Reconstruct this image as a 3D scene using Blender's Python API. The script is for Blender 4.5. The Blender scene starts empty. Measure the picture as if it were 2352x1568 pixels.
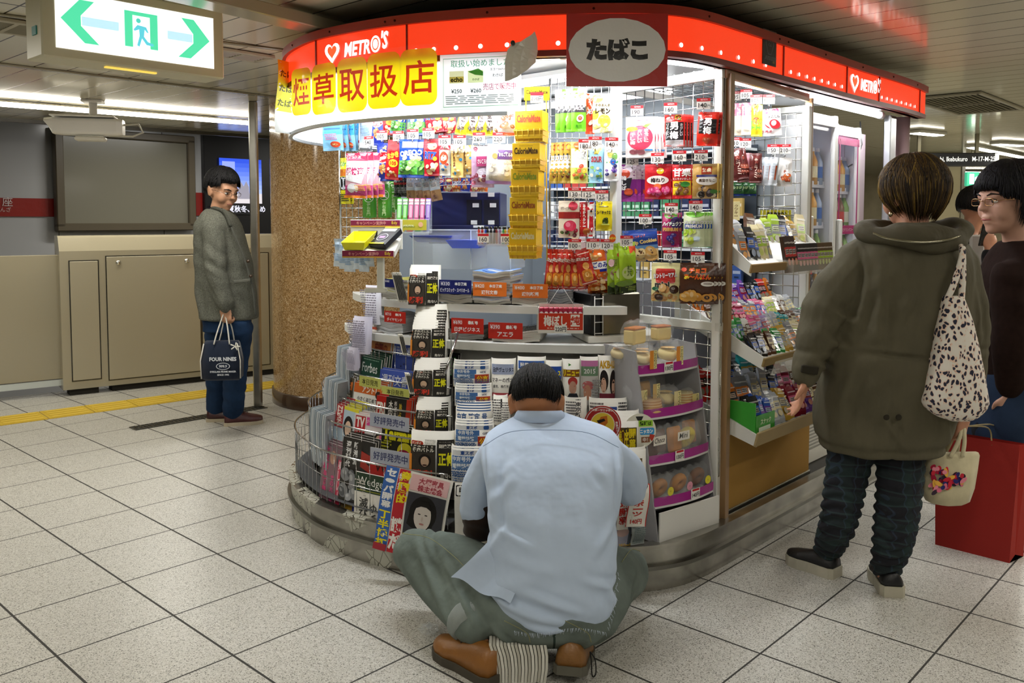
import bpy, math, random
import numpy as np
from mathutils import Vector
from mathutils.geometry import tessellate_polygon
S = bpy.context.scene
LINK = S.collection.objects.link
PI = math.pi
# ---------------------------------------------------------------- camera, world, exposure
CAMH, PITCH, FPX, PCX, PCY = 1.38, 0.0598, 1979.27, 1176.0, 624.2
cd = bpy.data.cameras.new('camera'); co = bpy.data.objects.new('camera', cd); LINK(co)
co.location = (0, 0, CAMH); co.rotation_euler = (PI/2 - PITCH, 0, 0)
cd.sensor_width = 36; cd.lens = FPX/2352*36; cd.shift_y = -(784-PCY)/2352
cd.clip_start = .05; cd.clip_end = 200
S.camera = co
S.view_settings.view_transform = 'Standard'; S.view_settings.look = 'None'
S.view_settings.exposure = 0.0; S.view_settings.gamma = 1.0; S.view_settings.use_curve_mapping = False
w = bpy.data.worlds.new('world'); S.world = w; w.use_nodes = True
w.node_tree.nodes['Background'].inputs[0].default_value = (1.0, .97, .90, 1)
w.node_tree.nodes['Background'].inputs[1].default_value = 0.30
S.cycles.max_bounces = 6; S.cycles.diffuse_bounces = 3; S.cycles.glossy_bounces = 3; S.cycles.adaptive_threshold = .06
S.cycles.transmission_bounces = 3; S.cycles.transparent_max_bounces = 12
S.cycles.caustics_reflective = False; S.cycles.caustics_refractive = False
S.cycles.sample_clamp_indirect = 6.0

CEIL = 2.24
def light(name, loc, size, power, col=(1, .97, .9), rot=(0, 0, 0), sy=None):
    l = bpy.data.lights.new(name, 'AREA'); l.energy = power; l.color = col
    l.shape = 'RECTANGLE'; l.size = size; l.size_y = sy or size
    o = bpy.data.objects.new(name, l); LINK(o); o.location = loc; o.rotation_euler = rot
    return o
U_ANG = math.radians(47.1)
# concourse ceiling lamps; the last few are fixtureless, added to brighten platform and passage
ROOM_LAMPS = [(-1.9, 1.2), (0.3, 0.6), (2.6, 1.5), (-3.6, 3.4), (3.6, 3.3), (-2.2, -1.2), (1.5, -1.4), (4.6, 5.6), (-1.9, 4.6), (5.5, 8.5)]
for i, (x, y) in enumerate(ROOM_LAMPS):
    light('ceiling_or_fill_light', (x, y, CEIL-.045), 1.15, 15 if y < 3.2 else 26 if x < 4 else 60, (1, .955, .86), (0, 0, U_ANG), .16)

# ---------------------------------------------------------------- pixel <-> place helpers (to read positions off the photo)
def ray(u, v):
    x = (u-PCX)/FPX; y = -(v-PCY)/FPX
    c, s = math.cos(PITCH), math.sin(PITCH)
    return np.array([x, c+y*s, -s+y*c])
def atY(u, v, Y):
    d = ray(u, v); return d*(Y/d[1]) + np.array([0, 0, CAMH])
def atz(u, v, z):
    d = ray(u, v); return d*((z-CAMH)/d[2]) + np.array([0, 0, CAMH])
CU, SU = math.cos(U_ANG), math.sin(U_ANG)
def K(u, n, z): return np.array([CU*u-SU*n, SU*u+CU*n, z])      # kiosk frame: u along its side, n across
YF, YS = U_ANG-PI/2, U_ANG                                       # yaw of things facing the kiosk's front / side
# ---------------------------------------------------------------- colours and finishes
def lin(h):
    h = h.lstrip('#'); c = [int(h[i:i+2], 16)/255 for i in (0, 2, 4)]
    return tuple((x/12.92 if x <= .04045 else ((x+.055)/1.055)**2.4) for x in c)
MATS = {}
def nt(name):
    m = bpy.data.materials.new(name); m.use_nodes = True
    return m, m.node_tree, m.node_tree.nodes['Principled BSDF']
def N(t, k, **kw):
    n = t.nodes.new(k)
    for a, b in kw.items():
        if a[0] == '_': n.inputs[int(a[1:])].default_value = b
        else: setattr(n, a, b)
    return n
def setup(m, t, b, rough, metal=0, spec=.5, coat=0, bump=None, noise=None, trans=0, alpha=1, emit=0, sheen=0):
    a = N(t, 'ShaderNodeAttribute', attribute_name='Col')
    col = a.outputs['Color']
    if noise:
        sc, amt = noise
        nz = N(t, 'ShaderNodeTexNoise'); nz.inputs['Scale'].default_value = sc; nz.inputs['Detail'].default_value = 5
        tc = N(t, 'ShaderNodeTexCoord'); t.links.new(tc.outputs['Object'], nz.inputs['Vector'])
        mr = N(t, 'ShaderNodeMapRange'); mr.inputs[1].default_value = .3; mr.inputs[2].default_value = .7
        mr.inputs[3].default_value = 1-amt; mr.inputs[4].default_value = 1+amt
        t.links.new(nz.outputs[0], mr.inputs[0])
        vm = N(t, 'ShaderNodeVectorMath', operation='SCALE'); t.links.new(col, vm.inputs[0]); t.links.new(mr.outputs[0], vm.inputs['Scale'])
        col = vm.outputs[0]
    t.links.new(col, b.inputs['Base Color'])
    b.inputs['Roughness'].default_value = rough; b.inputs['Metallic'].default_value = metal
    b.inputs['Specular IOR Level'].default_value = spec
    if coat: b.inputs['Coat Weight'].default_value = coat; b.inputs['Coat Roughness'].default_value = .12
    if trans: b.inputs['Transmission Weight'].default_value = trans
    if alpha < 1: b.inputs['Alpha'].default_value = alpha
    if sheen: b.inputs['Sheen Weight'].default_value = sheen
    if emit: t.links.new(a.outputs['Color'], b.inputs['Emission Color']); b.inputs['Emission Strength'].default_value = emit
    if bump:
        sc, st, dist = bump[:3]
        nz = N(t, 'ShaderNodeTexNoise'); nz.inputs['Scale'].default_value = sc; nz.inputs['Detail'].default_value = 3
        tc = N(t, 'ShaderNodeTexCoord')
        if len(bump) > 3:
            mp = N(t, 'ShaderNodeMapping'); mp.inputs['Scale'].default_value = bump[3]
            t.links.new(tc.outputs['Object'], mp.inputs[0]); t.links.new(mp.outputs[0], nz.inputs['Vector'])
        else: t.links.new(tc.outputs['Object'], nz.inputs['Vector'])
        bp = N(t, 'ShaderNodeBump'); bp.inputs['Strength'].default_value = st; bp.inputs['Distance'].default_value = dist
        t.links.new(nz.outputs[0], bp.inputs['Height']); t.links.new(bp.outputs[0], b.inputs['Normal'])
FIN = dict(
    paper=dict(rough=.62, spec=.3, bump=(26, .25, .004)),
    gloss=dict(rough=.28, spec=.5, bump=(18, .3, .006)),
    plastic=dict(rough=.24, spec=.5, coat=.12, bump=(34, .5, .006)),
    matte=dict(rough=.8, spec=.25, noise=(6, .05)),
    paint=dict(rough=.38, spec=.5, noise=(3, .04)),
    lacquer=dict(rough=.25, spec=.5, coat=.6),
    cloth=dict(rough=.92, spec=.15, sheen=.15, noise=(22, .10), bump=(300, .3, .001)),
    denim=dict(rough=.9, spec=.15, noise=(9, .22), bump=(420, .5, .001)),
    steel=dict(rough=.28, metal=1, noise=(14, .10), bump=(5, .15, .004)),
    chrome=dict(rough=.14, metal=1),
    skin=dict(rough=.5, spec=.4, noise=(12, .07)),
    hair=dict(rough=.6, spec=.25, noise=(30, .3), bump=(60, .9, .006, (3, 3, .5))),
    leather=dict(rough=.42, spec=.5, noise=(25, .12), bump=(90, .4, .002)),
    rubber=dict(rough=.7, spec=.3, noise=(18, .08)),
    glass=dict(rough=.03, spec=.5, alpha=.05),
    acryl=dict(rough=.05, spec=.6, alpha=.22),
    film=dict(rough=.08, spec=.7, alpha=.13, bump=(30, .9, .012)),
    backlit=dict(rough=.2, spec=.5),
    glow=dict(rough=.5, emit=1.0),
    glow2=dict(rough=.4, emit=2.2),
    lamp=dict(rough=.5, emit=14.0),
)
def fin(k):
    if k in MATS: return MATS[k]
    m, t, b = nt('finish_'+k); setup(m, t, b, **FIN[k]); MATS[k] = m
    if k == 'backlit':           # thin translucent film print
        tr = N(t, 'ShaderNodeBsdfTranslucent'); mx = N(t, 'ShaderNodeMixShader'); mx.inputs[0].default_value = .6; a = [n for n in t.nodes if n.type == 'ATTRIBUTE'][0]
        t.links.new(a.outputs[0], tr.inputs[0]); t.links.new(b.outputs[0], mx.inputs[1]); t.links.new(tr.outputs[0], mx.inputs[2]); t.links.new(mx.outputs[0], t.nodes['Material Output'].inputs[0])
    return m
# ---------------------------------------------------------------- mesh builder
def rotz(a): c, s = math.cos(a), math.sin(a); return np.array([[c, -s, 0], [s, c, 0], [0, 0, 1.]])
def rotx(a): c, s = math.cos(a), math.sin(a); return np.array([[1., 0, 0], [0, c, -s], [0, s, c]])
def roty(a): c, s = math.cos(a), math.sin(a); return np.array([[c, 0, s], [0, 1., 0], [-s, 0, c]])
I3 = np.eye(3)
class MB:
    def __init__(s, col='#ffffff', fn='paint'):
        s.v = []; s.f = []; s.c = []; s.m = []; s.sm = []; s.n = 0; s.col = col; s.fn = fn; s.keys = []
        s.R = I3; s.t = np.zeros(3)
    def frame(s, t=(0, 0, 0), R=I3): s.t = np.array(t, float); s.R = R; return s
    def add(s, v, f, col=None, fn=None, smooth=False):
        v = np.asarray(v, float)@s.R.T + s.t
        fn = fn or s.fn
        if fn not in s.keys: s.keys.append(fn)
        k = s.keys.index(fn); c = lin(col or s.col)
        s.v.append(v); s.f += [tuple(int(i)+s.n for i in q) for q in f]
        s.c += [c]*len(f); s.m += [k]*len(f); s.sm += [smooth]*len(f); s.n += len(v)
        return s
    def box(s, c, d, col=None, fn=None, R=None, b=0.0):
        d = np.array(d, float)/2; c = np.array(c, float)
        if b > 0:
            b = min(b, d.min()*.9); V = []; idx = {}
            for sx in (-1, 1):
                for sy in (-1, 1):
                    for sz in (-1, 1):
                        for a in range(3):
                            p = d-b; p = p.copy(); p[a] = d[a]
                            idx[(sx, sy, sz, a)] = len(V); V.append(p*np.array([sx, sy, sz]))
            F = []
            for a in range(3):
                o = [x for x in range(3) if x != a]
                for sg in (-1, 1):
                    q = []
                    for (p1, p2) in ((-1, -1), (1, -1), (1, 1), (-1, 1)):
                        k = [0, 0, 0]; k[a] = sg; k[o[0]] = p1; k[o[1]] = p2; q.append(idx[(*k, a)])
                    F.append(q)
            for a in range(3):
                o = [x for x in range(3) if x != a]
                for p1 in (-1, 1):
                    for p2 in (-1, 1):
                        k0 = [0]*3; k1 = [0]*3; k0[a] = -1; k1[a] = 1
                        for k in (k0, k1): k[o[0]] = p1; k[o[1]] = p2
                        F.append([idx[(*k0, o[0])], idx[(*k1, o[0])], idx[(*k1, o[1])], idx[(*k0, o[1])]])
            for sx in (-1, 1):
                for sy in (-1, 1):
                    for sz in (-1, 1): F.append([idx[(sx, sy, sz, 0)], idx[(sx, sy, sz, 1)], idx[(sx, sy, sz, 2)]])
            V = np.array(V)
        else:
            V = np.array([[x, y, z] for x in (-1, 1) for y in (-1, 1) for z in (-1, 1)])*d
            F = [(0, 1, 3, 2), (4, 6, 7, 5), (0, 4, 5, 1), (2, 3, 7, 6), (0, 2, 6, 4), (1, 5, 7, 3)]
        if R is not None: V = V@R.T
        return s.add(V+c, F, col, fn)
    def quad(s, pts, col=None, fn=None): return s.add(pts, [tuple(range(len(pts)))], col, fn)
    def tube(s, pts, r, n=8, col=None, fn=None, closed=False, cap=True, flat=1.0):
        P = np.asarray(pts, float); m = len(P); r = np.broadcast_to(np.asarray(r, float), (m,))
        T = np.gradient(P, axis=0) if not closed else np.roll(P, -1, 0)-np.roll(P, 1, 0)
        T /= np.linalg.norm(T, axis=1)[:, None]+1e-12
        up = np.array([0, 0, 1.]) if abs(T[0][2]) < .9 else np.array([1., 0, 0])
        a = np.cross(T[0], up); a /= np.linalg.norm(a); V = []
        for i in range(m):
            a = a-T[i]*(a@T[i]); a /= np.linalg.norm(a)+1e-12; b = np.cross(T[i], a)
            for k in range(n):
                th = 2*PI*k/n; V.append(P[i]+r[i]*(math.cos(th)*a*flat+math.sin(th)*b))
        F = []
        for i in range(m if closed else m-1):
            j = (i+1) % m
            for k in range(n): F.append((i*n+k, i*n+(k+1) % n, j*n+(k+1) % n, j*n+k))
        if cap and not closed: F += [tuple(range(n))[::-1], tuple((m-1)*n+k for k in range(n))]
        return s.add(V, F, col, fn, True)
    def lathe(s, prof, n=24, c=(0, 0, 0), col=None, fn=None, sx=1, sy=1, smooth=True):
        V = []; F = []; m = len(prof)
        for r, z in prof:
            for k in range(n): V.append((c[0]+r*sx*math.cos(2*PI*k/n), c[1]+r*sy*math.sin(2*PI*k/n), c[2]+z))
        for i in range(m-1):
            for k in range(n): F.append((i*n+k, i*n+(k+1) % n, (i+1)*n+(k+1) % n, (i+1)*n+k))
        return s.add(V, F, col, fn, smooth)
    def grid(s, f, nu, nv, col=None, fn=None, smooth=True, wrap=False):
        V = [f(i/nu, j/nv) for j in range(nv+1) for i in range(nu+(0 if wrap else 1))]
        w_ = nu if wrap else nu+1
        F = [(j*w_+i, j*w_+(i+1) % w_, (j+1)*w_+(i+1) % w_, (j+1)*w_+i) for j in range(nv) for i in range(nu)]
        return s.add(V, F, col, fn, smooth)
    def loft(s, secs, col=None, fn=None, cap=True, smooth=True, closed=True):
        n = len(secs[0]); V = np.concatenate([np.asarray(q, float) for q in secs]); F = []
        for i in range(len(secs)-1):
            for k in range(n if closed else n-1): F.append((i*n+k, i*n+(k+1) % n, (i+1)*n+(k+1) % n, (i+1)*n+k))
        if cap: F += [tuple(range(n))[::-1], tuple((len(secs)-1)*n+k for k in range(n))]
        return s.add(V, F, col, fn, smooth)
    def prism(s, poly, z0, z1, col=None, fn=None, cap=True):      # vertical prism from xy outline
        n = len(poly); V = [(x, y, z0) for x, y in poly]+[(x, y, z1) for x, y in poly]
        F = [(k, (k+1) % n, n+(k+1) % n, n+k) for k in range(n)]
        if cap: F += [tuple(range(n))[::-1], tuple(range(n, 2*n))]
        return s.add(V, F, col, fn)
    def mesh(s, name):
        me = bpy.data.meshes.new(name)
        V = np.concatenate(s.v) if s.v else np.zeros((0, 3))
        me.from_pydata(V.tolist(), [], s.f)
        for k in s.keys: me.materials.append(fin(k) if isinstance(k, str) else k)
        me.polygons.foreach_set('material_index', s.m); me.polygons.foreach_set('use_smooth', s.sm)
        at = me.attributes.new('Col', 'FLOAT_COLOR', 'FACE')
        at.data.foreach_set('color', [x for c in s.c for x in (*c, 1.)])
        me.validate(); me.update(); return me
    def build(s, name, parent=None, loc=None, R=None, label=None, cat=None, group=None, kind=None):
        o = bpy.data.objects.new(name, s.mesh(name)); LINK(o)
        if parent is not None: o.parent = parent
        if loc is not None: o.location = tuple(loc)
        if R is not None: o.rotation_euler = R
        return tag(o, label, cat, group, kind)
def tag(o, label=None, cat=None, group=None, kind=None):
    if label: o['label'] = label
    if cat: o['category'] = cat
    if group: o['group'] = group
    if kind: o['kind'] = kind
    return o
def thing(name, label, cat, loc=(0, 0, 0), rz=0, group=None):
    o = bpy.data.objects.new(name, None); LINK(o); o.empty_display_size = .05
    o.location = tuple(loc); o.rotation_euler = (0, 0, rz)
    return tag(o, label, cat, group)
def dup(o, loc=None, rot=None, label=None, group=None, parent=None, scale=None):
    c = o.copy(); LINK(c); c.parent = parent
    for ch in list(o.children): dup(ch, parent=c)
    if loc is not None: c.location = tuple(loc)
    if rot is not None: c.rotation_euler = rot
    if scale is not None: c.scale = scale
    if label: c['label'] = label
    if group: c['group'] = group
    return c
# ---------------------------------------------------------------- printed matter: flat shapes and lettering as triangles
_tc = bpy.data.curves.new('lettering', 'FONT'); _to = bpy.data.objects.new('lettering', _tc); TCACHE = {}
_tc.resolution_u = 2
def glyphs(s, bold):
    bold = min(bold, .034 if any('\u4e00' <= c <= '\u9fff' for c in s) else .055) if bold < .085 else min(bold, .075)
    k = (s, bold)
    if k not in TCACHE:
        _tc.body = s; _tc.offset = bold; me = _to.to_mesh(); me.calc_loop_triangles()
        V = np.zeros(len(me.vertices)*3); me.vertices.foreach_get('co', V); V = V.reshape(-1, 3)[:, :2]
        Tn = np.zeros(len(me.loop_triangles)*3, int); me.loop_triangles.foreach_get('vertices', Tn)
        _to.to_mesh_clear(); T = V[Tn.reshape(-1, 3)] if len(Tn) else np.zeros((0, 3, 2))
        TCACHE[k] = T
    return TCACHE[k]
def T_text(s, cx, cy, h, w=None, bold=.012, rot=0, fit=False, vert=False, shear=0):
    if vert:
        m = len(s); step = h/m
        return np.concatenate([T_text(c, cx, cy+h/2-step*(i+.5), step*.92, w, bold, 0, True) for i, c in enumerate(s) if c != ' '])
    T = glyphs(s, bold)
    if not len(T): return T
    a = T.reshape(-1, 2); lo, hi = a.min(0), a.max(0); sz = np.maximum(hi-lo, 1e-6)
    ky = h/max(sz[1], .55); kx = ky
    if w and (fit or sz[0]*kx > w): kx = w/sz[0]
    P = (T-(lo+hi)/2)*np.array([kx, ky])
    if shear: P = P.copy(); P[..., 0] += P[..., 1]*shear
    if rot: c, s_ = math.cos(rot), math.sin(rot); P = P@np.array([[c, s_], [-s_, c]])
    return P+np.array([cx, cy])
def T_poly(pts):
    t = tessellate_polygon([[Vector((x, y, 0)) for x, y in pts]]); P = np.array(pts, float)
    return P[np.array(t)]
def T_rect(x0, y0, x1, y1): return T_poly([(x0, y0), (x1, y0), (x1, y1), (x0, y1)])
def ellpts(cx, cy, rx, ry, n=22, rot=0, a0=0):
    c, s = math.cos(rot), math.sin(rot); o = []
    for k in range(n):
        t = a0+2*PI*k/n; x, y = rx*math.cos(t), ry*math.sin(t); o.append((cx+x*c-y*s, cy+x*s+y*c))
    return o
def T_ell(*a, **k): return T_poly(ellpts(*a, **k))
def rrect(x0, y0, x1, y1, r, n=5):
    o = []
    for cx, cy, a in ((x1-r, y1-r, 0), (x0+r, y1-r, PI/2), (x0+r, y0+r, PI), (x1-r, y0+r, 3*PI/2)):
        o += [(cx+r*math.cos(a+PI/2*k/n), cy+r*math.sin(a+PI/2*k/n)) for k in range(n+1)]
    return o
def art(w, h, spec):
    """spec in fractions of w,h about the centre -> [(triangles, colour)]"""
    o = []; m = min(w, h)
    for q in spec:
        k = q[0]
        if k == 'r': o.append((T_rect(q[1]*w, q[2]*h, q[3]*w, q[4]*h), q[5]))
        elif k == 'e': o.append((T_ell(q[1]*w, q[2]*h, q[3]*w, q[4]*h, rot=(q[6] if len(q) > 6 else 0)), q[5]))
        elif k == 'R': o.append((T_poly(rrect(q[1]*w, q[2]*h, q[3]*w, q[4]*h, q[6]*m)), q[5]))
        elif k == 'p': o.append((T_poly([(x*w, y*h) for x, y in q[1]]), q[2]))
        elif k in 'tvo':
            s_, cx, cy, hh, col = q[1:6]; d = dict(q[6]) if len(q) > 6 else {}
            oc = d.pop('oc', None); ow = d.pop('ow', .06)
            if 'w' in d: d['w'] *= w
            if k == 'v': d['vert'] = True
            bd = d.pop('bold', .02)
            if oc: o.append((T_text(s_, cx*w, cy*h, hh*h*1.06, bold=bd+ow, **d), oc))
            o.append((T_text(s_, cx*w, cy*h, hh*h, bold=bd, **d), col))
        elif k == 'b':                                  # scattered pieces of food, ('b', n, seed, x0,y0,x1,y1, size, colours)
            rnd = random.Random(q[2])
            for i in range(q[1]):
                r = q[7]*rnd.uniform(.7, 1.2)*m; x = rnd.uniform(q[3], q[5])*w; y = rnd.uniform(q[4], q[6])*h
                a = rnd.uniform(0, PI); c = rnd.choice(q[8]); e = rnd.uniform(.6, .95)
                o.append((T_ell(x, y, r, r*e, n=12, rot=a), c))
                o.append((T_ell(x-r*.2, y+r*.25, r*.45, r*.3, n=8, rot=a), mix(c, '#ffffff', .35)))
        elif k == 'l':                                  # lines of small unreadable print
            x0, y0, x1, y1, nl, col = q[1:7]; rnd = random.Random(nl+int(x0*99))
            for i in range(nl):
                y = y0+(y1-y0)*(i+.5)/nl; hh = (y1-y0)/nl*.5; x = x0
                while x < x1-.01:
                    L = rnd.uniform(.05, .2)*(x1-x0)
                    o.append((T_rect(x*w, (y-hh/2)*h, min(x+L, x1)*w, (y+hh/2)*h), col)); x += L+.03*(x1-x0)
    return o
def mix(a, b, t):
    a = a.lstrip('#'); b = b.lstrip('#')
    return '#'+''.join('%02x' % int(int(a[i:i+2], 16)*(1-t)+int(b[i:i+2], 16)*t) for i in (0, 2, 4))
def split(T, L):
    out = []
    for _ in range(7):
        if not len(T): break
        e = np.stack([np.linalg.norm(T[:, (k+1) % 3]-T[:, k], axis=1) for k in range(3)], 1)
        mx = e.max(1); ok = mx <= L; out.append(T[ok]); T = T[~ok]; e = e[~ok]
        if not len(T): break
        k = e.argmax(1); i = np.arange(len(T)); a, b, c = T[i, k], T[i, (k+1) % 3], T[i, (k+2) % 3]; m = (a+b)/2
        T = np.concatenate([np.stack([a, m, c], 1), np.stack([m, b, c], 1)])
    if len(T): out.append(T)
    return np.concatenate(out) if out else T
def flat(y=0.0):                       # art on the plane y, facing -y
    return lambda P, e: np.stack([P[:, 0], np.full(len(P), y)-e, P[:, 1]], 1)
def put(mb, A, mp, L=None, e0=.0006, de=.0003, fn=None, clip=None):
    for i, (T, c) in enumerate(A):
        if not len(T): continue
        if clip is not None:
            T = T.copy(); T[..., 0] = np.clip(T[..., 0], clip[0], clip[2]); T[..., 1] = np.clip(T[..., 1], clip[1], clip[3])
        if L: T = split(T, L)
        P = mp(T.reshape(-1, 2), e0+de*i)
        mb.add(P, [(3*k, 3*k+1, 3*k+2) for k in range(len(T))], c, fn)
# ---------------------------------------------------------------- the kiosk's plan: its kerb outline, and insets of it
_ctrl = [(2.9, 5.9), (2.40, 5.045), (1.69, 4.275), (1.296, 3.85), (.89, 3.415), (.72, 3.245), (.60, 3.165), (.45, 3.125), (.20, 3.135), (-.12, 3.195),
         (-.456, 3.324), (-.759, 3.54), (-.917, 3.74), (-1.03, 3.97), (-1.075, 4.2), (-1.03, 4.48), (-.85, 4.78), (-.3, 5.40), (.5, 6.25)]
def crom(P, n=10):
    P = [np.array(p, float) for p in P]; o = []
    for i in range(1, len(P)-2):
        a, b, c, d = P[i-1:i+3]
        for k in range(n):
            t = k/n; o.append(.5*((2*b)+(c-a)*t+(2*a-5*b+4*c-d)*t*t+(3*b-a-3*c+d)*t**3))
    o.append(P[-2]); return np.array(o)
OUT = crom(_ctrl, 10)                                             # runs right (back) -> front -> left (back)
OUT = OUT[:, :2]
_T = np.gradient(OUT, axis=0); _T /= np.linalg.norm(_T, axis=1)[:, None]
NIN = np.stack([_T[:, 1], -_T[:, 0]], 1)                         # inward normal
if NIN[60] @ (np.array([.3, 5.]) - OUT[60]) < 0: NIN = -NIN
def inset(d): return OUT+NIN*d
def on(px, d, lo=None):
    """where the sight line through image column px meets the kiosk outline inset by d -> x, y, yaw of the tangent"""
    C = inset(d); s = C[:, 0]-(px-PCX)/FPX*(C[:, 1]*math.cos(PITCH)+.02); best = None
    for i in range(len(C)-1):
        if s[i]*s[i+1] <= 0 and s[i] != s[i+1]:
            t = s[i]/(s[i]-s[i+1]); p = C[i]+(C[i+1]-C[i])*t
            if best is None or p[1] < best[0][1]:
                tg = -(_T[i]); best = (p, math.atan2(-tg[1]*-1, tg[0]) if False else math.atan2(tg[1], tg[0]))
    if best is None: return on(px, d-.03)
    p, a = best
    if abs(a) > PI/2: a = a-PI if a > 0 else a+PI
    return p[0], p[1], a
def zat(v, Y, px=1176): return atY(px, v, Y)[2]
def M(x, y, z, yaw=0, tilt=0, roll=0): return np.array([x, y, z]), rotz(yaw)@roty(roll)@rotx(tilt)
def eul(yaw=0, tilt=0, roll=0): return (tilt, roll, yaw)
# ================================================================ THE STATION
def mth(t,op,a,b=None,c=None):
    n=t.nodes.new('ShaderNodeMath');n.operation=op
    for i,x in enumerate((a,b,c)):
        if x is None:continue
        if isinstance(x,(int,float)):n.inputs[i].default_value=x
        else:t.links.new(x,n.inputs[i])
    return n.outputs[0]
def uv_nodes(t,ox,oy,su,sn):
    g=N(t,'ShaderNodeNewGeometry');sp=N(t,'ShaderNodeSeparateXYZ');t.links.new(g.outputs['Position'],sp.inputs[0])
    x=mth(t,'SUBTRACT',sp.outputs[0],ox);y=mth(t,'SUBTRACT',sp.outputs[1],oy)
    u=mth(t,'MULTIPLY',mth(t,'ADD',mth(t,'MULTIPLY',x,CU),mth(t,'MULTIPLY',y,SU)),1/su)
    n=mth(t,'MULTIPLY',mth(t,'SUBTRACT',mth(t,'MULTIPLY',y,CU),mth(t,'MULTIPLY',x,SU)),1/sn)
    return g,u,n
def seam(t,c,wd):  # 1 on the seam, 0 elsewhere
    f=mth(t,'FRACT',mth(t,'ADD',c,100.0));e=mth(t,'MINIMUM',f,mth(t,'SUBTRACT',1.0,f))
    return mth(t,'LESS_THAN',e,wd)
def ramp(t,v,stops):
    r=N(t,'ShaderNodeValToRGB');el=r.color_ramp.elements
    while len(el)>1:el.remove(el[-1])
    el[0].position=stops[0][0];el[0].color=(*lin(stops[0][1]),1)
    for p,c in stops[1:]:e=el.new(p);e.color=(*lin(c),1)
    t.links.new(v,r.inputs[0]);return r.outputs[0]
def mixc(t,f,a,b):
    m=N(t,'ShaderNodeMix',data_type='RGBA')
    for i,x in((0,f),(6,a),(7,b)):
        if isinstance(x,(int,float)):m.inputs[i].default_value=x
        elif isinstance(x,str):m.inputs[i].default_value=(*lin(x),1)
        else:t.links.new(x,m.inputs[i])
    return m.outputs[2]
def noise(t,vec,sc,det=4):
    n=N(t,'ShaderNodeTexNoise');n.inputs['Scale'].default_value=sc;n.inputs['Detail'].default_value=det
    t.links.new(vec,n.inputs['Vector']);return n.outputs[0]
# floor: speckled terrazzo tiles, grid read off the photo
m,t,b=nt('terrazzo_tile')
g,fu,fn_=uv_nodes(t,-1.521,3.775,.3837,.4075)
P_=g.outputs['Position']
v0=N(t,'ShaderNodeTexVoronoi');v0.inputs['Scale'].default_value=330;t.links.new(P_,v0.inputs['Vector']);s0=N(t,'ShaderNodeSeparateColor');t.links.new(v0.outputs['Color'],s0.inputs[0])
sp=ramp(t,s0.outputs[0],[(0,'#4a4741'),(.07,'#5c5952'),(.10,'#9a978e'),(.3,'#b4b2aa'),(.6,'#bfbdb6'),(.85,'#cac8c2'),(1,'#dad8d3')])
sp=mixc(t,mth(t,'MULTIPLY',noise(t,P_,1.1,3),.35),sp,'#a8a597')
vr=N(t,'ShaderNodeTexVoronoi');vr.inputs['Scale'].default_value=105;t.links.new(P_,vr.inputs['Vector'])
sp=mixc(t,mth(t,'MULTIPLY',mth(t,'LESS_THAN',vr.outputs['Distance'],.20),mth(t,'GREATER_THAN',noise(t,P_,60,2),.48)),sp,'#4a4842')
sm_=mth(t,'MAXIMUM',seam(t,fu,.0105),seam(t,fn_,.008))
t.links.new(mixc(t,sm_,sp,'#2c2a26'),b.inputs['Base Color'])
t.links.new(mth(t,'ADD',mth(t,'MULTIPLY',sm_,.4),.34),b.inputs['Roughness'])
bp=N(t,'ShaderNodeBump');bp.inputs['Strength'].default_value=.5;bp.inputs['Distance'].default_value=.002
t.links.new(mth(t,'SUBTRACT',1.0,sm_),bp.inputs['Height']);t.links.new(bp.outputs[0],b.inputs['Normal'])
FLOOR=m
# the platform side reads a few degrees off the grid: lines are laid through points of the photo
YA,YB=atz(0,978,0),atz(580,898,0);GDIR=(YB-YA)/np.linalg.norm(YB-YA);GN=np.array([-GDIR[1],GDIR[0],0])
GA,GB=atz(265,890,.03),atz(465,869,.03);GD=(GB-GA);GD[2]=0;GD/=np.linalg.norm(GD);GNN=np.array([-GD[1],GD[0],0])
edge=GA+GNN*.25;edge[2]=0
mb=MB(fn=FLOOR)
L0,L1=edge-GD*12,edge+GD*40
R0,R1=L0-GNN*60,L1-GNN*60
mb.quad([L0,L1,R1,R0]);mb.quad([L0-[0,0,.15],L1-[0,0,.15],L1,L0])
mb.build('floor',kind='structure')
# track bed and the wall across it
mb=MB('#35332f','matte')
mb.quad([L0+GNN*.0-[0,0,1.2],L1-[0,0,1.2],L1+GNN*6-[0,0,1.2],L0+GNN*6-[0,0,1.2]])
mb.quad([L0-[0,0,.1],L1-[0,0,.1],L1-[0,0,1.2],L0-[0,0,1.2]])
mb.build('trim_1',kind='structure')
WO=K(0,10.4,0)
def Wp(px,v,out=0.0):  # point of the far wall plane seen at a pixel
    d=ray(px,v);nn=np.array([-SU,CU,0]);t_=(10.4-out)/(d@nn);return d*t_+np.array([0,0,CAMH])
def wallquad(mb,x0,y0,x1,y1,out,col,fn):
    a=Wp(x0,y0,out);b_=Wp(x1,y0,out);zt=a[2];zb=Wp(x0,y1,out)[2]
    mb.quad([(a[0],a[1],zb),(b_[0],b_[1],zb),(b_[0],b_[1],zt),(a[0],a[1],zt)],col,fn)
m,t,b=nt('wall_panel');g,wu,wn=uv_nodes(t,0,0,1.22,1)
b.inputs['Roughness'].default_value=.16;b.inputs['Specular IOR Level'].default_value=.6
t.links.new(mixc(t,seam(t,wu,.004),'#b0b1b2','#3a3a3a'),b.inputs['Base Color'])
mb=MB(fn=m);a,c=K(-6,10.4,-1.2),K(45,10.4,-1.2);mb.quad([a,c,c+[0,0,4.2],a+[0,0,4.2]]);mb.build('wall_left',kind='structure')
z1,z0=Wp(60,442)[2],Wp(60,495)[2]
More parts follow.
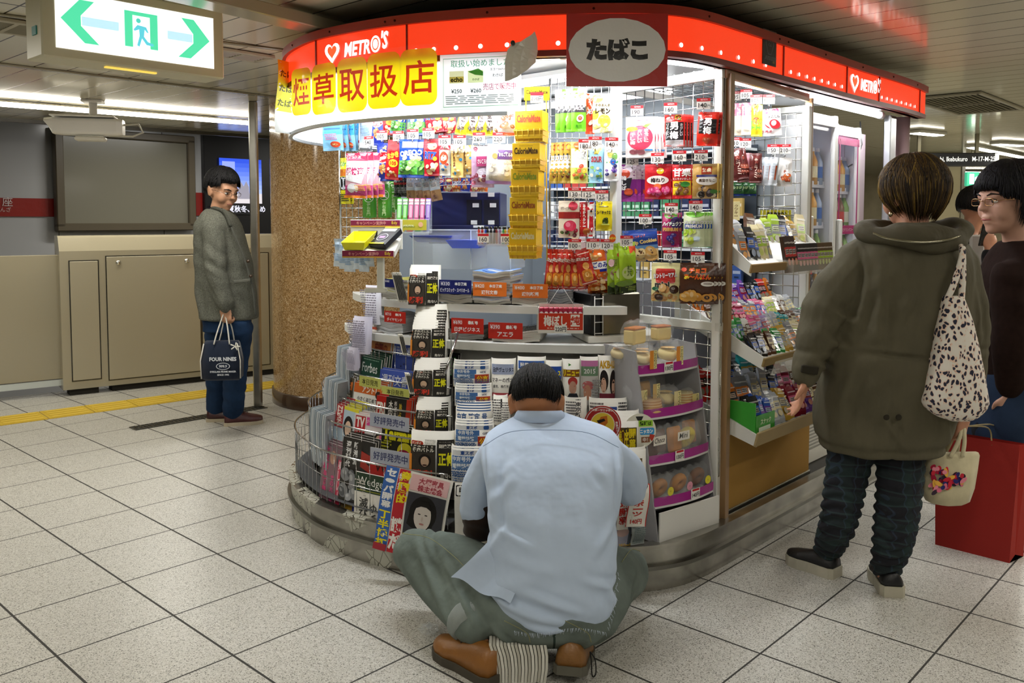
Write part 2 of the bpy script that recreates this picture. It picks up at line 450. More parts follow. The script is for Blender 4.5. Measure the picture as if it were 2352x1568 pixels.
for x0,x1 in((-700,132),(443,468)):
    o=MB('#8e1c17','gloss');wallquad(o,x0,442,x1,495,.02,'#8e1c17','gloss')
    if x0<0:
        a=Wp(17,463,.03);o.frame(a,rotz(YS));put(o,[(T_text('座',0,0,.10,bold=.0),'#d8d0cc')],flat(0));put(o,[(T_text('んざ',-.02,-.085,.05,bold=.0),'#c9bfba')],flat(0))
    o.build('trim_2',kind='structure')
# framed advertising window across the track
t0=thing('advertising_case','large blank bronze-framed glazed advertising case on the wall across the track','display case',Wp(285,400))
x0,x1,y0,y1=131,440,290,522
def wrel(px,v,out):return Wp(px,v,out)-np.array(t0.location)
a,b_,=wrel(x0,y0,.1),wrel(x1,y1,.1);zt=wrel(x0,300,.1)[2];zb=wrel(x0,y1,.1)[2]
LL=np.linalg.norm((b_-a)[:2]);mid=(a+b_)/2
mb=MB('#5a5140','paint');mb.frame((mid[0],mid[1],0),rotz(YS))
for xx in(-LL/2,LL/2):mb.box((xx,0,(zt+zb)/2),(.09,.10,zt-zb),b=.01)
for zz in(zt,zb):mb.box((0,0,zz),(LL+.09,.10,.09),b=.01)
mb.build('case_frame',t0)
mb=MB('#7a7768','lacquer');mb.frame((mid[0],mid[1],0),rotz(YS));mb.box((0,.02,(zt+zb)/2),(LL-.08,.04,zt-zb-.08));mb.build('case_panel',t0)
# black screen surround with the lit screen
t0=thing('video_screen','black wall screen showing a blue castle scene with white lettering beneath','screen',Wp(545,440))
mb=MB('#0c0c0e','paint');a=wrel(467,306,.08);e=wrel(640,306,.08);zb=wrel(467,585,.08)[2];LL=np.linalg.norm((e-a)[:2])
mb.frame(a,rotz(YS));mb.box((LL/2,.04,(zb-a[2])/2),(LL,.08,a[2]-zb),b=.01)
for k in range(2):mb.lathe([(0,-.01),(.03,-.01),(.03,0),(0,0)],12,(LL*.62,-.01,wrel(467,525,.08)[2]-a[2]),'#55565a','paint')
mb.build('casing',t0)
mb=MB(fn='glow');p=wrel(503,362,.10);q=wrel(600,362,.10);zz=wrel(503,492,.1)[2]-p[2];sw=np.linalg.norm((q-p)[:2])
mb.frame(p,rotz(YS));sk=[]
for i in range(8):sk.append((T_rect(0,zz*.62*(i+1)/8,sw,zz*.62*i/8),mix('#2c50d8','#9fb4ee',i/7)))
sk+=[(T_rect(0,zz*.8,sw,zz*.62),'#c9c4c9'),(T_rect(0,zz,sw,zz*.8),'#0a0a0c'),(T_rect(.04,-.18,sw*.36,-.04),'#8fa0ea')]
for x in(.25,.5,.62,.8):sk.append((T_poly([(sw*x-.05,zz*.72),(sw*x+.05,zz*.72),(sw*x+.04,zz*.5),(sw*x,zz*(.36+.1*(x*7%1))),(sw*x-.04,zz*.5)]),'#8a8794'))
sk.append((T_text('春夏秋冬、色め',sw*.55,zz*.9,.09,bold=.02),'#d6d6e6'))
put(mb,sk,flat(0),e0=0.0);mb.build('lit_picture',t0)
# ceiling: glossy beige slats running across the platform
m,t,b=nt('ceiling_slats');g,cu_,cn_=uv_nodes(t,0,0,.176,1.0)
P_=g.outputs['Position'];sm_=seam(t,cu_,.022);sm2=seam(t,mth(t,'MULTIPLY',cn_,.26),.0016)
smx=mth(t,'MAXIMUM',sm_,sm2)
cc=mixc(t,noise(t,P_,.8,2),'#dcd6be','#e8e2ca')
t.links.new(mixc(t,smx,cc,'#1c1a15'),b.inputs['Base Color'])
b.inputs['Metallic'].default_value=.12;b.inputs['Roughness'].default_value=.12
cell=mth(t,'FLOOR',mth(t,'ADD',cu_,100.0))
wv=N(t,'ShaderNodeTexNoise');wv.noise_dimensions='4D';wv.inputs['Scale'].default_value=1.6;wv.inputs['Detail'].default_value=1
t.links.new(P_,wv.inputs['Vector']);t.links.new(mth(t,'MULTIPLY',cell,3.7),wv.inputs['W'])
hh=mth(t,'ADD',mth(t,'MULTIPLY',wv.outputs[0],.9),mth(t,'MULTIPLY',smx,-.4))
bp=N(t,'ShaderNodeBump');bp.inputs['Strength'].default_value=.12;bp.inputs['Distance'].default_value=.03
t.links.new(hh,bp.inputs['Height']);t.links.new(bp.outputs[0],b.inputs['Normal'])
CE0,CE1=atz(0,270,CEIL),atz(560,308,CEIL);CDR=(CE1-CE0)/np.linalg.norm(CE1-CE0);CNR=np.array([-CDR[1],CDR[0],0])
a,c=CE0-CDR*12,CE1+CDR*42
mb=MB(fn=m);mb.quad([a,a-CNR*60,c-CNR*60,c]);mb.build('ceiling',kind='structure')
mb=MB('#2a2822','paint');mb.quad([a,c,c+[0,0,.5],a+[0,0,.5]]);mb.box((a+c)/2+CNR*.02+[0,0,.0],(np.linalg.norm(c-a),.05,.06),R=rotz(math.atan2(CDR[1],CDR[0])),col='#3a372e')
q=CNR*9+np.array([0,0,.5]);mb.quad([a+[0,0,.5],c+[0,0,.5],c+q,a+q],'#3d3b36');mb.build('trim_3',kind='structure')
# flat trims crossing the slats
def ceil_strip(p0,p1,wd,th,col,name='trim_4',fn='lacquer'):
    p0,p1=np.array(p0),np.array(p1);L=np.linalg.norm(p1-p0);mb=MB(col,fn)
    mb.frame(((p0+p1)/2),rotz(math.atan2(p1[1]-p0[1],p1[0]-p0[0])));mb.box((0,0,-th/2),(L,wd,th),b=.004);return mb.build(name,kind='structure')
zz=CEIL
for(x0,y0,x1,y1,wd)in((0,145,640,222,.05),(515,95,650,112,.02),(1200,-60,2352,330,.02)):
    p,q=atz(x0,y0,zz),atz(x1,y1,zz);d=(q-p)/np.linalg.norm(q-p)
    if x0<1000:ceil_strip(p-d*3,q+d*2,wd,.012,'#8b8468')
p,q=atz(560,2,CEIL-.03),atz(900,88,CEIL-.03);d=(q-p)/np.linalg.norm(q-p)
ceil_strip(p-d*1.5,q+d*1.4,.12,.05,'#a39d88')
# ceiling vents
def vent(cx,cy,L,W,n,lab,ang=U_ANG):
    o=thing('ceiling_vent',lab,'vent',(cx,cy,CEIL-.012),ang)
    mb=MB('#a9a28a','paint')
    for s_ in(-1,1):mb.box((0,s_*(W/2),0),(L+.03,.03,.016),b=.003);mb.box((s_*(L/2),0,0),(.03,W,.016),b=.003)
    mb.box((0,0,0),(.02,W,.014));mb.build('frame',o)
    MB('#100f0c','matte').box((0,0,.008),(L,W,.004)).build('dark_opening',o)
    mb=MB('#8d876f','paint')
    for i in range(n):mb.box((0,-W/2+W*(i+.5)/n,0),(L,W/n*.35,.01),R=rotx(.5))
    mb.build('louvre',o)
c=atz(2222,236,CEIL);vent(c[0],c[1],1.15,.46,13,'slatted ceiling vent above the women at the right')
c=atz(20,55,CEIL);vent(c[0],c[1],.5,.25,8,'slatted ceiling vent left of the green arrow sign')
c=atz(545,121,CEIL);vent(c[0],c[1],.3,.16,6,'small dark ceiling vent right of the green arrow sign')
# ceiling lamps of the concourse
LA=[]
def ceiling_lamp(x,y,L,lab,ang=U_ANG,group=None,strength='lamp',W=.2,z=CEIL):
    o=thing('ceiling_lamp',lab,'ceiling lamp',(x,y,z),ang,group)
    MB('#d9d6c8','paint').box((0,0,-.015),(L,W,.03),b=.006).build('housing',o)
    MB('#fff9ea',strength).box((0,0,-.033),(L-.04,W-.04,.008)).build('diffuser',o)
    return o
for i,(x,y)in enumerate(ROOM_LAMPS[:7]):
    o=thing('ceiling_lamp','recessed ceiling lamp over the concourse, outside the picture','ceiling lamp',(x,y,CEIL),U_ANG,'concourse ceiling lamps')
    MB('#d9d6c8','paint').box((0,0,-.012),(1.25,.2,.024),b=.006).build('housing',o)
    MB('#fff6e0','glow2').box((0,0,-.028),(1.2,.17,.006)).build('diffuser',o)
# strip lamp along the platform gates
p,q=atz(-200,223,CEIL-.032),atz(572,282,CEIL-.032);d=q-p;L=np.linalg.norm(d)
o=thing('strip_lamp','long bright fluorescent strip lamp on the ceiling along the platform gates','ceiling lamp',(p+q)/2,math.atan2(d[1],d[0]))
MB('#fff8e8','lamp').tube([(-L/2,0,0),(L/2,0,0)],.019,8).build('tube',o)
mb=MB('#c9c4b2','paint');mb.box((0,0,.018),(L+.05,.05,.008),b=.002)
for s_ in(-1,1):mb.box((s_*(L/2+.02),0,.0),(.04,.05,.04),b=.006)
mb.build('housing',o)
light('strip_lamp_light',(p+q)/2-[0,0,.06],L,22,(1,.96,.84),(0,0,math.atan2(d[1],d[0])),.05)
for k in range(3):c=edge+GD*(1.5+3.2*k)+GNN*1.9;light('track_fill_light',(c[0],c[1],2.55),1.6,42,(1,.97,.9),(0,0,math.atan2(GD[1],GD[0])),.2)  # fill lights without fixtures, added over the track to brighten its wall
# far concourse at the right: lamps, direction sign, exit sign, walls
for k,(x0,y0,x1,y1,lab)in enumerate([(2230,338,2352,362,'bright slanting ceiling lamp, nearest in the passage at right'),(2098,305,2160,311,'bright ceiling lamp beside the kiosk corner pole'),
        (2285,331,2352,335,'distant ceiling lamp at the right edge, above the slanting one'),(2140,395,2300,391,'long ceiling lamp line below the black direction sign')]):
    z=CEIL-.03;p,q=atz(x0,y0,z),atz(x1,y1,z)
    if k==3:p=np.append(p[:2]*0+atz(2140,394,z)[:2],z);q=p+np.array([1.6,.2,0])*1.3
    d=q-p;L=np.linalg.norm(d);ceiling_lamp(*((p+q)/2)[:2],L,lab,math.atan2(d[1],d[0]),W=.14)
Yq=8.6
o=thing('direction_sign','black hanging direction sign with white lettering above the right passage','sign',atY(2182,366,Yq),math.radians(-4))
W=215/FPX*Yq;Hh=30/FPX*Yq
MB('#17181a','paint').box((0,.06,0),(W,.12,Hh),b=.01).build('sign_case',o)
mb=MB(fn='glow');put(mb,[(T_text('for Otemachi, Ikebukuro   M-17-M-25',.05,0,Hh*.42,w=W*.82),'#e6e6e0'),(T_rect(W*.46,-Hh*.45,W*.5,Hh*.45),'#eef0d8'),(T_rect(-W*.5,-Hh*.2,-W*.43,Hh*.4),'#eef0d8')],flat(-.001));mb.build('lit_lettering',o)
for s_ in(-.3,.3):MB('#8f8970','paint').box((W*s_,.06,(CEIL-o.location[2]+Hh/2)/2),(.03,.03,CEIL-o.location[2]-Hh/2)).build('hanger',o)
o=thing('exit_sign','small green lit exit sign far down the right passage','sign',atY(2232,411,10.5))
MB('#3fae86','glow').box((0,0,0),(.15,.06,.17),b=.006).build('sign_case',o)
mb=MB(fn='glow2');put(mb,[(T_rect(-.045,-.06,.01,.06),'#f4fff6'),(T_poly([(.02,.02),(.04,.02),(.04,.035),(.065,0),(.04,-.035),(.04,-.02),(.02,-.02)]),'#f4fff6')],flat(-.034));mb.build('pictogram',o)
MB('#8f8970','paint').box((0,0,(CEIL-o.location[2])/2+.08),(.02,.02,CEIL-o.location[2]-.17)).build('hanger',o)
m,t,b=nt('stone_wall');g=N(t,'ShaderNodeNewGeometry')
t.links.new(ramp(t,noise(t,g.outputs['Position'],3,5),[(.3,'#a89d80'),(.7,'#c4b999')]),b.inputs['Base Color']);b.inputs['Roughness'].default_value=.25
mb=MB(fn=m);mb.quad([(2,17,0),(22,14,0),(22,14,CEIL),(2,17,CEIL)]);mb.build('wall_back',kind='structure')
mb=MB(fn=m)
mb.quad([(6.8,2,0),(14,16,0),(14,16,CEIL),(6.8,2,CEIL)]);mb.build('wall_right',kind='structure')
mb=MB(fn=m);a,c=K(-7.5,-30,0),K(-7.5,20,0);mb.quad([a,c,c+[0,0,3.2],a+[0,0,3.2]]);mb.build('wall_front',kind='structure')
p=atY(2160,560,11);o=thing('ticket_post','tall steel edged stone pillar beyond the women at right','pillar',(p[0],p[1],0));o['kind']='structure'
MB('#93896d','lacquer').box((0,.3,CEIL/2),(.5,.6,CEIL),b=.02).build('shaft',o);MB('#c9c9c4','steel').box((.26,0,CEIL/2),(.04,.04,CEIL)).build('edge_strip',o)
# granite column with steel edge strip
m,t,b=nt('granite');g=N(t,'ShaderNodeNewGeometry');P_=g.outputs['Position']
vr=N(t,'ShaderNodeTexVoronoi');vr.inputs['Scale'].default_value=95;t.links.new(P_,vr.inputs['Vector'])
v0=N(t,'ShaderNodeTexVoronoi');v0.inputs['Scale'].default_value=150;t.links.new(P_,v0.inputs['Vector']);s0=N(t,'ShaderNodeSeparateColor');t.links.new(v0.outputs['Color'],s0.inputs[0])
gc=ramp(t,mth(t,'ADD',mth(t,'MULTIPLY',s0.outputs[0],.7),mth(t,'MULTIPLY',noise(t,P_,30,3),.3)),[(.1,'#5c432c'),(.2,'#94703f'),(.4,'#b08a5a'),(.6,'#c09a68'),(.75,'#d2b284'),(.9,'#e2cda6')])
t.links.new(mixc(t,mth(t,'LESS_THAN',vr.outputs['Distance'],.15),gc,'#6a5038'),b.inputs['Base Color']);b.inputs['Roughness'].default_value=.13
CX_,CY_,CR_=-1.255,6.72,.60
o=thing('granite_column','round polished brown granite column with a dark base ring','column',(CX_,CY_,0));o['kind']='structure'
mb=MB(fn=m);mb.lathe([(CR_,.09),(CR_,1.2),(CR_,1.2001),(CR_,CEIL)],64);mb.build('shaft',o)
mb=MB('#4a3526','lacquer');mb.lathe([(CR_+.012,0),(CR_+.012,.10),(CR_,.105)],64);mb.build('base_ring',o)
p=atz(593,934,0)
o=MB('#b6b4ab','steel').box((0,0,CEIL/2),(.055,.06,CEIL),b=.008).build('column_edge_post',loc=(p[0],p[1],0),label='tall stainless steel post beside the granite column',cat='post')
# yellow tactile paving
mb=MB('#c2a437','matte');A_=YA-GDIR*3;LT=9.6;Wt=.30;tl=.30
for i in range(int(LT/tl)):
    c=A_+GDIR*(tl*(i+.5))+GN*(Wt/2);R=rotz(math.atan2(GDIR[1],GDIR[0]));mb.box(c+[0,0,.002],(tl-.006,Wt,.004),R=R)
    for k in range(4):mb.box(c+GN*(-.105+.07*k)+[0,0,.0055],(tl-.05,.026,.005),'#d2b548',R=R,b=.002)
mb.build('tactile_paving',label='yellow ribbed tactile paving strip along the platform edge',cat='tactile paving')
# drain grating
mb=MB('#6d6c66','steel');p,q=atz(305,985,0),atz(606,934,0);d=q-p;L=np.linalg.norm(d);mb.frame((p+q)/2,rotz(math.atan2(d[1],d[0])))
mb.box((0,0,.0015),(L,.11,.003),'#3b3a36','matte')
for k in range(3):mb.box((0,-.05+.05*k,.004),(L,.008,.004))
for i in range(int(L/.03)):mb.box((-L/2+.03*i,0,.004),(.008,.11,.004))
mb.build('drain_grating',label='narrow steel drain grating set in the floor behind the man in the grey jacket',cat='grating')
# ---- platform gates
gang=math.atan2(GD[1],GD[0])
def gp(px,out=0.0,v=880):  # point on the gate front line below a column of the photo
    d=ray(px,v)[:2];A2=GA[:2]-GNN[:2]*out;Mx=np.array([[d[0],-GD[0]],[d[1],-GD[1]]]);s_=np.linalg.solve(Mx,A2);return np.array([*(d*s_[0]),0])
def gate_box(px0,px1,zt,z0=.05,depth=.22,out=0.0,lab='',inner=(),screws=()):
    a,b_=gp(px0,out),gp(px1,out);L=np.linalg.norm(b_-a)
    o=thing('platform_gate',lab,'gate',a,gang)
    sec=[(0,z0),(0,zt-.12),(.05,zt-.015),(.075,zt),(depth,zt),(depth,z0)]
    mb=MB('#a59d86','lacquer');mb.loft([[(x,y,z)for y,z in sec]for x in(0,L)],smooth=False);mb.build('gate_case',o)
    for(q0,q1,c0,c1)in inner:
        x0,x1=np.linalg.norm(gp(q0,out)-a),np.linalg.norm(gp(q1,out)-a)
        mb=MB('#a8a089','lacquer');mb.box(((x0+x1)/2,-.003,(c0+c1)/2),(x1-x0,.012,c1-c0),b=.003)
        mb.box(((x0+x1)/2,-.001,(c0+c1)/2),(x1-x0+.016,.006,c1-c0+.016),'#2c2921');pn=mb.build('access_panel',o)
    for q in screws:
        x0=np.linalg.norm(gp(q,out)-a);mb=MB('#d8d8d4','chrome');mb.frame((x0,-.01,zt-.22),rotx(PI/2));mb.lathe([(0,.012),(.012,.01),(.02,0),(.022,-.004)],14);mb.build('lock',o)
    MB('#2a2822','matte').box((L/2,.1,z0/2),(L-.1,.14,z0)).build('foot',o)
    return o
zt=zat(540,7.0)
gate_box(145,244,zt,lab='narrow end section of the beige platform gate, nearest the open leaf',inner=[(168,232,.12,zt-.2)])
gate_box(244,760,zt,lab='long beige platform gate casing with two round locks, behind the man',inner=[(252,463,.1,zt-.17),(468,620,.1,zt-.17)],screws=(279,435))
a,b_=gp(-260,-.09),gp(152,-.09);L=np.linalg.norm(b_-a);o=thing('gate_leaf','flat beige sliding gate leaf at the left edge','gate',a,gang)
MB('#a19982','lacquer').box((L/2,.02,.62),(L,.04,.98),b=.004).build('leaf_panel',o);MB('#c6cdc9','paint').box((L/2,.02,.10),(L,.035,.05)).build('lower_rail',o)
# ---- hanging exit sign with arrows
pr=atY(516,182,3.49);zb=pr[2];top=CEIL-.03
pl_d=ray(97,136)[:2];s_=np.linalg.solve(np.array([[pl_d[0],-CU],[pl_d[1],-SU]]),pr[:2]);pl=np.array([*(pl_d*s_[0]),zb])
W=np.linalg.norm(pr-pl);Hs=top-zb;c=(pl+pr)/2;o=thing('arrow_exit_sign','large lit hanging exit sign with two green arrows and a running figure','sign',c,U_ANG)
mb=MB('#d0caae','paint');fr=.045
mb.box((0,.075,Hs/2),(W,.15,Hs),b=.006);mb.build('sign_case',o)
X0,X1,Z0,Z1=-W/2+fr,W/2-fr,.035,Hs-.035
mb=MB(fn='glow');w_,h_=X1-X0,Z1-Z0;cz=(Z0+Z1)/2
def AP(pts):return[(X0+w_*x,Z0+h_*y)for x,y in pts]
ar=[(T_rect(X0,Z0,X1,Z1),'#ffffff')]
L_=[(.03,.53),(.14,.90),(.225,.90),(.145,.62),(.145,.44),(.25,.14),(.165,.14)]
ar+=[(T_poly(AP(L_)),'#4fd6a2'),(T_rect(X0+w_*.15,Z0+h_*.45,X0+w_*.37,Z0+h_*.61),'#b9e2f2')]
ar+=[(T_poly(AP([(1-.03-(x-.03),y)for x,y in L_][::-1])),'#4fd6a2'),(T_rect(X1-w_*.37+w_*.05,Z0+h_*.45,X1-w_*.15,Z0+h_*.61),'#b9e2f2')]
ar+=[(T_rect(X0+w_*.405,Z0+h_*.2,X0+w_*.615,Z0+h_*.86),'#4fd6a2'),(T_rect(X0+w_*.455,Z0+h_*.14,X0+w_*.565,Z0+h_*.79),'#ffffff')]
ar+=[(T_ell(X0+w_*.492,Z0+h_*.70,h_*.045,h_*.045),'#4fc9b8'),(T_poly(AP([(.485,.62),(.54,.60),(.555,.5),(.545,.5),(.53,.55),(.525,.42),(.55,.33),(.585,.3),(.585,.26),(.54,.27),(.512,.38),(.495,.22),(.48,.24),(.497,.42),(.495,.54),(.465,.5),(.46,.53)])),'#5cc8d8')]
put(mb,ar,flat(-.001));mb.build('lit_face',o)
MB('#e9c95a','glow').box((-W*.02,.05,-.003),(W*.28,.018,.005)).build('indicator_lamp',o)
MB('#2a8f8a','paint').box((-W/2-.002,.06,Hs*.35),(.004,.04,.03)).build('side_sticker',o)
# ---- surveillance camera
Yc=6.25;p=atY(215,292,Yc);o=thing('surveillance_camera','white ceiling surveillance camera housing below the strip lamp','camera',p,U_ANG-.55)
mb=MB('#f8f6f0','paint');sec=[]
for x,s_ in((-.26,.9),(-.2,1),(.16,1),(.20,.9)):sec.append([(x+(.05 if z>0 else 0)*(x<0)*-1,y*s_*.075,z*s_*.06)for y,z in rrect(-1,-1,1,1,.45)])
mb.loft(sec,smooth=False);mb.box((-.06,0,.072),(.42,.19,.012),b=.005);mb.build('camera_housing',o)
mb=MB('#f8f6f0','paint');mb.tube([(.0,0,.06),(0,0,CEIL-p[2])],.028,12);mb.box((0,0,CEIL-p[2]-.01),(.14,.14,.02),b=.005);mb.build('ceiling_mount',o)
MB('#e8e5d8','paint').box((-.02,0,-.085),(.2,.12,.03),b=.01).build('base_plate',o)
MB('#cfccbe','plastic').tube([(.2,0,.02),(.30,0,.03),(.33,0,-.03),(.26,0,-.06),(.1,0,-.06)],.008,6).build('cable',o)
# ================================================================ THE KIOSK SHELL
def ribbon(d0,d1,z0,z1,i0=0,i1=None,col='#ffffff',fn='paint',thick=None,mb=None):
    """band between two insets of the outline"""
    i1=len(OUT)if i1 is None else i1
    mb=mb or MB(col,fn);A,B_=inset(d0)[i0:i1],inset(d1)[i0:i1];n=len(A)
    V=[(x,y,z0)for x,y in A]+[(x,y,z1)for x,y in B_]
    mb.add(V,[(k,k+1,n+k+1,n+k)for k in range(n-1)],col,fn,True);return mb
def band(mb,d0,d1,z0,z1,i0=0,i1=None,col=None,fn=None):  # solid band of rectangular section
    i1=len(OUT)if i1 is None else i1;A,B_=inset(d0)[i0:i1],inset(d1)[i0:i1];secs=[]
    for a,b_ in zip(A,B_):secs.append([(a[0],a[1],z0),(a[0],a[1],z1),(b_[0],b_[1],z1),(b_[0],b_[1],z0)])
    n=4;V=np.concatenate([np.array(q)for q in secs]);
    F=[(i*n+k,i*n+(k+1)%n,(i+1)*n+(k+1)%n,(i+1)*n+k)for i in range(len(secs)-1)for k in range(n)]
    F+=[(0,1,2,3),tuple((len(secs)-1)*n+k for k in(3,2,1,0))]
    return mb.add(V,F,col,fn,False)
iR=10;iL=len(OUT)-8
KI=thing('kiosk','station kiosk shell with rounded front, red lit fascia and steel kerb','kiosk',(0,0,0))
# kerb: worn steel plinth with two steps
m,t,b=nt('worn_steel');g=N(t,'ShaderNodeNewGeometry');P_=g.outputs['Position']
sp3=N(t,'ShaderNodeSeparateXYZ');t.links.new(P_,sp3.inputs[0])
patch=mth(t,'MULTIPLY',mth(t,'GREATER_THAN',noise(t,P_,5,3),.50),mth(t,'LESS_THAN',sp3.outputs[0],.1))
crk=N(t,'ShaderNodeTexVoronoi',feature='DISTANCE_TO_EDGE');crk.inputs['Scale'].default_value=24;t.links.new(P_,crk.inputs['Vector'])
peel=mth(t,'MULTIPLY',patch,mth(t,'GREATER_THAN',crk.outputs['Distance'],.03))
steel_c=ramp(t,noise(t,P_,9,4),[(.3,'#8a8880'),(.6,'#aaa79e'),(.8,'#c2bfb5')])
t.links.new(mixc(t,peel,mixc(t,patch,steel_c,'#77746a'),'#b4b3a6'),b.inputs['Base Color'])
t.links.new(mth(t,'SUBTRACT',.9,mth(t,'MULTIPLY',peel,.9)),b.inputs['Metallic']);t.links.new(mth(t,'ADD',mth(t,'MULTIPLY',peel,.35),.27),b.inputs['Roughness'])
WSTEEL=m
mb=MB(fn=WSTEEL);band(mb,-.0,.03,0,.165,2,iL);band(mb,-.018,.0,.085,.10,2,iL,'#77756d','steel');band(mb,-.012,.035,.165,.178,2,iL)
mb.build('kerb',KI)
mb=MB('#3f3d38','matte')
A=inset(.028)[2:iL];mb.add([(x,y,.168)for x,y in A],[tuple(range(len(A)))[::-1]]);mb.build('kerb_top',KI)
# red lit fascia
FZ0,FZ1=1.97,2.15
mb=MB('#a8301a','paint');band(mb,-.012,.05,FZ1-.035,FZ1,0,iL);band(mb,.0,.05,FZ0,FZ0+.022,0,iL,'#7c2318')
band(mb,.03,.06,FZ0-.0,FZ1,0,iL,'#7c2318')
mb.build('fascia_frame',KI)
m,t,b=nt('lit_red_acrylic');b.inputs['Base Color'].default_value=(*lin('#c01f10'),1);b.inputs['Roughness'].default_value=.15
b.inputs['Emission Color'].default_value=(*lin('#f8401c'),1);b.inputs['Emission Strength'].default_value=.9
REDM=m
mb=MB(fn=REDM);ribbon(.004,.004,FZ0+.02,FZ1-.035,0,iL,mb=mb,fn=REDM);mb.build('red_light_panel',KI)
mb=MB('#7c2318','paint')
def post_at(px,d,z0,z1,wx,wy,col,fn='paint',mb=None):
    x,y,a=on(px,d);mb=mb or MB(col,fn);mb.box((x,y,(z0+z1)/2),(wx,wy,z1-z0),col,fn,R=rotz(a));return mb
for px in(735,940,1788,1933,2007,2100):post_at(px,.004,FZ0+.02,FZ1-.03,.006,.012,'#8a2415').build('panel_joint',KI)
dots=[960,1000,1050,1105,1165,1225,1280]+[1390,1433,1475,1512]+[1557,1604,1647,1687,1721,1749]+[1806,1825,1843,1860,1877,1892,1907,1923]+[2014,2026,2037,2048,2059,2070,2080,2090]
for px in dots:
    x,y,a=on(px,.002);mb=MB('#fff6ee','glow2').add([(q[0],-.002,q[1])for q in ellpts(0,0,.0085,.0085,12)],[tuple(range(12))]);mb.build('light_dot',KI,loc=(x,y,FZ0+.045),R=(0,0,a))
def curved(px0,d):  # map art (x along the outline from px0, z) onto the outline inset d
    C=inset(d);seg=np.linalg.norm(np.diff(C,axis=0),axis=1);cum=np.concatenate([[0],np.cumsum(seg)])
    x,y,a=on(px0,d);k=np.argmin(np.hypot(C[:,0]-x,C[:,1]-y));s0=cum[k]+(np.array([x,y])-C[k])@_T[k]
    def mp(P,e):
        s_=s0-P[:,0];X=np.interp(s_,cum,C[:,0]);Y=np.interp(s_,cum,C[:,1]);NX=np.interp(s_,cum,NIN[:,0]);NY=np.interp(s_,cum,NIN[:,1])
        return np.stack([X-NX*e,Y-NY*e,P[:,1]],1)
    return mp
def heart(cx,cy,r,th):
    o=[];
    for k in range(28):
        t_=2*PI*k/28;o.append((cx+r*.0625*16*math.sin(t_)**3,cy+r*.0625*(13*math.cos(t_)-5*math.cos(2*t_)-2*math.cos(3*t_)-math.cos(4*t_))))
    return o
for(px,s_)in((770,1.15),(1952,1.2)):
    zc=FZ0+.083;mb=MB(fn='glow2')
    A=[(T_poly(heart(0,zc,.035*s_,0)),'#fff4ee'),(T_poly(heart(0,zc+.003,.022*s_,0)),'#f0401c')]
    A+=[(T_text("METR",.13,zc,.048,w=.125,bold=.03,shear=.12),'#fff4ee'),(T_ell(.213,zc+.004,.021,.028),'#fff4ee'),(T_ell(.213,zc+.004,.015,.021),'#f0401c'),(T_ell(.213,zc+.004,.011,.016),'#fff4ee'),
          (T_text("'S",.252,zc+.014,.06,w=.03,bold=.03,shear=.12),'#fff4ee')]
    A=[((T-[0,zc])*s_+[0,zc],c)for T,c in A];put(mb,A[:2],curved(px,.002),L=.03,e0=.001);mb.build('heart_logo',KI);mb=MB(fn='glow2');put(mb,A[2:],curved(px,.002),L=.03,e0=.001);mb.build('shop_lettering',KI)
for px in(680,765,890,912,1120,1360,1620,1780,1800,1885,1970,2040,2095):
    x,y,a=on(px,-.012);MB('#4a1a12','chrome').lathe([(0,.004),(.004,.003),(.005,0)],8).build('fascia_screw',KI,loc=(x,y,FZ1-.018),R=(PI/2,0,a))
# white lit panel under the fascia at the left
mb=MB('#eef4f8','glow2');x0=on(1178,.02)[0];C=inset(.02)
i0=next(i for i in range(len(C))if C[i][0]<on(1178,.02)[0]and C[i][1]<3.5 and i>45)
ribbon(.02,.02,1.775,FZ0,i0,iL,mb=mb,fn='glow2',col='#eef4f8');mb.build('white_light_panel',KI)
mb=MB('#c9ccd0','paint');band(mb,.012,.03,1.765,1.778,i0,iL);band(mb,.012,.03,1.765,FZ0,i0,i0+1)if False else None
mb.build('light_panel_edge',KI)
# kiosk roof underside
mb=MB('#d9dcde','paint');A=inset(.055)[0:iL];mb.add([(x,y,FZ0+.07)for x,y in A],[tuple(range(len(A)))]);
mb.add([(x,y,FZ1-.01)for x,y in A],[tuple(range(len(A)))[::-1]],'#3b3a37','matte');mb.build('roof',KI)
# fluorescent tubes under the fascia
def tube_lamp(p,q,lab,name='fluorescent_lamp',r=.017,power=10):
    p,q=np.array(p),np.array(q);d=q-p;L=np.linalg.norm(d);a=math.atan2(d[1],d[0]);o=thing(name,lab,'lamp',(p+q)/2,a)
    MB('#ffffff','lamp').tube([(-L/2,0,0),(L/2,0,0)],r,10).build('tube',o)
    mb=MB('#e8eaec','paint')
    for s_ in(-1,1):mb.frame((s_*(L/2+.012),0,0),roty(PI/2));mb.lathe([(0,-.02),(r*1.25,-.02),(r*1.25,.02),(0,.02)],12)
    mb.frame();mb.box((0,.02,.035),(L+.06,.06,.02),b=.004);mb.build('fitting',o)
    c=(p+q)/2;light('fluorescent_light',(c[0],c[1],c[2]-.03),L,power,(.95,.98,1),(0,0,a),.05);return o
x0,y0,_=on(1530,.10);x1,y1,_=on(1655,.13);zt_=zat(132,y0,1530)
tube_lamp((x0-.25,y0-.0,zt_),(x1,y1,zat(141,y1,1655)),'short fluorescent tube under the fascia beside the oval sign',power=3)
tube_lamp(K(3.18,1.80,1.965),K(3.78,1.80,1.965),'fluorescent tube under the fascia above the wire-mesh bay',power=4.5)
tube_lamp(K(3.88,1.80,1.965),K(4.95,1.80,1.965),'long fluorescent tube above the drinks fridges',power=9)
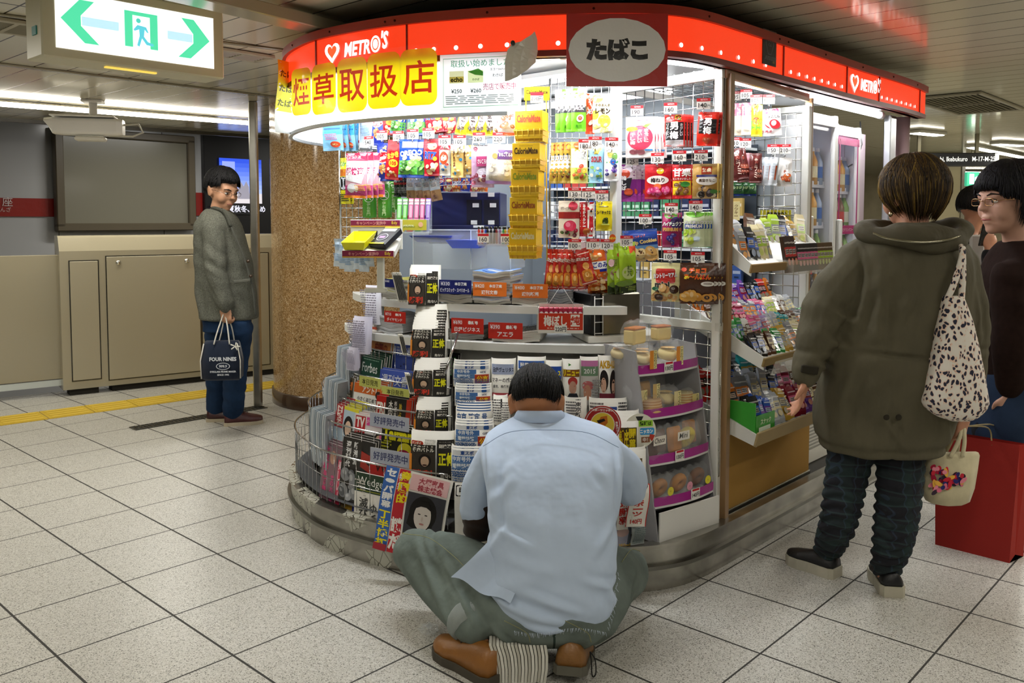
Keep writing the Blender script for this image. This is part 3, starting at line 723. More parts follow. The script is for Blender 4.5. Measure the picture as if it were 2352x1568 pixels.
for(u,n,L,pw)in((2.95,2.6,1.1,4.5),(3.6,2.9,1.2,5),(4.5,2.9,1.2,5)):
    c=K(u,n,FZ0+.03);o=thing('interior_lamp','fluorescent lamp on the kiosk ceiling behind the hanging snacks','lamp',c,YF,'lamps inside the kiosk')
    MB('#ffffff','lamp').box((0,0,0),(L,.05,.02)).build('tube',o);MB('#e8eaec','paint').box((0,0,.02),(L+.05,.10,.02)).build('fitting',o)
    light('interior_light',c-[0,0,.03],L,pw,(.93,.97,1),(0,0,YF),.12)
for px in(760,900,1060):
    x,y,a=on(px,.14);light('front_tube_light',(x,y,FZ0-.0),.4,2.6,(.95,.98,1),(.0,0,a),.05)
for px in(1130,1240,1340,1440):
    x,y,a=on(px,.16);light('front_tube_light',(x,y,FZ0+.02),.2,1.4,(.95,.98,1),(.0,0,a),.05)
x,y,a=on(820,.12);x2,y2,_=on(1250,.12)
tube_lamp((x,y,FZ0+.03),(on(1000,.13)[0],on(1000,.13)[1],FZ0+.03),'fluorescent tube behind the yellow tobacco banner',power=2.5)
tube_lamp((on(1030,.13)[0],on(1030,.13)[1],FZ0+.03),(on(1290,.13)[0],on(1290,.13)[1],FZ0+.03),'fluorescent tube behind the white price notice',power=2.5)
# inner body: counter wall, back walls
mb=MB('#c9cac5','paint');band(mb,.40,.43,.17,.86,38,155);mb.build('counter_wall',KI)
mb=MB('#8b939a','paint')
a,b_,c=K(3.95,3.5,.17),K(3.95,1.95,.17),K(5.3,2.0,.17)
mb.quad([a,b_,b_+[0,0,FZ0-.1],a+[0,0,FZ0-.1]]);mb.quad([a,K(2.9,3.5,.17),K(2.9,3.5,FZ0+.07),a+[0,0,FZ0-.1]]);mb.build('back_wall',KI)
o=thing('cigarette_shelf','white wall shelf of small packs deep inside the kiosk behind the snacks','shelf',K(3.90,3.30,.9),YF);mb=MB('#c9cdd0','paint')
for k in range(6):MB('#c9cdd0','paint').box((.64,-.02,.165*k),(1.3,.09,.012)).build('shelf_board',o)
MB('#3c434c','matte').box((.64,.03,.42),(1.3,.01,.86)).build('shelf_back',o);rq=random.Random(21);CG=[('white','#e4e4e0'),('blue','#3a5a9c'),('red','#a83a34'),('green','#3f7a54'),('navy','#1f2848'),('gold','#b89a54'),('grey','#8a8e94')];CM=[]
for nm,c in CG:mb=MB(c,'gloss');mb.box((0,0,.043),(.052,.022,.086),b=.001);put(mb,[(T_rect(-.02,.045,.02,.06),mix(c,'#ffffff',.6)),(T_rect(-.012,.025,.012,.032),mix(c,'#000000',.5))],flat(-.011));CM.append((nm,mb.mesh('cigarette_pack')))
for k in range(5):
    for j in range(21):
        nm,me=CM[(j//3+k*2+rq.randrange(2))%7];q=bpy.data.objects.new('cigarette_pack',me);LINK(q);q.location=tuple(K(3.86,3.27-.06*j,.907+.165*k));q.rotation_euler=(0,0,YF)
        r_=('lowest','second','third','fourth','top')[k];tag(q,'%s cigarette pack on the %s inner shelf of the kiosk'%(nm,r_),'cigarette pack','%s packs on the %s inner shelf'%(nm,r_))
mb=MB('#6d6a64','matte');A=inset(.43)[38:155];mb.add([(x,y,.30)for x,y in A],[tuple(range(len(A)))[::-1]]);mb.build('inner_floor',KI)
# corner post and panel at the far right end
p=K(5.20,1.77,0)
MB('#a58a8e','lacquer').tube([(p[0],p[1],.17),(p[0],p[1],FZ0)],.05,20).build('corner_pole',KI)
p=K(5.06,1.78,0);MB('#c9cdd2','steel').box((p[0],p[1],1.07),(.09,.04,1.8),R=rotz(YS),b=.005).build('end_post',KI)
p=K(4.88,1.92,0);MB('#d6c4cc','paint').box((p[0],p[1],1.02),(.30,.03,1.7),R=rotz(YS)).build('end_panel',KI)
# pink column inside
p=atY(1333,760,3.75);MB('#bb9c98','paint').tube([(p[0],p[1],.17),(p[0],p[1],1.3)],.04,16).build('inner_pole',KI)
MB('#1b1b1b','plastic').tube([K(4.88,1.88,1.93),K(4.86,1.86,1.80),K(4.78,1.86,1.70),K(4.70,1.87,1.67)],.004,6).build('hanging_cable',KI)
# shelves for magazines at the service window
SH1,SH2=1.035,.885
for z,d0,i0,i1 in((SH1,.30,52,128),(SH2,.26,52,128)):
    mb=MB('#dfe0db','paint');band(mb,d0,d0+.36,z-.032,z,i0,i1);mb.build('shelf',KI)
for px in(868,1240):x,y,a=on(px,.34);MB('#c9cac5','paint').box((x,y,(SH1+SH2)/2),(.02,.05,SH1-SH2-.03),R=rotz(a)).build('shelf_support',KI)
# ================================================================ GOODS ON HOOKS
def pouch_mesh(w,h,t_,bg,spec,seal=.07,fn='plastic',back=None,seed=0,clear=False):
    rnd=random.Random(seed*7+int(w*1e4));ph=[rnd.uniform(0,6)for _ in range(4)]
    def F(x,z):  # half thickness at x (from centre), z (0 top .. -h)
        a=np.clip(-z/h,0,1);s=np.clip((a-seal)/.16,0,1)*np.clip((1-seal-a)/.14,0,1);s=s*s*(3-2*s)
        e=1-np.abs(2*x/w)**2.6
        return t_/2*np.clip(e,0,1)*s*(.8+.3*np.sin(3*a+ph[0])**2)+.0008
    def wob(x,z):a=-z/h;return.006*t_/.03*(np.sin(9*x/w+ph[1])*(a-.5)+.6*np.sin(6*a+ph[2]))+.0022*np.sin(60*x/w+ph[3])*np.clip(np.abs(a-.5)*2-.82,0,1)*5
    mb=MB(bg,fn)
    def fr(i,j,s):x=(i-.5)*w;z=-j*h;return(x,-s*float(F(x,z))+float(wob(x,z)),z)
    mb.grid(lambda i,j:fr(i,j,1),10,14);mb.grid(lambda i,j:fr(i,j,-1),10,14,back or mix(bg,'#b8b8b8',.3))
    def mp(P,e):x=P[:,0];z=P[:,1]-h/2;return np.stack([x,-F(x,z)+wob(x,z)-e,z],1)
    put(mb,art(w,h,spec),mp,L=max(w,h)/7,clip=(-w/2,-h/2,w/2,h/2),e0=.0009)
    k=.42
    for s in(-1,1):  # crimped seal lines
        for q in range(3):
            z=s*(h/2-h*seal*(.25+.25*q));put(mb,[(T_rect(-w/2,z-.0006,w/2,z+.0006),mix(bg,'#ffffff',.35))],mp,L=w/6,e0=.0004)
    return mb.mesh('pouch')
FOOD=['#e2b26a','#c98a3c','#f0cf92','#a8642a']
D={}
D['mask365']=('#8cc8ea',[('r',-.5,-.12,.5,.5,'#4aa6dc'),('e',-.42,.46,.18,.05,'#e8e85a'),('t','365',.02,.36,.11,'#ffffff'),('r',-.4,.2,.42,.25,'#2a6fb4'),('t','ﾏｽｸ 快適 やさしい',0,.13,.05,'#f4f0a0',{'w':.8}),('r',-.4,0,.42,.035,'#1c5c9c'),('l',-.3,-.25,.3,-.1,4,'#d26a8a'),('e',.22,-.36,.24,.07,'#d04a28'),('t','30枚入',.22,-.36,.05,'#fff0a0')])
D['palemask']=('#dce9f4',[('r',-.5,.1,.5,.5,'#c2d8ee'),('l',-.3,-.3,.3,0,6,'#8fb4d8'),('t','マスク',0,.25,.1,'#6f9cc8',{'w':.7})])
D['combos']=('#2a3ca8',[('e',0,.12,.46,.16,'#ffffff',.25),('e',0,.12,.42,.13,'#c8202c',.25),('t','Combos',0,.12,.12,'#ffffff',{'w':.76,'bold':.05,'rot':.2}),('b',9,3,-.34,-.4,.3,-.08,.13,FOOD),('b',4,5,-.2,.28,.3,.42,.1,FOOD)])
D['redsnack']=('#c0181c',[('t','おかき',0,.12,.15,'#f8e23a',{'w':.8,'bold':.05,'rot':.3}),('e',.1,-.08,.3,.1,'#f6d82e'),('t','105',.1,-.08,.1,'#c0181c',{'bold':.04}),('b',8,8,-.3,-.4,.3,-.2,.12,['#f2d8a0','#e8a04a','#fff3d0'])])
D['oreo']=('#1c48b4',[('r',-.5,-.42,.5,-.05,'#58a83e'),('r',-.3,.28,.5,.44,'#e8e8f4'),('o','OREO',.02,.14,.15,'#ffffff',{'w':.92,'bold':.06,'oc':'#0c2a7c','rot':.12}),('b',4,2,-.35,.0,.35,.04,.12,['#e6d9a2']),('b',6,4,-.35,-.38,.35,-.12,.17,['#7fc05a','#2b211c','#3a6a2c','#b5d890'])])
D['ritz']=('#b41c2c',[('e',.1,.3,.3,.1,'#f0d890'),('o','RITZ',-.02,.05,.2,'#2448a8',{'w':.8,'bold':.06,'oc':'#f8e8b0','rot':-.1}),('b',7,6,-.35,-.42,.35,-.14,.18,['#edd6a2','#e0b878','#f8ecd0']),('e',.3,-.04,.13,.06,'#f4c43a')])
D['bagel']=('#e8e2d4',[('r',-.5,.3,.5,.5,'#b02030'),('e',0,.05,.36,.2,'#d8502a'),('e',0,.05,.2,.1,'#f6e6c6'),('b',6,9,-.35,-.35,.35,-.1,.15,['#3c78b8','#c84030','#e8d2a0']),('t','ハム',0,.4,.1,'#ffffff')])
D['gold']=('#d8b468',[('r',-.5,.25,.5,.5,'#f0e6cc'),('v','Caramel',-.2,.1,.6,'#5a2a18',{'w':.16}),('b',10,11,-.3,-.4,.4,.3,.13,['#f2dc9a','#b88838','#fff2c8','#2a90c8'])])
D['mauve']=('#c09ab6',[('b',4,13,-.35,.3,.4,.46,.1,['#f0d8b0','#8a3a4c']),('r',-.22,.0,.5,.24,'#a8406c'),('t','さいころいも',.14,.12,.11,'#ffffff',{'w':.6}),('e',.08,-.16,.3,.12,'#e8dcec'),('b',7,15,-.4,-.42,.4,-.2,.1,['#8a3a4c','#efd2a4','#b8627a'])])
D['walnut']=('#e9e6e6',[('r',-.1,.12,.5,.36,'#6a4a86'),('t','きなこくるみ',.2,.24,.1,'#ffffff',{'w':.5,'bold':.04}),('e',-.2,.2,.1,.07,'#d8a868'),('b',16,17,-.4,-.34,.38,.05,.1,['#ddd6cc','#efe8dc','#c9bfae']),('r',-.5,-.5,.5,-.42,'#8a6a9c')])
D['figyellow']=('#d8cc28',[('p',[(-.3,.5),(.3,.5),(.4,.1),(0,-.4),(-.4,.1)],'#f4f2e4'),('v','黒糖',0,.1,.45,'#3a2a28',{'w':.4,'bold':.04}),('b',6,19,-.3,-.35,.3,-.1,.14,['#3f3430','#5a4636'])])
D['nuts']=('#f2efec',[('l',-.1,.2,.4,.35,3,'#c03a3a'),('b',4,21,-.25,.1,.25,.3,.1,['#7a4426']),('b',8,23,-.38,-.32,.38,-.08,.12,['#7a4426','#94603a','#d9b88c']),('r',-.5,-.5,.5,-.4,'#d0502e'),('t','素焼きナッツ',0,-.0,.09,'#a23030',{'w':.8})])
D['pinkmask']=('#f0b8c8',[('r',-.5,.34,.5,.5,'#d83a5c'),('p',[(-.46,-.1),(-.46,.3),(.3,.3),(.46,.1),(.3,-.18)],'#ffffff'),('t','超快適',-.02,.1,.17,'#c82a6c',{'w':.84,'bold':.03}),('r',-.5,-.44,.5,-.22,'#c84a86'),('e',-.1,-.28,.28,.11,'#f4f4f8'),('l',.05,-.34,.46,-.2,4,'#f8c84a'),('r',-.5,-.5,.5,-.44,'#e8882c'),('t','プリーツ 30',-.1,.42,.08,'#ffffff',{'w':.7})])
D['yellowcard']=('#f0e82a',[('r',-.5,.1,.5,.25,'#d87a2a'),('r',-.5,-.2,.5,.08,'#1c1c1c'),('e',0,-.05,.4,.14,'#d8dce4'),('t','Ultra',0,.37,.1,'#38a030',{'w':.8}),('l',-.4,-.45,.4,-.28,4,'#3a3a3a')])
D['brown']=('#a8845c',[('r',-.5,-.1,.5,.35,'#c2d0dc'),('r',-.3,.0,.3,.2,'#e6e6e6'),('l',-.25,.02,.25,.18,6,'#30303a'),('v','おつまみ',0,-.28,.3,'#5c3a20',{'w':.3})])
D['black']=('#1c1c1e',[('t','Kirin',0,.2,.14,'#c83a3a',{'w':.7}),('l',-.35,-.3,.35,0,6,'#8a8a8a')])
D['jackg']=('#6cbc2c',[('r',-.5,.02,.5,.5,'#e4dccf'),('r',-.5,-.06,.5,.1,'#3a3c40'),('t','JACK',0,.02,.1,'#f4f4f4',{'w':.8,'bold':.04}),('b',5,25,-.3,.16,.3,.42,.14,['#e6d8c8','#c89c7c']),('e',.1,-.2,.22,.09,'#e8dcc8',-.7),('e',.1,-.2,.14,.05,'#8a4a38',-.7),('t','亀田',0,-.38,.07,'#3c8a1c')])
D['jackr']=('#e8502c',[('r',-.5,.02,.5,.5,'#e8dcd4'),('r',-.5,-.06,.5,.1,'#3a3c40'),('t','JACK',0,.02,.1,'#f4f4f4',{'w':.8,'bold':.04}),('b',5,25,-.3,.16,.3,.42,.14,['#ead8d0','#c88c84']),('e',.1,-.22,.2,.08,'#f0dcc8',-.7)])
D['lemon']=('#f3efcf',[('e',-.28,.36,.3,.1,'#f6ea5a'),('e',.1,-.2,.34,.17,'#f4de4a'),('e',-.4,-.05,.2,.12,'#f2d23c'),('o','そのまんま',0,.2,.07,'#4a3a24',{'w':.8}),('o','レモン',.02,.05,.14,'#2e281c',{'w':.8,'bold':.05}),('b',8,27,-.4,-.45,.4,-.3,.12,['#e8e0a0','#cfd470']),('t','瀬戸内',.1,-.2,.08,'#c89c1c')])
D['soursd']=('#b89a3a',[('e',0,.38,.3,.08,'#a8502c'),('r',-.5,.05,.5,.22,'#2a2c30'),('r',-.5,-.15,.5,.06,'#dfe2e4'),('t','SOURS',0,.12,.13,'#f0f0f0',{'w':.9,'bold':.05}),('b',12,29,-.4,-.45,.4,-.15,.14,['#d8882c','#7a2a1c','#e8c03a','#5c6a2a'])])
D['soursy']=('#e6e07a',[('r',-.46,-.12,.46,.34,'#f6f6ee'),('o','SOURS',0,.16,.15,'#ffffff',{'w':.9,'bold':.06,'oc':'#2a6a3c','ow':.05}),('t','50',-.1,.34,.1,'#d8b81c',{'bold':.05}),('b',14,31,-.4,-.44,.42,-.08,.13,['#e8a03a','#e05a3a','#7a3a7c','#e8d03a','#a8c83a']),('e',-.1,.42,.25,.07,'#d86a3a')])
D['soursb']=('#9cd0ea',[('e',.1,.36,.3,.07,'#f0e05a'),('o','SOUR',.02,.1,.15,'#b03a4c',{'w':.8,'bold':.05,'oc':'#ffffff'}),('t','50',0,.28,.1,'#f0c83a',{'bold':.05}),('b',12,33,-.4,-.44,.4,-.06,.12,['#b83a3c','#e8e2d0','#4a9ac8','#8cc05a'])])
D['fruit']=('#eaf0f4',[('e',-.1,.28,.2,.12,'#f2e07a'),('e',.2,.2,.2,.1,'#8cc86a'),('e',.1,.05,.2,.09,'#3a6ac0'),('b',9,35,-.38,-.36,.3,-.05,.12,['#2c2a6c','#6c4a9c','#d8704a']),('b',6,36,-.4,.0,.4,.06,.06,['#d83a5c','#3aa85c','#e8c83a'])])
D['raspb']=('#eae0cf',[('r',-.5,.02,.5,.2,'#a02a2c'),('e',.2,.36,.22,.12,'#c8324c'),('t','ぜりーのおやつ',-.1,.3,.07,'#4a3a30',{'w':.6}),('e',.05,-.18,.3,.15,'#c8284c'),('e',-.05,-.14,.12,.07,'#e87a96'),('b',8,37,-.4,-.44,.4,-.3,.09,['#a01c34','#5c1c24','#4a7a3c'])])
D['redlady']=('#b81c24',[('r',-.02,-.5,.5,.5,'#ece6e2'),('v','おなかへルシー',-.25,.1,.7,'#ffffff',{'w':.2,'bold':.04}),('p',[(.12,.1),(.36,.1),(.42,-.25),(.3,-.4),(.08,-.25)],'#c82430'),('e',.24,.2,.07,.05,'#e8bfa0'),('e',.24,.235,.075,.035,'#2a1c18'),('e',-.1,-.35,.25,.1,'#c8703a')])
D['yellowgrape']=('#f0e01c',[('r',-.3,.3,.3,.34,'#8a7a1c'),('o','シゲキックス',0,.12,.14,'#2a2a1c',{'w':.9,'bold':.06}),('e',.1,-.18,.2,.12,'#4a5a1c'),('b',6,39,-.1,-.26,.25,-.08,.09,['#6a7a2c','#3a4a14']),('r',-.15,-.3,.35,-.26,'#d8e86a')])
D['kameda']=('#b32216',[('r',-.5,.36,.5,.38,'#f0d8c0'),('r',-.5,-.46,.5,-.44,'#f0d8c0'),('o','ぽたぽた焼',-.05,.22,.1,'#fff4e8',{'w':.85,'bold':.04,'rot':-.2,'oc':'#8a140c'}),('e',.05,.02,.22,.1,'#e0a050'),('R',-.34,-.42,.34,-.08,'#e8902c',.2),('e',0,-.26,.27,.14,'#c8842c'),('e',-.04,-.22,.14,.07,'#e8b868')])
D['tsumami']=('#ea6a1c',[('r',-.5,-.08,.5,.14,'#ffffff'),('o','味ごのみ',.02,.04,.17,'#1c2c9c',{'w':.94,'bold':.07}),('r',.1,-.16,.5,-.08,'#1c2c9c'),('b',8,41,-.35,.2,.35,.4,.13,FOOD),('b',12,43,-.42,-.46,.36,-.16,.13,FOOD+['#d86a1c'])])
D['rabbit']=('#e2a8bc',[('e',0,.0,.42,.34,'#f6f0ee'),('l',-.28,-.2,.3,.2,9,'#6a4a4c'),('e',.36,.33,.1,.06,'#a83a2c'),('e',-.12,.08,.2,.12,'#efc8cc'),('b',5,45,-.3,-.3,.3,-.2,.06,['#8a3a4c'])])
D['green']=('#a0c42c',[('r',.1,.28,.5,.42,'#d8502c'),('e',0,-.1,.38,.13,'#c8d88c'),('v','抹茶',.05,-.06,.22,'#3c5a1c',{'w':.3}),('r',-.5,-.5,.5,-.32,'#2c381c'),('l',.0,-.46,.4,-.36,3,'#9ab04a'),('e',-.1,-.3,.35,.06,'#6a8a2c')])
D['cookie']=('#2448a0',[('r',-.5,-.5,.5,-.1,'#e2c890'),('r',-.5,-.12,.5,.0,'#6a9ad0'),('o','Chip Cookies',.05,.1,.16,'#f0d890',{'w':.9,'bold':.05,'oc':'#12246c','rot':.1}),('t','チョコチップ',-.1,.28,.08,'#d86a4a',{'w':.5,'rot':.1}),('b',10,47,-.38,-.38,.38,-.14,.17,['#e2b878','#d8a860','#f0d8a0']),('b',14,48,-.38,-.38,.38,-.14,.035,['#5c3418'])])
D['peach']=('#eeeae8',[('e',0,-.02,.44,.3,'#e0405c'),('e',-.05,.05,.3,.2,'#e8627c'),('e',-.28,.2,.2,.06,'#f0d83a'),('p',[(.02,.3),(.4,.34),(.2,.22)],'#7ac04a'),('v','まるごと',.22,.04,.34,'#ffffff',{'w':.15,'bold':.03}),('v','おいしい',.0,.02,.34,'#ffffff',{'w':.15,'bold':.03}),('v','干し梅',-.24,-.04,.3,'#ffffff',{'w':.18,'bold':.05}),('e',-.2,-.36,.16,.06,'#a8606a'),('e',.04,-.37,.14,.06,'#b06a74'),('r',.18,-.34,.44,-.3,'#4a9ad8'),('r',-.1,.4,.25,.42,'#d86a7c')])
D['otoko1']=('#cc2620',[('r',-.44,-.3,.44,.26,'#1e1e22'),('r',-.44,-.5,.44,-.3,'#c8c8cc'),('o','超',.18,.38,.2,'#2a1c14',{'oc':'#f4dc2a','ow':.12}),('v','男梅',-.02,.0,.56,'#f4f4f4',{'w':.42,'bold':.06}),('v','ソフト',-.34,.02,.4,'#d0d0d0',{'w':.12}),('v','きびしい',.34,.02,.4,'#d0d0d0',{'w':.12})])
D['otoko2']=('#d22a1c',[('r',-.4,-.14,.42,.28,'#1e1e22'),('v','男梅',.02,.08,.5,'#f4f4f4',{'w':.4,'bold':.07}),('b',4,49,-.2,-.4,.3,-.22,.13,['#c8502c','#e06a3a']),('t','ノーベル',0,.38,.05,'#f0b0a0',{'w':.5})])
D['umeshiba']=('#7a2a7c',[('r',-.5,.1,.5,.5,'#cfc0cc'),('e',-.1,.25,.3,.13,'#c8482c'),('p',[(-.46,-.18),(-.46,.1),(.3,.14),(.16,-.2)],'#26242a'),('v','梅しば',-.1,.0,.4,'#f4f4f4',{'w':.24,'bold':.05}),('e',.12,-.24,.22,.1,'#c84a24'),('p',[(-.5,-.5),(.5,-.5),(.5,-.25),(.2,-.38),(-.5,-.26)],'#a83ca0')])
D['umeneri']=('#c01c28',[('e',.1,.3,.14,.09,'#f0c82a'),('t','ロリン',.1,.33,.06,'#a01418',{'w':.2}),('e',.0,.04,.42,.13,'#f4eee8'),('t','梅ねり',.0,.04,.14,'#2a2024',{'w':.64,'bold':.04}),('e',0,-.14,.14,.08,'#e8703a'),('b',16,51,-.38,-.42,.38,-.2,.11,['#d83a7c','#c02c6a','#e05a90'])])
D['amaguri']=('#c4242a',[('o','甘栗',0,.27,.25,'#ffffff',{'w':.94,'bold':.07,'fit':True}),('t','むいちゃいました',0,.08,.07,'#f4e8e8',{'w':.9}),('r',-.46,-.4,.46,.02,'#e8c82a'),('b',9,53,-.38,-.36,.36,-.06,.15,['#7a4a28','#a06a3c','#c89858']),('e',.18,-.08,.24,.08,'#3c8a3a'),('r',-.5,-.5,.5,-.4,'#c4242a')])
D['amaguri2']=('#b8904c',[('r',-.16,.2,.22,.42,'#a0341c'),('t','甘栗',.03,.32,.13,'#f0e0c0',{'bold':.04}),('e',.04,.02,.4,.14,'#f0ece6'),('r',-.35,.12,.42,.18,'#2c2c6c'),('t','黒蜜きなこ',.04,.02,.09,'#5a3c20',{'w':.64}),('b',10,55,-.4,-.42,.4,-.16,.15,['#4a3a3c','#c89c5c','#e8d8b0','#2c201c']),('e',.3,-.3,.14,.06,'#4a8a3a'),('r',.42,-.5,.48,.5,'#e8c870')])
D['hichewp']=('#a01c5c',[('e',.0,.42,.4,.1,'#5c8a2c'),('e',.3,.2,.3,.18,'#3a2468'),('o','ハイチュウ',0,.17,.13,'#ffffff',{'w':.92,'bold':.05,'oc':'#2c2468','ow':.06,'shear':.15}),('o','PREMIUM',0,.01,.1,'#d89a3a',{'w':.9,'bold':.05,'oc':'#ffffff','ow':.06}),('b',9,57,-.2,-.4,.4,-.12,.16,['#2c2c8c','#3c3aa0','#4a2c7c'])])
D['hichewg']=('#dde8c0',[('e',.05,.44,.44,.1,'#74b83a'),('o','ハイチュウ',0,.19,.13,'#ffffff',{'w':.92,'bold':.05,'oc':'#2c3468','ow':.06,'shear':.15}),('r',-.44,.02,.46,.15,'#2c58b0'),('t','PREMIUM',0,.085,.09,'#f4f4f4',{'w':.86,'bold':.05}),('b',7,59,-.4,-.36,0,-.04,.17,['#c4dc4a','#d8e87a','#a8cc3a']),('R',.0,-.34,.3,-.2,'#c8dce8',.08)])
D['maam']=('#efe6a8',[('R',-.34,-.02,.36,.36,'#c0302a',.08),('o','カントリーマアム',0,.18,.13,'#ffffff',{'w':.86,'bold':.05,'oc':'#3a2418','rot':.08}),('o','mini',-.1,-.06,.17,'#1c1612',{'w':.6,'bold':.06,'oc':'#f4eedc'}),('b',15,61,-.42,-.46,.42,-.12,.15,['#c89858','#d8ac6c','#b88448','#3a2418']),('e',-.34,-.16,.12,.05,'#2c6a4a')])
D['anpan']=('#4a2a1a',[('e',-.38,.34,.08,.05,'#d84a2a'),('o','チョコ',.02,.32,.13,'#e0401c',{'w':.5,'bold':.06,'oc':'#f4dc3a','ow':.09}),('o','あ〜んぱん',.02,.17,.13,'#e0401c',{'w':.8,'bold':.06,'oc':'#f4dc3a','ow':.09}),('e',.32,.0,.2,.06,'#f0ece4'),('l',.2,-.02,.44,.03,2,'#6a4a3a'),('b',5,63,-.36,-.34,.24,-.28,.19,['#e0a84c','#d89838']),('e',.3,-.34,.17,.1,'#d8983c'),('e',.3,-.33,.08,.05,'#3a2014')])
D['pinkstick']=('#ecdcc4',[('r',-.5,.1,.5,.5,'#e87c96'),('v','ピュレ',0,.24,.4,'#f8e8ec',{'w':.4}),('e',0,-.3,.3,.1,'#f4ecd8')])
D['yellowstick']=('#f0d82a',[('r',-.5,-.3,.5,0,'#6cb03a'),('e',0,-.02,.4,.12,'#d8442c'),('v','ﾚﾓﾝ',0,.28,.3,'#d8502c',{'w':.4,'bold':.04})])
D['umetane']=('#efe6e4',[('b',5,65,-.38,.4,.4,.46,.12,['#c8324c']),('t','ウメのたね',0,.2,.12,'#2c2424',{'w':.84,'bold':.03}),('e',.12,-.08,.32,.16,'#c82c34',-.5),('e',.06,-.04,.14,.1,'#f4e8e0',-.5),('t','うめ',-.2,-.34,.1,'#c8324c')])
D['salami']=('#5c2422',[('v','サラミ',.1,0,.7,'#e8c8b8',{'w':.3}),('b',9,67,-.4,-.4,.4,.2,.16,['#8a3a30','#a0503c','#40181a'])])
D['calpas']=('#c88a94',[('v','calpas',.1,.0,.8,'#2a1c1c',{'w':.24}),('b',5,69,-.4,-.4,.0,.4,.2,['#a85a50','#7a302c'])])
D['silver']=('#c9ced4',[('r',.1,-.3,.3,.2,'#a84a24'),('l',-.3,-.3,.0,.3,6,'#a8b0b8')])
D['squid']=('#e8e4e0',[('b',9,71,-.2,-.3,.3,.28,.18,['#b04a24','#c8602c','#983c1c']),('v','げそ',.1,.1,.5,'#ffffff',{'w':.3,'bold':.05})])
D['greenpk']=('#2c6a34',[('e',0,0,.4,.3,'#1c4a28'),('t','わさび',0,.1,.2,'#c8e8a0',{'w':.7}),('r',-.5,-.5,.5,-.35,'#1c3c9c')])
PM={}
PRODN=0
def prod_mesh(key,w,h,t_=.022,fn='plastic',v=0):
    k=(key,round(w,3),round(h,3),v)
    if k not in PM:bg,sp_=D[key];PM[k]=pouch_mesh(w,h,t_,bg,sp_,fn=fn,seed=v)
    return PM[k]
def facing(px,yaw):return max(.55,math.cos(yaw-math.atan2(-(px-PCX)/FPX,1)))
def stack(key,lab,rect,Y,yaw=0,nb=2,step=(.008,.014,.001),tilt=0,roll=0,fan=0,th=.022,grp=None,fn='plastic',name='snack_pouch',cat='snack pouch',blab=None,jit=.0):
    """a front pouch in the photo's rectangle, and nb more hanging behind it on the same hook"""
    x0,y0,x1,y1=rect;cx=(x0+x1)/2;top=atY(cx,y0,Y);bot=zat(y1,Y,cx)
    w_=(x1-x0)/FPX*Y/facing(cx,yaw);h_=top[2]-bot;rnd=random.Random(x0*7+y0)
    me=prod_mesh(key,w_,h_,th,fn);R=rotz(yaw)
    for i in range(nb+1):
        me_=me if i%2==0 else prod_mesh(key,w_,h_,th,fn,1)
        o=bpy.data.objects.new(name,me_);LINK(o)
        p=top+R@np.array([step[0]*i,step[1]*i,step[2]*i]);o.location=tuple(p)
        j=rnd.uniform(-1,1)*(jit+.02 if i else 0)
        o.rotation_euler=(tilt+(.02*j),roll+j+fan*i*.5,yaw+j+fan*i)
        if i==0:tag(o,'front '+lab if nb else lab,cat,None if nb else grp)
        else:tag(o,blab or(lab+' (behind)'),cat,(grp or lab))
    return top,h_
def price(loc,yaw,num,what,hook=.16,w_=.052,h_=.042,tilt=0,hd=None):
    """chrome hook with its price card; loc = centre of the card"""
    o=thing('display_hook','chrome hook with %s yen price card above %s'%(num,what),'hook',loc,yaw)
    mb=MB('#f2f0ea','gloss');mb.box((0,.0015,0),(w_,.002,h_))
    put(mb,[(T_rect(-w_/2,h_*.22,w_/2,h_/2),'#c8232c'),(T_text('METRO\'S',.002,h_*.36,h_*.13,w=w_*.5,bold=.02),'#f4e0e0'),(T_text(str(num),-.004,-h_*.14,h_*.42,w=w_*.66,bold=.01),'#2c2c2e'),(T_text('円',w_*.38,-h_*.2,h_*.2),'#5a5a5c')],flat(0))
    mb.build('price_card',o)
    mb=MB('#b8babd','chrome');z=-h_/2-.012
    mb.tube([(0,.002,-h_/2+.004),(0,-.006,z),(0,.01,z-.002),(0,hook*.5,z-.0),(0,hook,z+.002)],.0022,6)
    mb.tube([(-.006,.01,z+.008),(-.006,hook,z+.012)],.0018,6);mb.build('rod',o)
    return o
# --- wire-mesh display panels
def wire_grid(o,W,Hh,nx,nz,r=.0022,name='wire_mesh',frame=True,col='#c3c5c8'):
    mb=MB(col,'chrome')
    for i in range(nx+1):mb.tube([(W*i/nx,0,0),(W*i/nx,0,Hh)],r if 0<i<nx else r*1.6,5)
    for j in range(nz+1):mb.tube([(0,-r*1.5,Hh*j/nz),(W,-r*1.5,Hh*j/nz)],r if 0<j<nz else r*1.6,5)
    return mb.build(name,o)
def post(o,p,z0,z1,wx,wy,yaw,col='#dddcd4',wood=None,name='post'):
    mb=MB(col,'paint');mb.box((p[0],p[1],(z0+z1)/2),(wx,wy,z1-z0),R=rotz(yaw),b=.003)
    if wood:
        R=rotz(yaw);q=np.array([p[0],p[1],0])+R@np.array([wx/2+wood/2,0,0]);mb.box((q[0],q[1],(z0+z1)/2),(wood,wy*1.02,z1-z0),'#9a7a54',R=R,b=.002)
    return mb.build(name,o)
TOPZ=1.955
BAY=thing('display_bay','tall wood-edged display bay with wire-mesh sides at the kiosk corner','display stand',(0,0,0))
pA=K(3.07,1.715,0);pB=K(3.95,1.77,0);pA2=K(3.13,2.27,0);pB2=K(3.95,2.25,0)
mb=MB('#e2e1da','paint');mb.box((*(pA[:2]+(pA2-pA)[:2]*.035),(.17+TOPZ)/2),(.035,.03,TOPZ-.17),R=rotz(YF),b=.002)
mb.build('front_post',BAY)
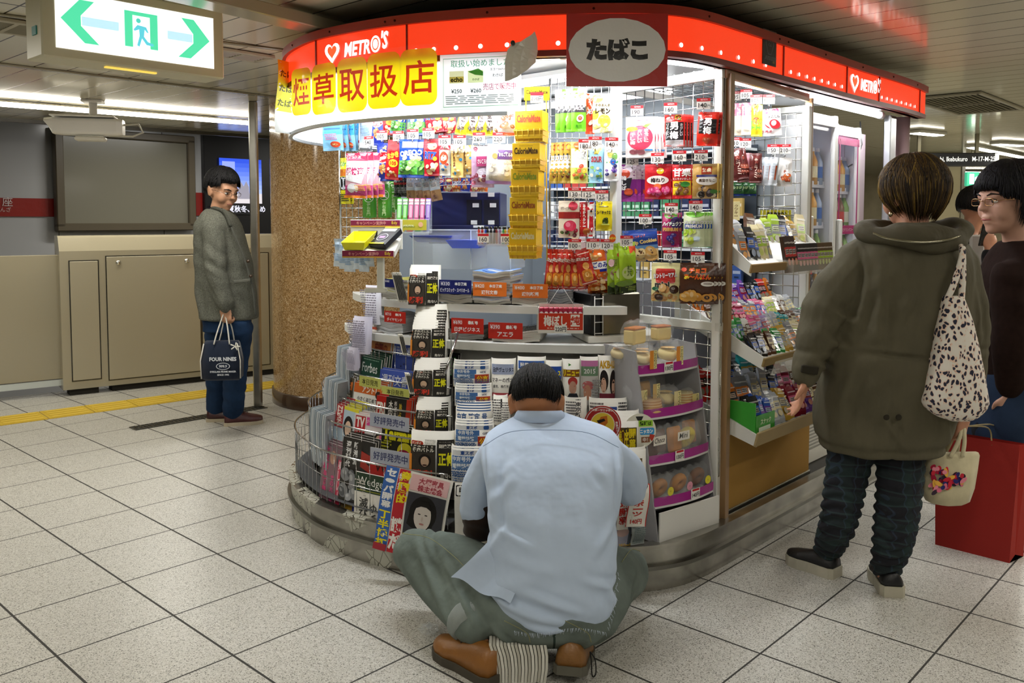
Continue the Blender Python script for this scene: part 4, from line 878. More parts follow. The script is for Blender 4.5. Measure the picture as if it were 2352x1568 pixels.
mb=MB('#94744e','paint');q=pA+np.array([CU,SU,0])*.028-np.array([-SU,CU,0])*.006;mb.box((*q[:2],(.17+TOPZ)/2),(.03,.034,TOPZ-.17),R=rotz(YS),b=.002);mb.build('wooden_edge',BAY)
post(BAY,pA2,.9,TOPZ-.0,.03,.03,YF);post(BAY,pB,.17,TOPZ-.04,.03,.035,YS);post(BAY,pB2,.17,TOPZ-.04,.03,.03,YS)
mb=MB('#94744e','paint');q=pB+np.array([CU,SU,0])*.022;mb.box((*q[:2],(.17+TOPZ)/2),(.014,.036,TOPZ-.17),R=rotz(YS),b=.002);mb.build('wooden_edge',BAY)
def bar(o,a,b_,wd,ht,col,name,fn='paint'):
    a,b_=np.array(a),np.array(b_);L=np.linalg.norm(b_-a);d=(b_-a)/L;mb=MB(col,fn)
    mb.box((a+b_)/2,(L,wd,ht),R=rotz(math.atan2(d[1],d[0])),b=.002);return mb.build(name,o)
z_=np.array([0,0,1.])
bar(BAY,pA+z_*TOPZ,pA2+z_*TOPZ,.03,.04,'#e8e8e2','top_rail');bar(BAY,pA+z_*TOPZ,pB+z_*TOPZ,.02,.035,'#b0896a','top_rail');bar(BAY,pA2+z_*TOPZ,pB2+z_*TOPZ,.02,.03,'#dcdcd6','top_rail');bar(BAY,pB+z_*(TOPZ-.05),pB2+z_*(TOPZ-.05),.02,.03,'#c9cac6','top_rail')
LA_=np.linalg.norm(pA2-pA)
g1=bpy.data.objects.new('g',None)
def grid_part(o,a,b_,z0,z1,nx,nz,name='wire_mesh',r=.0022,col='#c3c5c8'):
    a,b_=np.array(a),np.array(b_);L=np.linalg.norm((b_-a)[:2]);mb=MB(col,'chrome');mb.frame((a[0],a[1],z0),rotz(math.atan2(b_[1]-a[1],b_[0]-a[0])))
    for i in range(nx+1):mb.tube([(L*i/nx,0,0),(L*i/nx,0,z1-z0)],r,5)
    for j in range(nz+1):mb.tube([(0,-r*1.6,(z1-z0)*j/nz),(L,-r*1.6,(z1-z0)*j/nz)],r,5)
    return mb.build(name,o)
grid_part(BAY,pA2,pA,.96,TOPZ-.02,11,19)
grid_part(BAY,pA2,pA,.35,.93,9,11,col='#d8d8d2')
grid_part(BAY,pB2,pB,.30,TOPZ-.07,9,29,col='#e0e0da')
bar(BAY,pA+z_*.955,pA2+z_*.955,.03,.035,'#d4d3ca','shelf_rail')
mb=MB('#b9bbbd','chrome')
for i in range(9):a=pA+(pB-pA)*(i/8);b2=pA2+(pB2-pA2)*(i/8);mb.tube([a+z_*(TOPZ+.022),b2+z_*(TOPZ+.022)],.0022,5)
for i in range(12):a=pA+(pA2-pA)*(i/11);b2=pB+(pB2-pB)*(i/11);mb.tube([a+z_*(TOPZ+.026),b2+z_*(TOPZ+.026)],.0022,5)
mb.build('top_mesh',BAY)
mb=MB('#c8cace','paint');q0,q1=pA2+(pB2-pA2)*.0+K(.0,.02,0),pB2+K(0,.02,0);mb.quad([q0+z_*.2,q1+z_*.2,q1+z_*1.1,q0+z_*1.1],'#8f9196');mb.build('back_board',BAY)
def zpx(v,Y):return zat(v,Y)
# plywood panel beneath the bay
a,b_=pA+K(.02,-.012,0)-K(0,0,0),pB
mb=MB('#93713a','matte');R=rotz(YS);L=np.linalg.norm(pB-pA);c=(pA+pB)/2;mb.box((c[0]+.012,c[1],.335),(L-.04,.02,.33),'#a8803c','matte',R=R)
mb.box((c[0]+.012,c[1],.51),(L-.03,.035,.018),'#b9bab4','steel',R=R,b=.002);mb.box((c[0]+.012,c[1],.18),(L-.03,.03,.02),'#c4c4bc','steel',R=R);mb.build('plywood_panel',BAY)
# depth helpers
def panY(px):  # depth of panel A under image column px
    d=ray(px,500)[:2];e=(pA2-pA)[:2];s_=np.linalg.solve(np.array([[d[0],-e[0]],[d[1],-e[1]]]),pA[:2]);return d[1]*s_[0]
def pan(key,lab,rect,nb,out=.10,**kw):
    cx=(rect[0]+rect[2])/2;Y=panY(cx)-out;kw.setdefault('yaw',-.30);kw.setdefault('step',(.010,.014,0));return stack(key,lab,rect,Y,nb=nb,**kw)
def panprice(px,v,n,what,out=.13):Y=panY(px)-out;return price(atY(px,v,Y),-.25,n,what,hook=.13)
pan('peach','white pouch with a pink plum picture, upper left of the mesh panel',(1438,268,1504,362),4,out=.13)
pan('otoko1','red and black plum pouch with yellow seal, top of the mesh panel',(1527,263,1573,337),3)
pan('otoko2','shiny red and black candy pouch beside the top of the wooden post',(1605,257,1652,335),1,yaw=-.5,roll=.06)
pan('umeshiba','purple and black plum pouch, second row of the mesh panel',(1417,378,1462,463),4,step=(.016,.012,0))
pan('umeneri','red pouch with a white oval and pink candies, second row of the mesh panel',(1482,377,1541,457),4)
pan('amaguri','white and red chestnut pouch, second row right of the red one',(1545,378,1589,456),1)
pan('amaguri2','golden chestnut pouch with a white oval beside the wooden post',(1592,376,1652,456),1)
pan('hichewp','purple grape candy pouch, third row of the mesh panel',(1522,488,1560,567),1)
pan('hichewg','pale green grape candy pouch with a blue band, third row of the mesh panel',(1571,486,1618,567),3)
pan('maam','cream and red mini cookie pouch, bottom row of the mesh panel',(1497,604,1560,692),2)
pan('anpan','dark brown chocolate bun pouch, bottom row beside the wooden post',(1563,604,1640,698),3,step=(.014,.014,0))
for px,v,n,wh in((1463,254,190,'the white plum pouches'),(1540,248,160,'the red and black pouches'),(1616,238,140,'the shiny red pouch'),(1452,368,125,'the purple plum pouches'),(1510,363,130,'the red pouches with the oval'),
        (1561,358,160,'the chestnut pouches'),(1610,357,210,'the golden chestnut pouches'),(1542,478,140,'the purple grape candy'),(1598,473,140,'the green grape candy'),(1482,503,100,'the blue cookie bag'),(1539,586,105,'the mini cookies'),(1603,591,105,'the brown chocolate bun pouches')):
    panprice(px,v,n,wh)
# column of goods left of the panel (front grid)
def fr(key,lab,rect,nb,d=.34,**kw):
    cx=(rect[0]+rect[2])/2;x,y,a=on(cx,d);kw.setdefault('yaw',a*.55);kw.setdefault('step',(.006,.016,0));return stack(key,lab,rect,y,nb=nb,**kw)
def frprice(px,v,n,what,d=.30):x,y,a=on(px,d);return price(atY(px,v,y),a*.5,n,what,hook=.14)
fr('jackg','green nut bag with a dark band, right of the yellow baskets',(1312,203,1346,302),3,step=(-.022,.012,0),d=.42)
fr('jackr','red nut bag with a dark band, beside the green ones',(1345,215,1366,308),0,d=.45)
fr('lemon','pale yellow lemon candy bag under the oval sign',(1362,215,1405,305),1,d=.42)
fr('soursy','yellow and white sour gummy bag, second row right of the yellow baskets',(1311,326,1350,421),0,d=.42)
fr('soursd','dark-banded sour gummy bag at the left of its row',(1296,326,1316,421),3,step=(-.018,.012,0),d=.44,roll=.05)
fr('soursb','light blue sour gummy bag, second row',(1354,330,1385,420),1,d=.42)
fr('fruit','white bag with colourful fruit, second row beside the white post',(1388,335,1421,416),1,d=.42)
fr('raspb','cream bag with a red raspberry jelly picture, third row',(1283,461,1331,546),0,d=.42)
fr('redlady','red and white bag with a red dressed figure, third row',(1334,464,1366,543),1,d=.42,step=(-.012,.012,0))
fr('yellowgrape','bright yellow candy bag, third row',(1369,462,1404,530),1,d=.42)
fr('tsumami','orange rice cracker bag with blue lettering, fourth row',(1343,571,1392,652),2,step=(.002,.02,-.028),d=.36,roll=-.1)
fr('kameda','long red rice cracker bag, frontmost of the red row',(1316,572,1350,655),0,d=.34,roll=-.28)
for i,(px,rl)in enumerate(((1266,.10),(1279,.07),(1291,.04),(1303,.05),(1315,-.04),(1326,-.12))):
    fr('kameda','long red rice cracker bag hanging side by side in the fourth row',(px-8,572,px+15,664),0,grp='red rice cracker bags',d=.42-.008*i,roll=rl,th=.03)
fr('rabbit','pink and white speckled candy bag, fourth row',(1389,572,1423,645),1,d=.36)
fr('green','tall lime green bag hanging right of the pink one',(1420,556,1458,672),2,step=(-.02,.014,-.004),d=.33,roll=-.05)
Yc=panY(1450)-.18
stack('cookie','blue cookie bag swinging left of the mesh panel',(1433,527,1508,600),Yc,yaw=-.2,nb=0,roll=-.08)
for px,v,n,wh in((1344,336-4,180,'the green nut bags'),(1367,326,180,'the lemon candy'),(1405,328,140,'the fruit candy'),(1320,443,130,'the raspberry bag'),(1352,444,125,'the red and white bag'),(1382,449,125,'the yellow candy'),
        (1320,561,100,'the red cracker bags'),(1362,560,110,'the orange cracker bag'),(1394,561,120,'the pink bag'),(1439,553,105,'the lime green bag')):
    frprice(px,v,n,wh)
x,y,a=on(1405,.26);o=MB('#e05a1c','gloss').add([(q[0],0,q[1])for q in ellpts(0,0,.013,.016,18)],[tuple(range(18))]);put(o,[(T_text('NEW',0,0,.009,bold=.03),'#f8e03a')],flat(0));p=atY(1407,547,y);o.build('sticker',loc=p,label='round orange sticker dangling by the 120 yen card',cat='sticker')
# front grids behind them
def front_grid(px0,px1,v0,v1,d,nx,nz,lab,col='#c3c5c8'):
    xa,ya,_=on(px0,d);xb,yb,_=on(px1,d);o=thing('wire_rack',lab,'rack',(xa,ya,0));a=np.array([0,0,0.]);b_=np.array([xb-xa,yb-ya,0.])
    z1,z0=zat(v0,ya),zat(v1,ya);grid_part(o,a,b_,z0,z1,nx,nz,col=col)
    mb=MB(col,'chrome')
    for q in(a,b_):mb.tube([q+[0,0,z0-.0],q+[0,0,z1]],.005,8)
    mb.build('upright',o);return o
front_grid(1262,1412,180,690,.50,9,30,'chrome wire rack behind the bags right of the yellow baskets')
x,y,a=on(1412,.45);mb=MB('#dfe3e6','paint');mb.box((0,0,0),(.035,.04,.82),b=.003);mb.build('white_post',loc=(x,y,1.55),R=(0,0,a),label='white vertical post left of the mesh panel',cat='post')
# left half of the window
L_=dict(d=.36)
fr('mask365','light blue mask pack marked 365 hanging under the yellow banner',(742,249,786,346),0,d=.30,yaw=-.5)
for i in range(4):fr('mask365','light blue mask pack hanging edge-on in the row beside the 365 pack',(783+8*i,252,800+8*i,347),0,d=.33,yaw=-.9,grp='blue mask packs')
fr('palemask','pale white-blue mask pack under the yellow banner',(826,250,858,327),2,d=.34)
fr('combos','dark blue pretzel bag, upper row',(857,246,884,334),1,step=(-.01,.014,0),roll=.06,**L_)
fr('redsnack','red snack bag with a yellow round mark, upper row',(880,244,914,309),2,**L_)
fr('oreo','blue and green chocolate cookie bag, upper row',(905,243,932,308),1,roll=.2,**L_)
fr('oreo','green and blue chocolate cookie bag beside its twin, upper row right',(936,243,975,311),2,**L_)
fr('ritz','red cracker bag, upper row beside the white notice',(973,240,1012,305),2,step=(.014,.012,0),roll=-.12,**L_)
fr('ritz','second red cracker bag half behind the first, upper row',(1006,242,1040,308),0,d=.40,roll=-.2)
fr('combos','dark blue pretzel bag, lower row',(867,328,898,416),1,roll=.03,d=.30)
fr('redsnack','red snack bag with yellow lettering, lower row',(892,322,924,413),1,d=.30,roll=.12)
fr('oreo','blue and green chocolate cookie bag, lower row',(918,320,960,408),3,step=(.02,.014,0),d=.30,roll=.03)
fr('ritz','red cracker bag, lower row',(974,319,1008,404),1,d=.32)
fr('bagel','white and red sandwich cracker bag, lower row',(1008,330,1034,403),2,d=.34)
fr('gold','gold foil caramel bag, lower row',(1036,332,1064,408),1,d=.34);fr('gold','gold foil sweets bag, right one of the two',(1060,334,1083,400),2,d=.36,roll=-.1)
fr('mauve','mauve diced sweet potato bag left of the yellow baskets',(1083,335,1130,430),1,d=.28)
fr('walnut','white walnut bag with a purple label left of the yellow baskets',(1120,331,1182,423),1,d=.26,roll=.05)
for i,(px,rl)in enumerate(((1058,.25),(1078,.12),(1094,.05),(1112,-.05))):fr('figyellow','yellow and brown sugar sweet bag under the white notice',(px,252,px+26,312),0,d=.34+.01*i,roll=rl,grp='yellow and brown bags')
fr('nuts','white bag of roasted nuts under the white notice',(1133,250,1186,312),0,d=.32)
fr('pinkmask','pink mask pack hanging at the left edge of the window',(796,352,844,455),3,step=(.02,.016,.002),d=.22,roll=.04)
fr('yellowcard','yellow and black card pack at the far left of the hooks',(782,362,803,468),1,d=.24,yaw=-.7)
for i in range(4):fr('brown','brown snack sleeve hanging below the cookie bags',(934+16*i,400,958+16*i,462),0,d=.38,roll=-.06*i,grp='brown snack sleeves')
fr('black','black pack hanging above the tea bottles',(850,408,880,446),1,d=.36)
for i in range(3):fr('black','dark pack hanging beside the brown sleeves',(905+10*i,408,920+10*i,452),0,d=.42,grp='dark packs')
for px,v,n,wh in((816,333,310,'the blue mask packs'),(847,324,540,'the pale mask packs'),(877,310,105,'the pretzel bags'),(915,312,105,'the red snack bags'),(948,308,105,'the cookie bags'),(984,305,105,'the cracker bags'),
        (1021,322,105,'the sandwich crackers'),(1056,322,105,'the gold bags'),(1100,316,260,'the mauve bag'),(1146,316,220,'the walnut bag')):
    frprice(px,v,n,wh)
front_grid(856,1182,300,430,.47,22,8,'chrome wire rack behind the cookie bags')
front_grid(784,852,345,565,.44,5,10,'white wire rack at the left corner of the window','#e2e4e4')
# further bags seen dimly inside the kiosk
for i in range(6):fr(('combos','ritz','tsumami')[i%3],'snack bag hanging on a further rack deep inside the kiosk',(1000+20*i,402+(i%2)*6,1022+20*i,440),0,d=.62,grp='bags on the inner rack',roll=.1*(i%2))
# --- the yellow wire baskets of bar boxes
def cmbox():
    w_,h_,d_=.118,.038,.05
    return w_,h_,d_
Yb=3.36
x,y,_=on(1235,.22)
CMY=y
p=atY(1233,222,CMY);T0=thing('basket_stand','yellow five-basket hanging wire stand with a 210 yen card','stand',p)
mb=MB('#e0b41c','paint');W=.10;zb=zat(600,CMY)-p[2]
for s_ in(-1,1):mb.tube([(s_*.04,.10,.03),(s_*.045,.10,zb)],.0028,6)
mb.build('wire_frame',T0)
mb=MB('#f0c416','gloss');mb.box((.0,-.0,.012),(.098,.002,.052));put(mb,[(T_text('CalorieMate',0,.018,.016,w=.085,bold=.03),'#3a2a10')],flat(-.001));mb.build('sign_card',T0)
mb=MB('#f2f0ea','gloss');mb.box((-.0,-.004,-.004),(.05,.002,.04));put(mb,[(T_rect(-.025,.004,.025,.016),'#c8232c'),(T_text('210円',0,-.008,.018,w=.045),'#2c2c2e')],flat(-.0052));mb.build('price_card',T0)
kinds=['#d8502c','#4a3210','#8a9a1c','#a85a1c','#f0e4b0'];knm=['red','black','green','brown','cream']
for bi,(cx,yt,ym,yb)in enumerate(((1220,258,299,327),(1214,331,367,393),(1211,389,427,460),(1208,454,492,525),(1206,524,562,592))):
    c=atY(cx,ym,CMY-.01);z1,z0=zat(yt,CMY),zat(yb,CMY);ww=68/FPX*CMY;yw=-.28;Hb=c[2]-z0;up=z1-c[2]
    rel=c-np.array(T0.location);mb=MB('#dca81a','gloss');mb.frame(rel,rotz(yw))
    mb.loft([[(-ww*.46,-.03,-Hb),(ww*.46,-.03,-Hb),(ww*.46,.05,-Hb),(-ww*.46,.05,-Hb)],[(-ww*.5,-.045,0),(ww*.5,-.045,0),(ww*.5,.055,0),(-ww*.5,.055,0)]],smooth=False,cap=False)
    mb.quad([(-ww*.46,-.03,-Hb),(ww*.46,-.03,-Hb),(ww*.46,.05,-Hb),(-ww*.46,.05,-Hb)])
    for z in(-.004,-Hb*.5,-Hb):s_=.5+(.04*z/Hb);mb.tube([(-ww*s_,-.046-.015*z/Hb,z),(ww*s_,-.046-.015*z/Hb,z),(ww*s_,.056,z),(-ww*s_,.056,z)],.0022,6,'#f0c83a','paint',closed=True)
    for k in range(5):xx=-ww*.4+ww*.2*k;mb.tube([(xx,-.047,0),(xx*.93,-.032,-Hb)],.0016,5,'#f0c83a','paint')
    mb.build('basket',T0)
    me=None
    for k in range(4):
        if me is None:
            m2=MB('#ecc01c','gloss');bw,bd,bh=ww*.94,.021,up+Hb*.8;m2.box((0,0,bh/2),(bw,bd,bh),b=.001)
            fx=bh-.018
            put(m2,[(T_text('CalorieMate',0,fx-.012,up*.42,w=bw*.86,bold=.035),kinds[bi]),(T_rect(-bw*.25,fx+.006,bw*.25,fx+.0075),'#b08a2c')],flat(-bd/2))
            me=m2.mesh('bar_box')
        o=bpy.data.objects.new('bar_box',me);LINK(o);q=c+rotz(yw)@np.array([0,-.028+.0235*k,-Hb*.8+.0]);o.location=tuple(q+np.array([0,0,.001]));o.rotation_euler=(-.0,0,yw)
        nmo=('topmost','second','middle','fourth','lowest')[bi]
        tag(o,('yellow bar box with %s lettering, front of the %s basket' if k==0 else 'yellow bar box with %s lettering, behind the front one in the %s basket')%(knm[bi],nmo),'box',None if k==0 else 'bar boxes behind the front one, %s basket'%nmo)
# ================================================================ SIGNS STUCK ON THE FASCIA
# yellow tobacco banner of five plates on clear film
cols=[(679,158,721,265),(720,146,778,262),(778,133,849,257),(846,121,925,249),(921,112,1008,242)]
Dn=-.02
T1=thing('tobacco_banner','banner of five yellow plates with red characters hung over the fascia','sign',(0,0,0))
for(x0,y0,x1,y1),ch in zip(cols,'煙草取扱店'):
    cx=(x0+x1)/2;x,y,a=on(cx,Dn);ap=facing(cx,a);W=(x1-x0-3)/FPX*y/ap;z1,z0=zat(y0,y,cx),zat(y1,y,cx);H_=z1-z0
    mp0=curved(cx,Dn)if x0>700 else(lambda P,e,x=x,y=y,a=a:np.stack([x+P[:,0]*math.cos(a*.75),y+P[:,0]*math.sin(a*.75)-e-.01,P[:,1]],1));zc=(z0+z1)/2
    mb=MB('#f0dc0c','backlit')
    put(mb,[(T_poly(rrect(-W/2,z0,W/2,z1,W*.22)),'#efd80a'),(T_text(ch,0,zc-.0,H_*.6,w=W*.84,bold=.012,fit=True),'#d8401c')],mp0,L=.04,e0=.001)
    mb.build('plate',T1)
for(x0,y0,x1,y1)in cols:
    mb=MB('#dfe8ea','glass');cx=(x0+x1)/2;x,y,a=on(cx,Dn-.004);W=(x1-x0+2)/FPX*y/facing(cx,a);z1,z0=zat(y0-9,y,cx),zat(y1+9,y,cx);put(mb,[(T_rect(-W/2,z0,W/2,z1),'#e8eef0')],curved(cx,Dn-.004),L=.05);mb.build('clear_sleeve',T1)
# end banner turned away at the left corner
x,y,a=on(656,-.02)
p=atY(662,225,y-.02);o=thing('corner_notice','yellow printed notice curling at the far left end of the fascia','sign',p)
H_=(310-150)/FPX*y;W=.09;mb=MB('#d9d86a','gloss')
def cv(P,e):
    s_=P[:,0]/W;return np.stack([P[:,0]*.75+.01*np.sin(P[:,1]*14),s_*.10+.02*np.sin(s_*3)-e,P[:,1]],1)
put(mb,[(T_rect(-W/2,-H_/2,W/2,H_/2),'#e4e6e6'),(T_rect(-W/2,-H_*.2,W/2,H_*.5),'#dcd42a')]+[(T_text('たばこ',0,H_*(.32-.2*k),H_*.1,w=W*.8,bold=.03),'#4a4a1c')for k in range(3)],cv,L=.02);mb.build('sheet',o)
# white price notice
x,y,a=on(1104,-.025);rect=(1012,122,1196,252);cx=1104;W=(rect[2]-rect[0])/FPX*y/facing(cx,a);z1,z0=zat(122,y,cx),zat(252,y,cx);H_=z1-z0
o=thing('price_notice','white laminated notice with two cigarette packs at 250 and 260 yen','sign',(x,y,(z0+z1)/2),a)
mb=MB('#f2f6f6','backlit');mb.quad([(-W/2,0,-H_/2),(W/2,0,-H_/2),(W/2,0,H_/2),(-W/2,0,H_/2)])
G_='#7ab88a'
A=[]
for q in((-.46,.42,.46,.43),(-.46,-.44,.46,-.43),(-.46,-.44,-.455,.43),(.455,-.44,.46,.43)):A+=art(W,H_,[('r',*q,G_)])
A+=art(W,H_,[('t','取扱い始めました',-.0,.33,.13,'#5aa884',{'w':.8,'bold':.004}),('r',-.38,-.02,-.2,.2,'#e8e4b8'),('r',-.38,-.0,-.2,.1,'#e8d47a'),('t','echo',-.29,.05,.09,'#2c2c1c',{'w':.15,'bold':.03}),('r',-.15,-.02,.04,.2,'#e8eeb8'),('p',[(-.15,.18),(-.02,.23),(.04,.17),(.04,.10),(-.06,.12)],'#58a04a'),('t','わかば',-.05,.04,.04,'#3a6a2c',{'w':.14}),('t','エコー(echo)',.22,.2,.05,'#404848',{'w':.26}),('t','わかば',.22,.1,.06,'#404848',{'w':.16}),('t','¥250',-.29,-.16,.075,'#3c4444',{'bold':.02}),('t','¥260',-.05,-.16,.075,'#3c4444',{'bold':.02}),('t','売店で販売中',.24,-.1,.12,'#a83a5c',{'w':.4,'bold':.006}),('l',-.42,-.4,.42,-.24,5,'#8a9490')])
put(mb,A,flat(0));mb.build('sheet',o)
# oval tobacco sign
cx=1413;x,y,a=on(cx,-.035);a*=.4;W=228/FPX*y/facing(cx,a);z1,z0=zat(31,y,cx),zat(198,y,cx);H_=z1-z0
o=thing('oval_tobacco_sign','red square sign with a white oval and black たばこ lettering on the fascia','sign',(x,y-.0,(z0+z1)/2),a)
mb=MB('#c0261e','gloss');mb.box((0,.003,0),(W,.005,H_));put(mb,art(W,H_,[('e',0,.0,.48,.44,'#f4f4f4'),('t','たばこ',0,.01,.31,'#141414',{'w':.72,'bold':.085})]),flat(0),L=.1,e0=.0004);mb.build('plate',o)
# mirror-like flap beside it
x,y,a=on(1200,-.07);p=atY(1198,125,y-.0);o=thing('clip_on_mirror','curved grey visor-shaped plate clipped to the fascia over the white notice','sign',p)
mb=MB('#e8e4d8','lacquer');s_=y/FPX
pts=[(1160,182),(1160,140),(1166,112),(1176,100),(1196,96),(1220,80),(1228,71),(1234,88),(1235,115),(1230,140),(1212,158),(1190,174),(1172,181)]
pp=[((px-1198)*s_,(125-py)*s_)for px,py in pts];T=T_poly(pp)
def cvm(P,e):return np.stack([P[:,0],8*P[:,0]**2-e,P[:,1]],1)
put(mb,[(T,'#efebe0')],cvm,L=.03,e0=0);put(mb,[(T,'#8d897d')],cvm,L=.03,e0=-.003);mb.build('plate',o)
mb=MB('#3a3a38','plastic');q=((1178-1198)*s_,(125-101)*s_);mb.frame((q[0],-.012,q[1]),rotx(PI/2));mb.lathe([(0,.01),(.008,.008),(.009,-.01),(0,-.012)],12);mb.build('clip',o)
# small black sticker
x,y,a=on(1767,-.014);p=atY(1767,110,y);W=36/FPX*y/facing(1767,a);H_=78/FPX*y;mb=MB('#26292e','gloss');mb.box((0,0,0),(W,.004,H_))
put(mb,art(W,H_,[('p',[(-.28,.36),(.28,.36),(.3,.1),(.12,-.2),(-.12,-.2),(-.3,.1)],'#6a7078'),('p',[(-.24,.33),(.24,.33),(.26,.1),(.1,-.17),(-.1,-.17),(-.26,.1)],'#26292e'),('t','まもる',0,.22,.1,'#8a9098',{'w':.4}),('t','くん',0,.08,.1,'#8a9098',{'w':.3}),('l',-.38,-.36,.4,-.26,3,'#8a9098'),('r',.1,-.44,.25,-.38,'#9a7a3a')]),flat(-.002));mb.build('black_sticker',loc=p,R=(0,0,a),label='small black notice stuck across the red fascia at the bend',cat='sign')
# fridges on the kiosk's side
def fridge(u0,u1,n0,z0,z1,lab,frame,tint,name='drinks_fridge'):
    p=K(u0,n0,0);o=thing(name,lab,'fridge',p,YS);W=u1-u0;Dp=.42;mb=MB('#d8dadc','paint')
    mb.box((W/2,Dp,(z0+z1)/2),(W,.02,z1-z0));mb.box((.01,Dp/2,(z0+z1)/2),(.02,Dp,z1-z0));mb.box((W-.01,Dp/2,(z0+z1)/2),(.02,Dp,z1-z0));mb.box((W/2,Dp/2,z1-.02),(W,Dp,.04));mb.box((W/2,Dp/2,z0+.02),(W,Dp,.04));mb.build('cabinet',o)
    d=MB(frame,'paint')
    for(cx,cz,sx,sz)in((W/2,z1-.035,W,.05),(W/2,z0+.03,W,.05),(.02,(z0+z1)/2,.035,z1-z0),(W-.02,(z0+z1)/2,.035,z1-z0)):d.box((cx,-.012,cz),(sx,.024,sz),b=.003)
    dd=d.build('door',o);MB('#cfd8e8','glass').box((W/2,-.004,(z0+z1)/2),(W-.06,.004,z1-z0-.08)).build('glass_pane',dd)
    MB('#e8e8e4','plastic').box((.03,-.04,z0+(z1-z0)*.52),(.022,.03,.22),b=.006).build('handle',dd)
    ns=5
    for k in range(ns):s2=MB('#e6eaf4','paint');zz=z0+.1+(z1-z0-.25)*k/ns;s2.box((W/2,Dp*.5,zz),(W-.05,Dp-.06,.012));s2.box((W/2,.035,zz+.012),(W-.05,.006,.03),'#f0f2fa');s2.build('shelf',o)
    MB('#dfe0ff','lamp').box((.035,.05,(z0+z1)/2),(.012,.012,z1-z0-.15)).build('lamp_strip',o)
    return o,W,z0,z1
F1=fridge(4.02,4.40,1.83,.62,1.91,'white framed glass door drinks fridge beside the wire-mesh bay','#dfe0dd',None)
F2=fridge(4.42,4.76,1.85,.62,1.88,'drinks fridge with a magenta framed glass door near the kiosk end','#dcdad8',None)
mb=MB('#a8286c','gloss');z0,z1=.62,1.88;W=.34
for(cx,cz,sx,sz)in((W/2,z1-.085,W-.06,.04),(W/2,1.33,W-.06,.045),(.05,(z1+1.33)/2-.04,.012,z1-1.40),(W-.05,(z1+1.33)/2-.04,.012,z1-1.40)):mb.box((cx,-.027,cz),(sx,.002,sz))
put(mb,[(T_text('ほっとドリンクコーナー',W/2,1.33,.018,w=W*.7),'#f0dce8')],flat(-.029));mb.build('magenta_border',F2[0])
rb=random.Random(4)
def bottle_mesh(r,h,c,cap='#e8e8e8',lab='#3a5a9c'):
    mb=MB(c,'plastic');mb.lathe([(0,0),(r,.004),(r,h*.62),(r*.55,h*.8),(r*.38,h*.84),(r*.38,h*.92),(0,h*.92)],14);mb.lathe([(r*1.01,h*.2),(r*1.01,h*.5)],14,col=lab);mb.lathe([(r*.42,h*.9),(r*.42,h),(0,h)],12,col=cap);return mb.mesh('bottle')
BM=[bottle_mesh(.028,.19,c,k,l)for c,k,l in(('#9fb4d4','#e8e8f0','#3a6ab8'),('#7a5230','#f0f0f0','#c83a2c'),('#8cb85a','#ffffff','#e8e8d0'),('#2c1c18','#c82c2c','#a82020'),('#d8a03a','#ffffff','#f0e8c0'))]
for(o_,W,z0,z1),nm in((F1,'the fridge beside the wire-mesh bay'),(F2,'the magenta framed fridge')):
    for k in range(5):
        zz=z0+.106+(z1-z0-.25)*k/5;u0=4.02 if o_ is F1[0]else 4.42;n0=1.83 if o_ is F1[0]else 1.85
        ii=rb.randrange(5)
        for j in range(5):
            for r_ in range(1):
                o=bpy.data.objects.new('bottle',BM[(ii+j//2)%5]);LINK(o);p=K(u0+.06+.062*j,n0+.052,zz);o.location=tuple(p)
                tag(o,'drink bottle standing on a shelf of '+nm,'bottle','bottles in '+nm)
mb=MB('#d9d7cc','paint');p=K(4.0,1.80,0);mb.box((.40,.2,.36),(.80,.42,.38),b=.006);o=mb.build('cooler_plinth',loc=p,R=(0,0,YS),label='cream ventilated cooler base beneath the fridges',cat='cooler')
mb=MB('#8d8b82','paint')
for k in range(16):mb.box((.19,-.012,.25+.017*k),(.24,.006,.006))
mb.build('grille',o);MB('#1c1c1c','matte').box((.4,.2,.18),(.8,.40,.03)).build('foot',o)
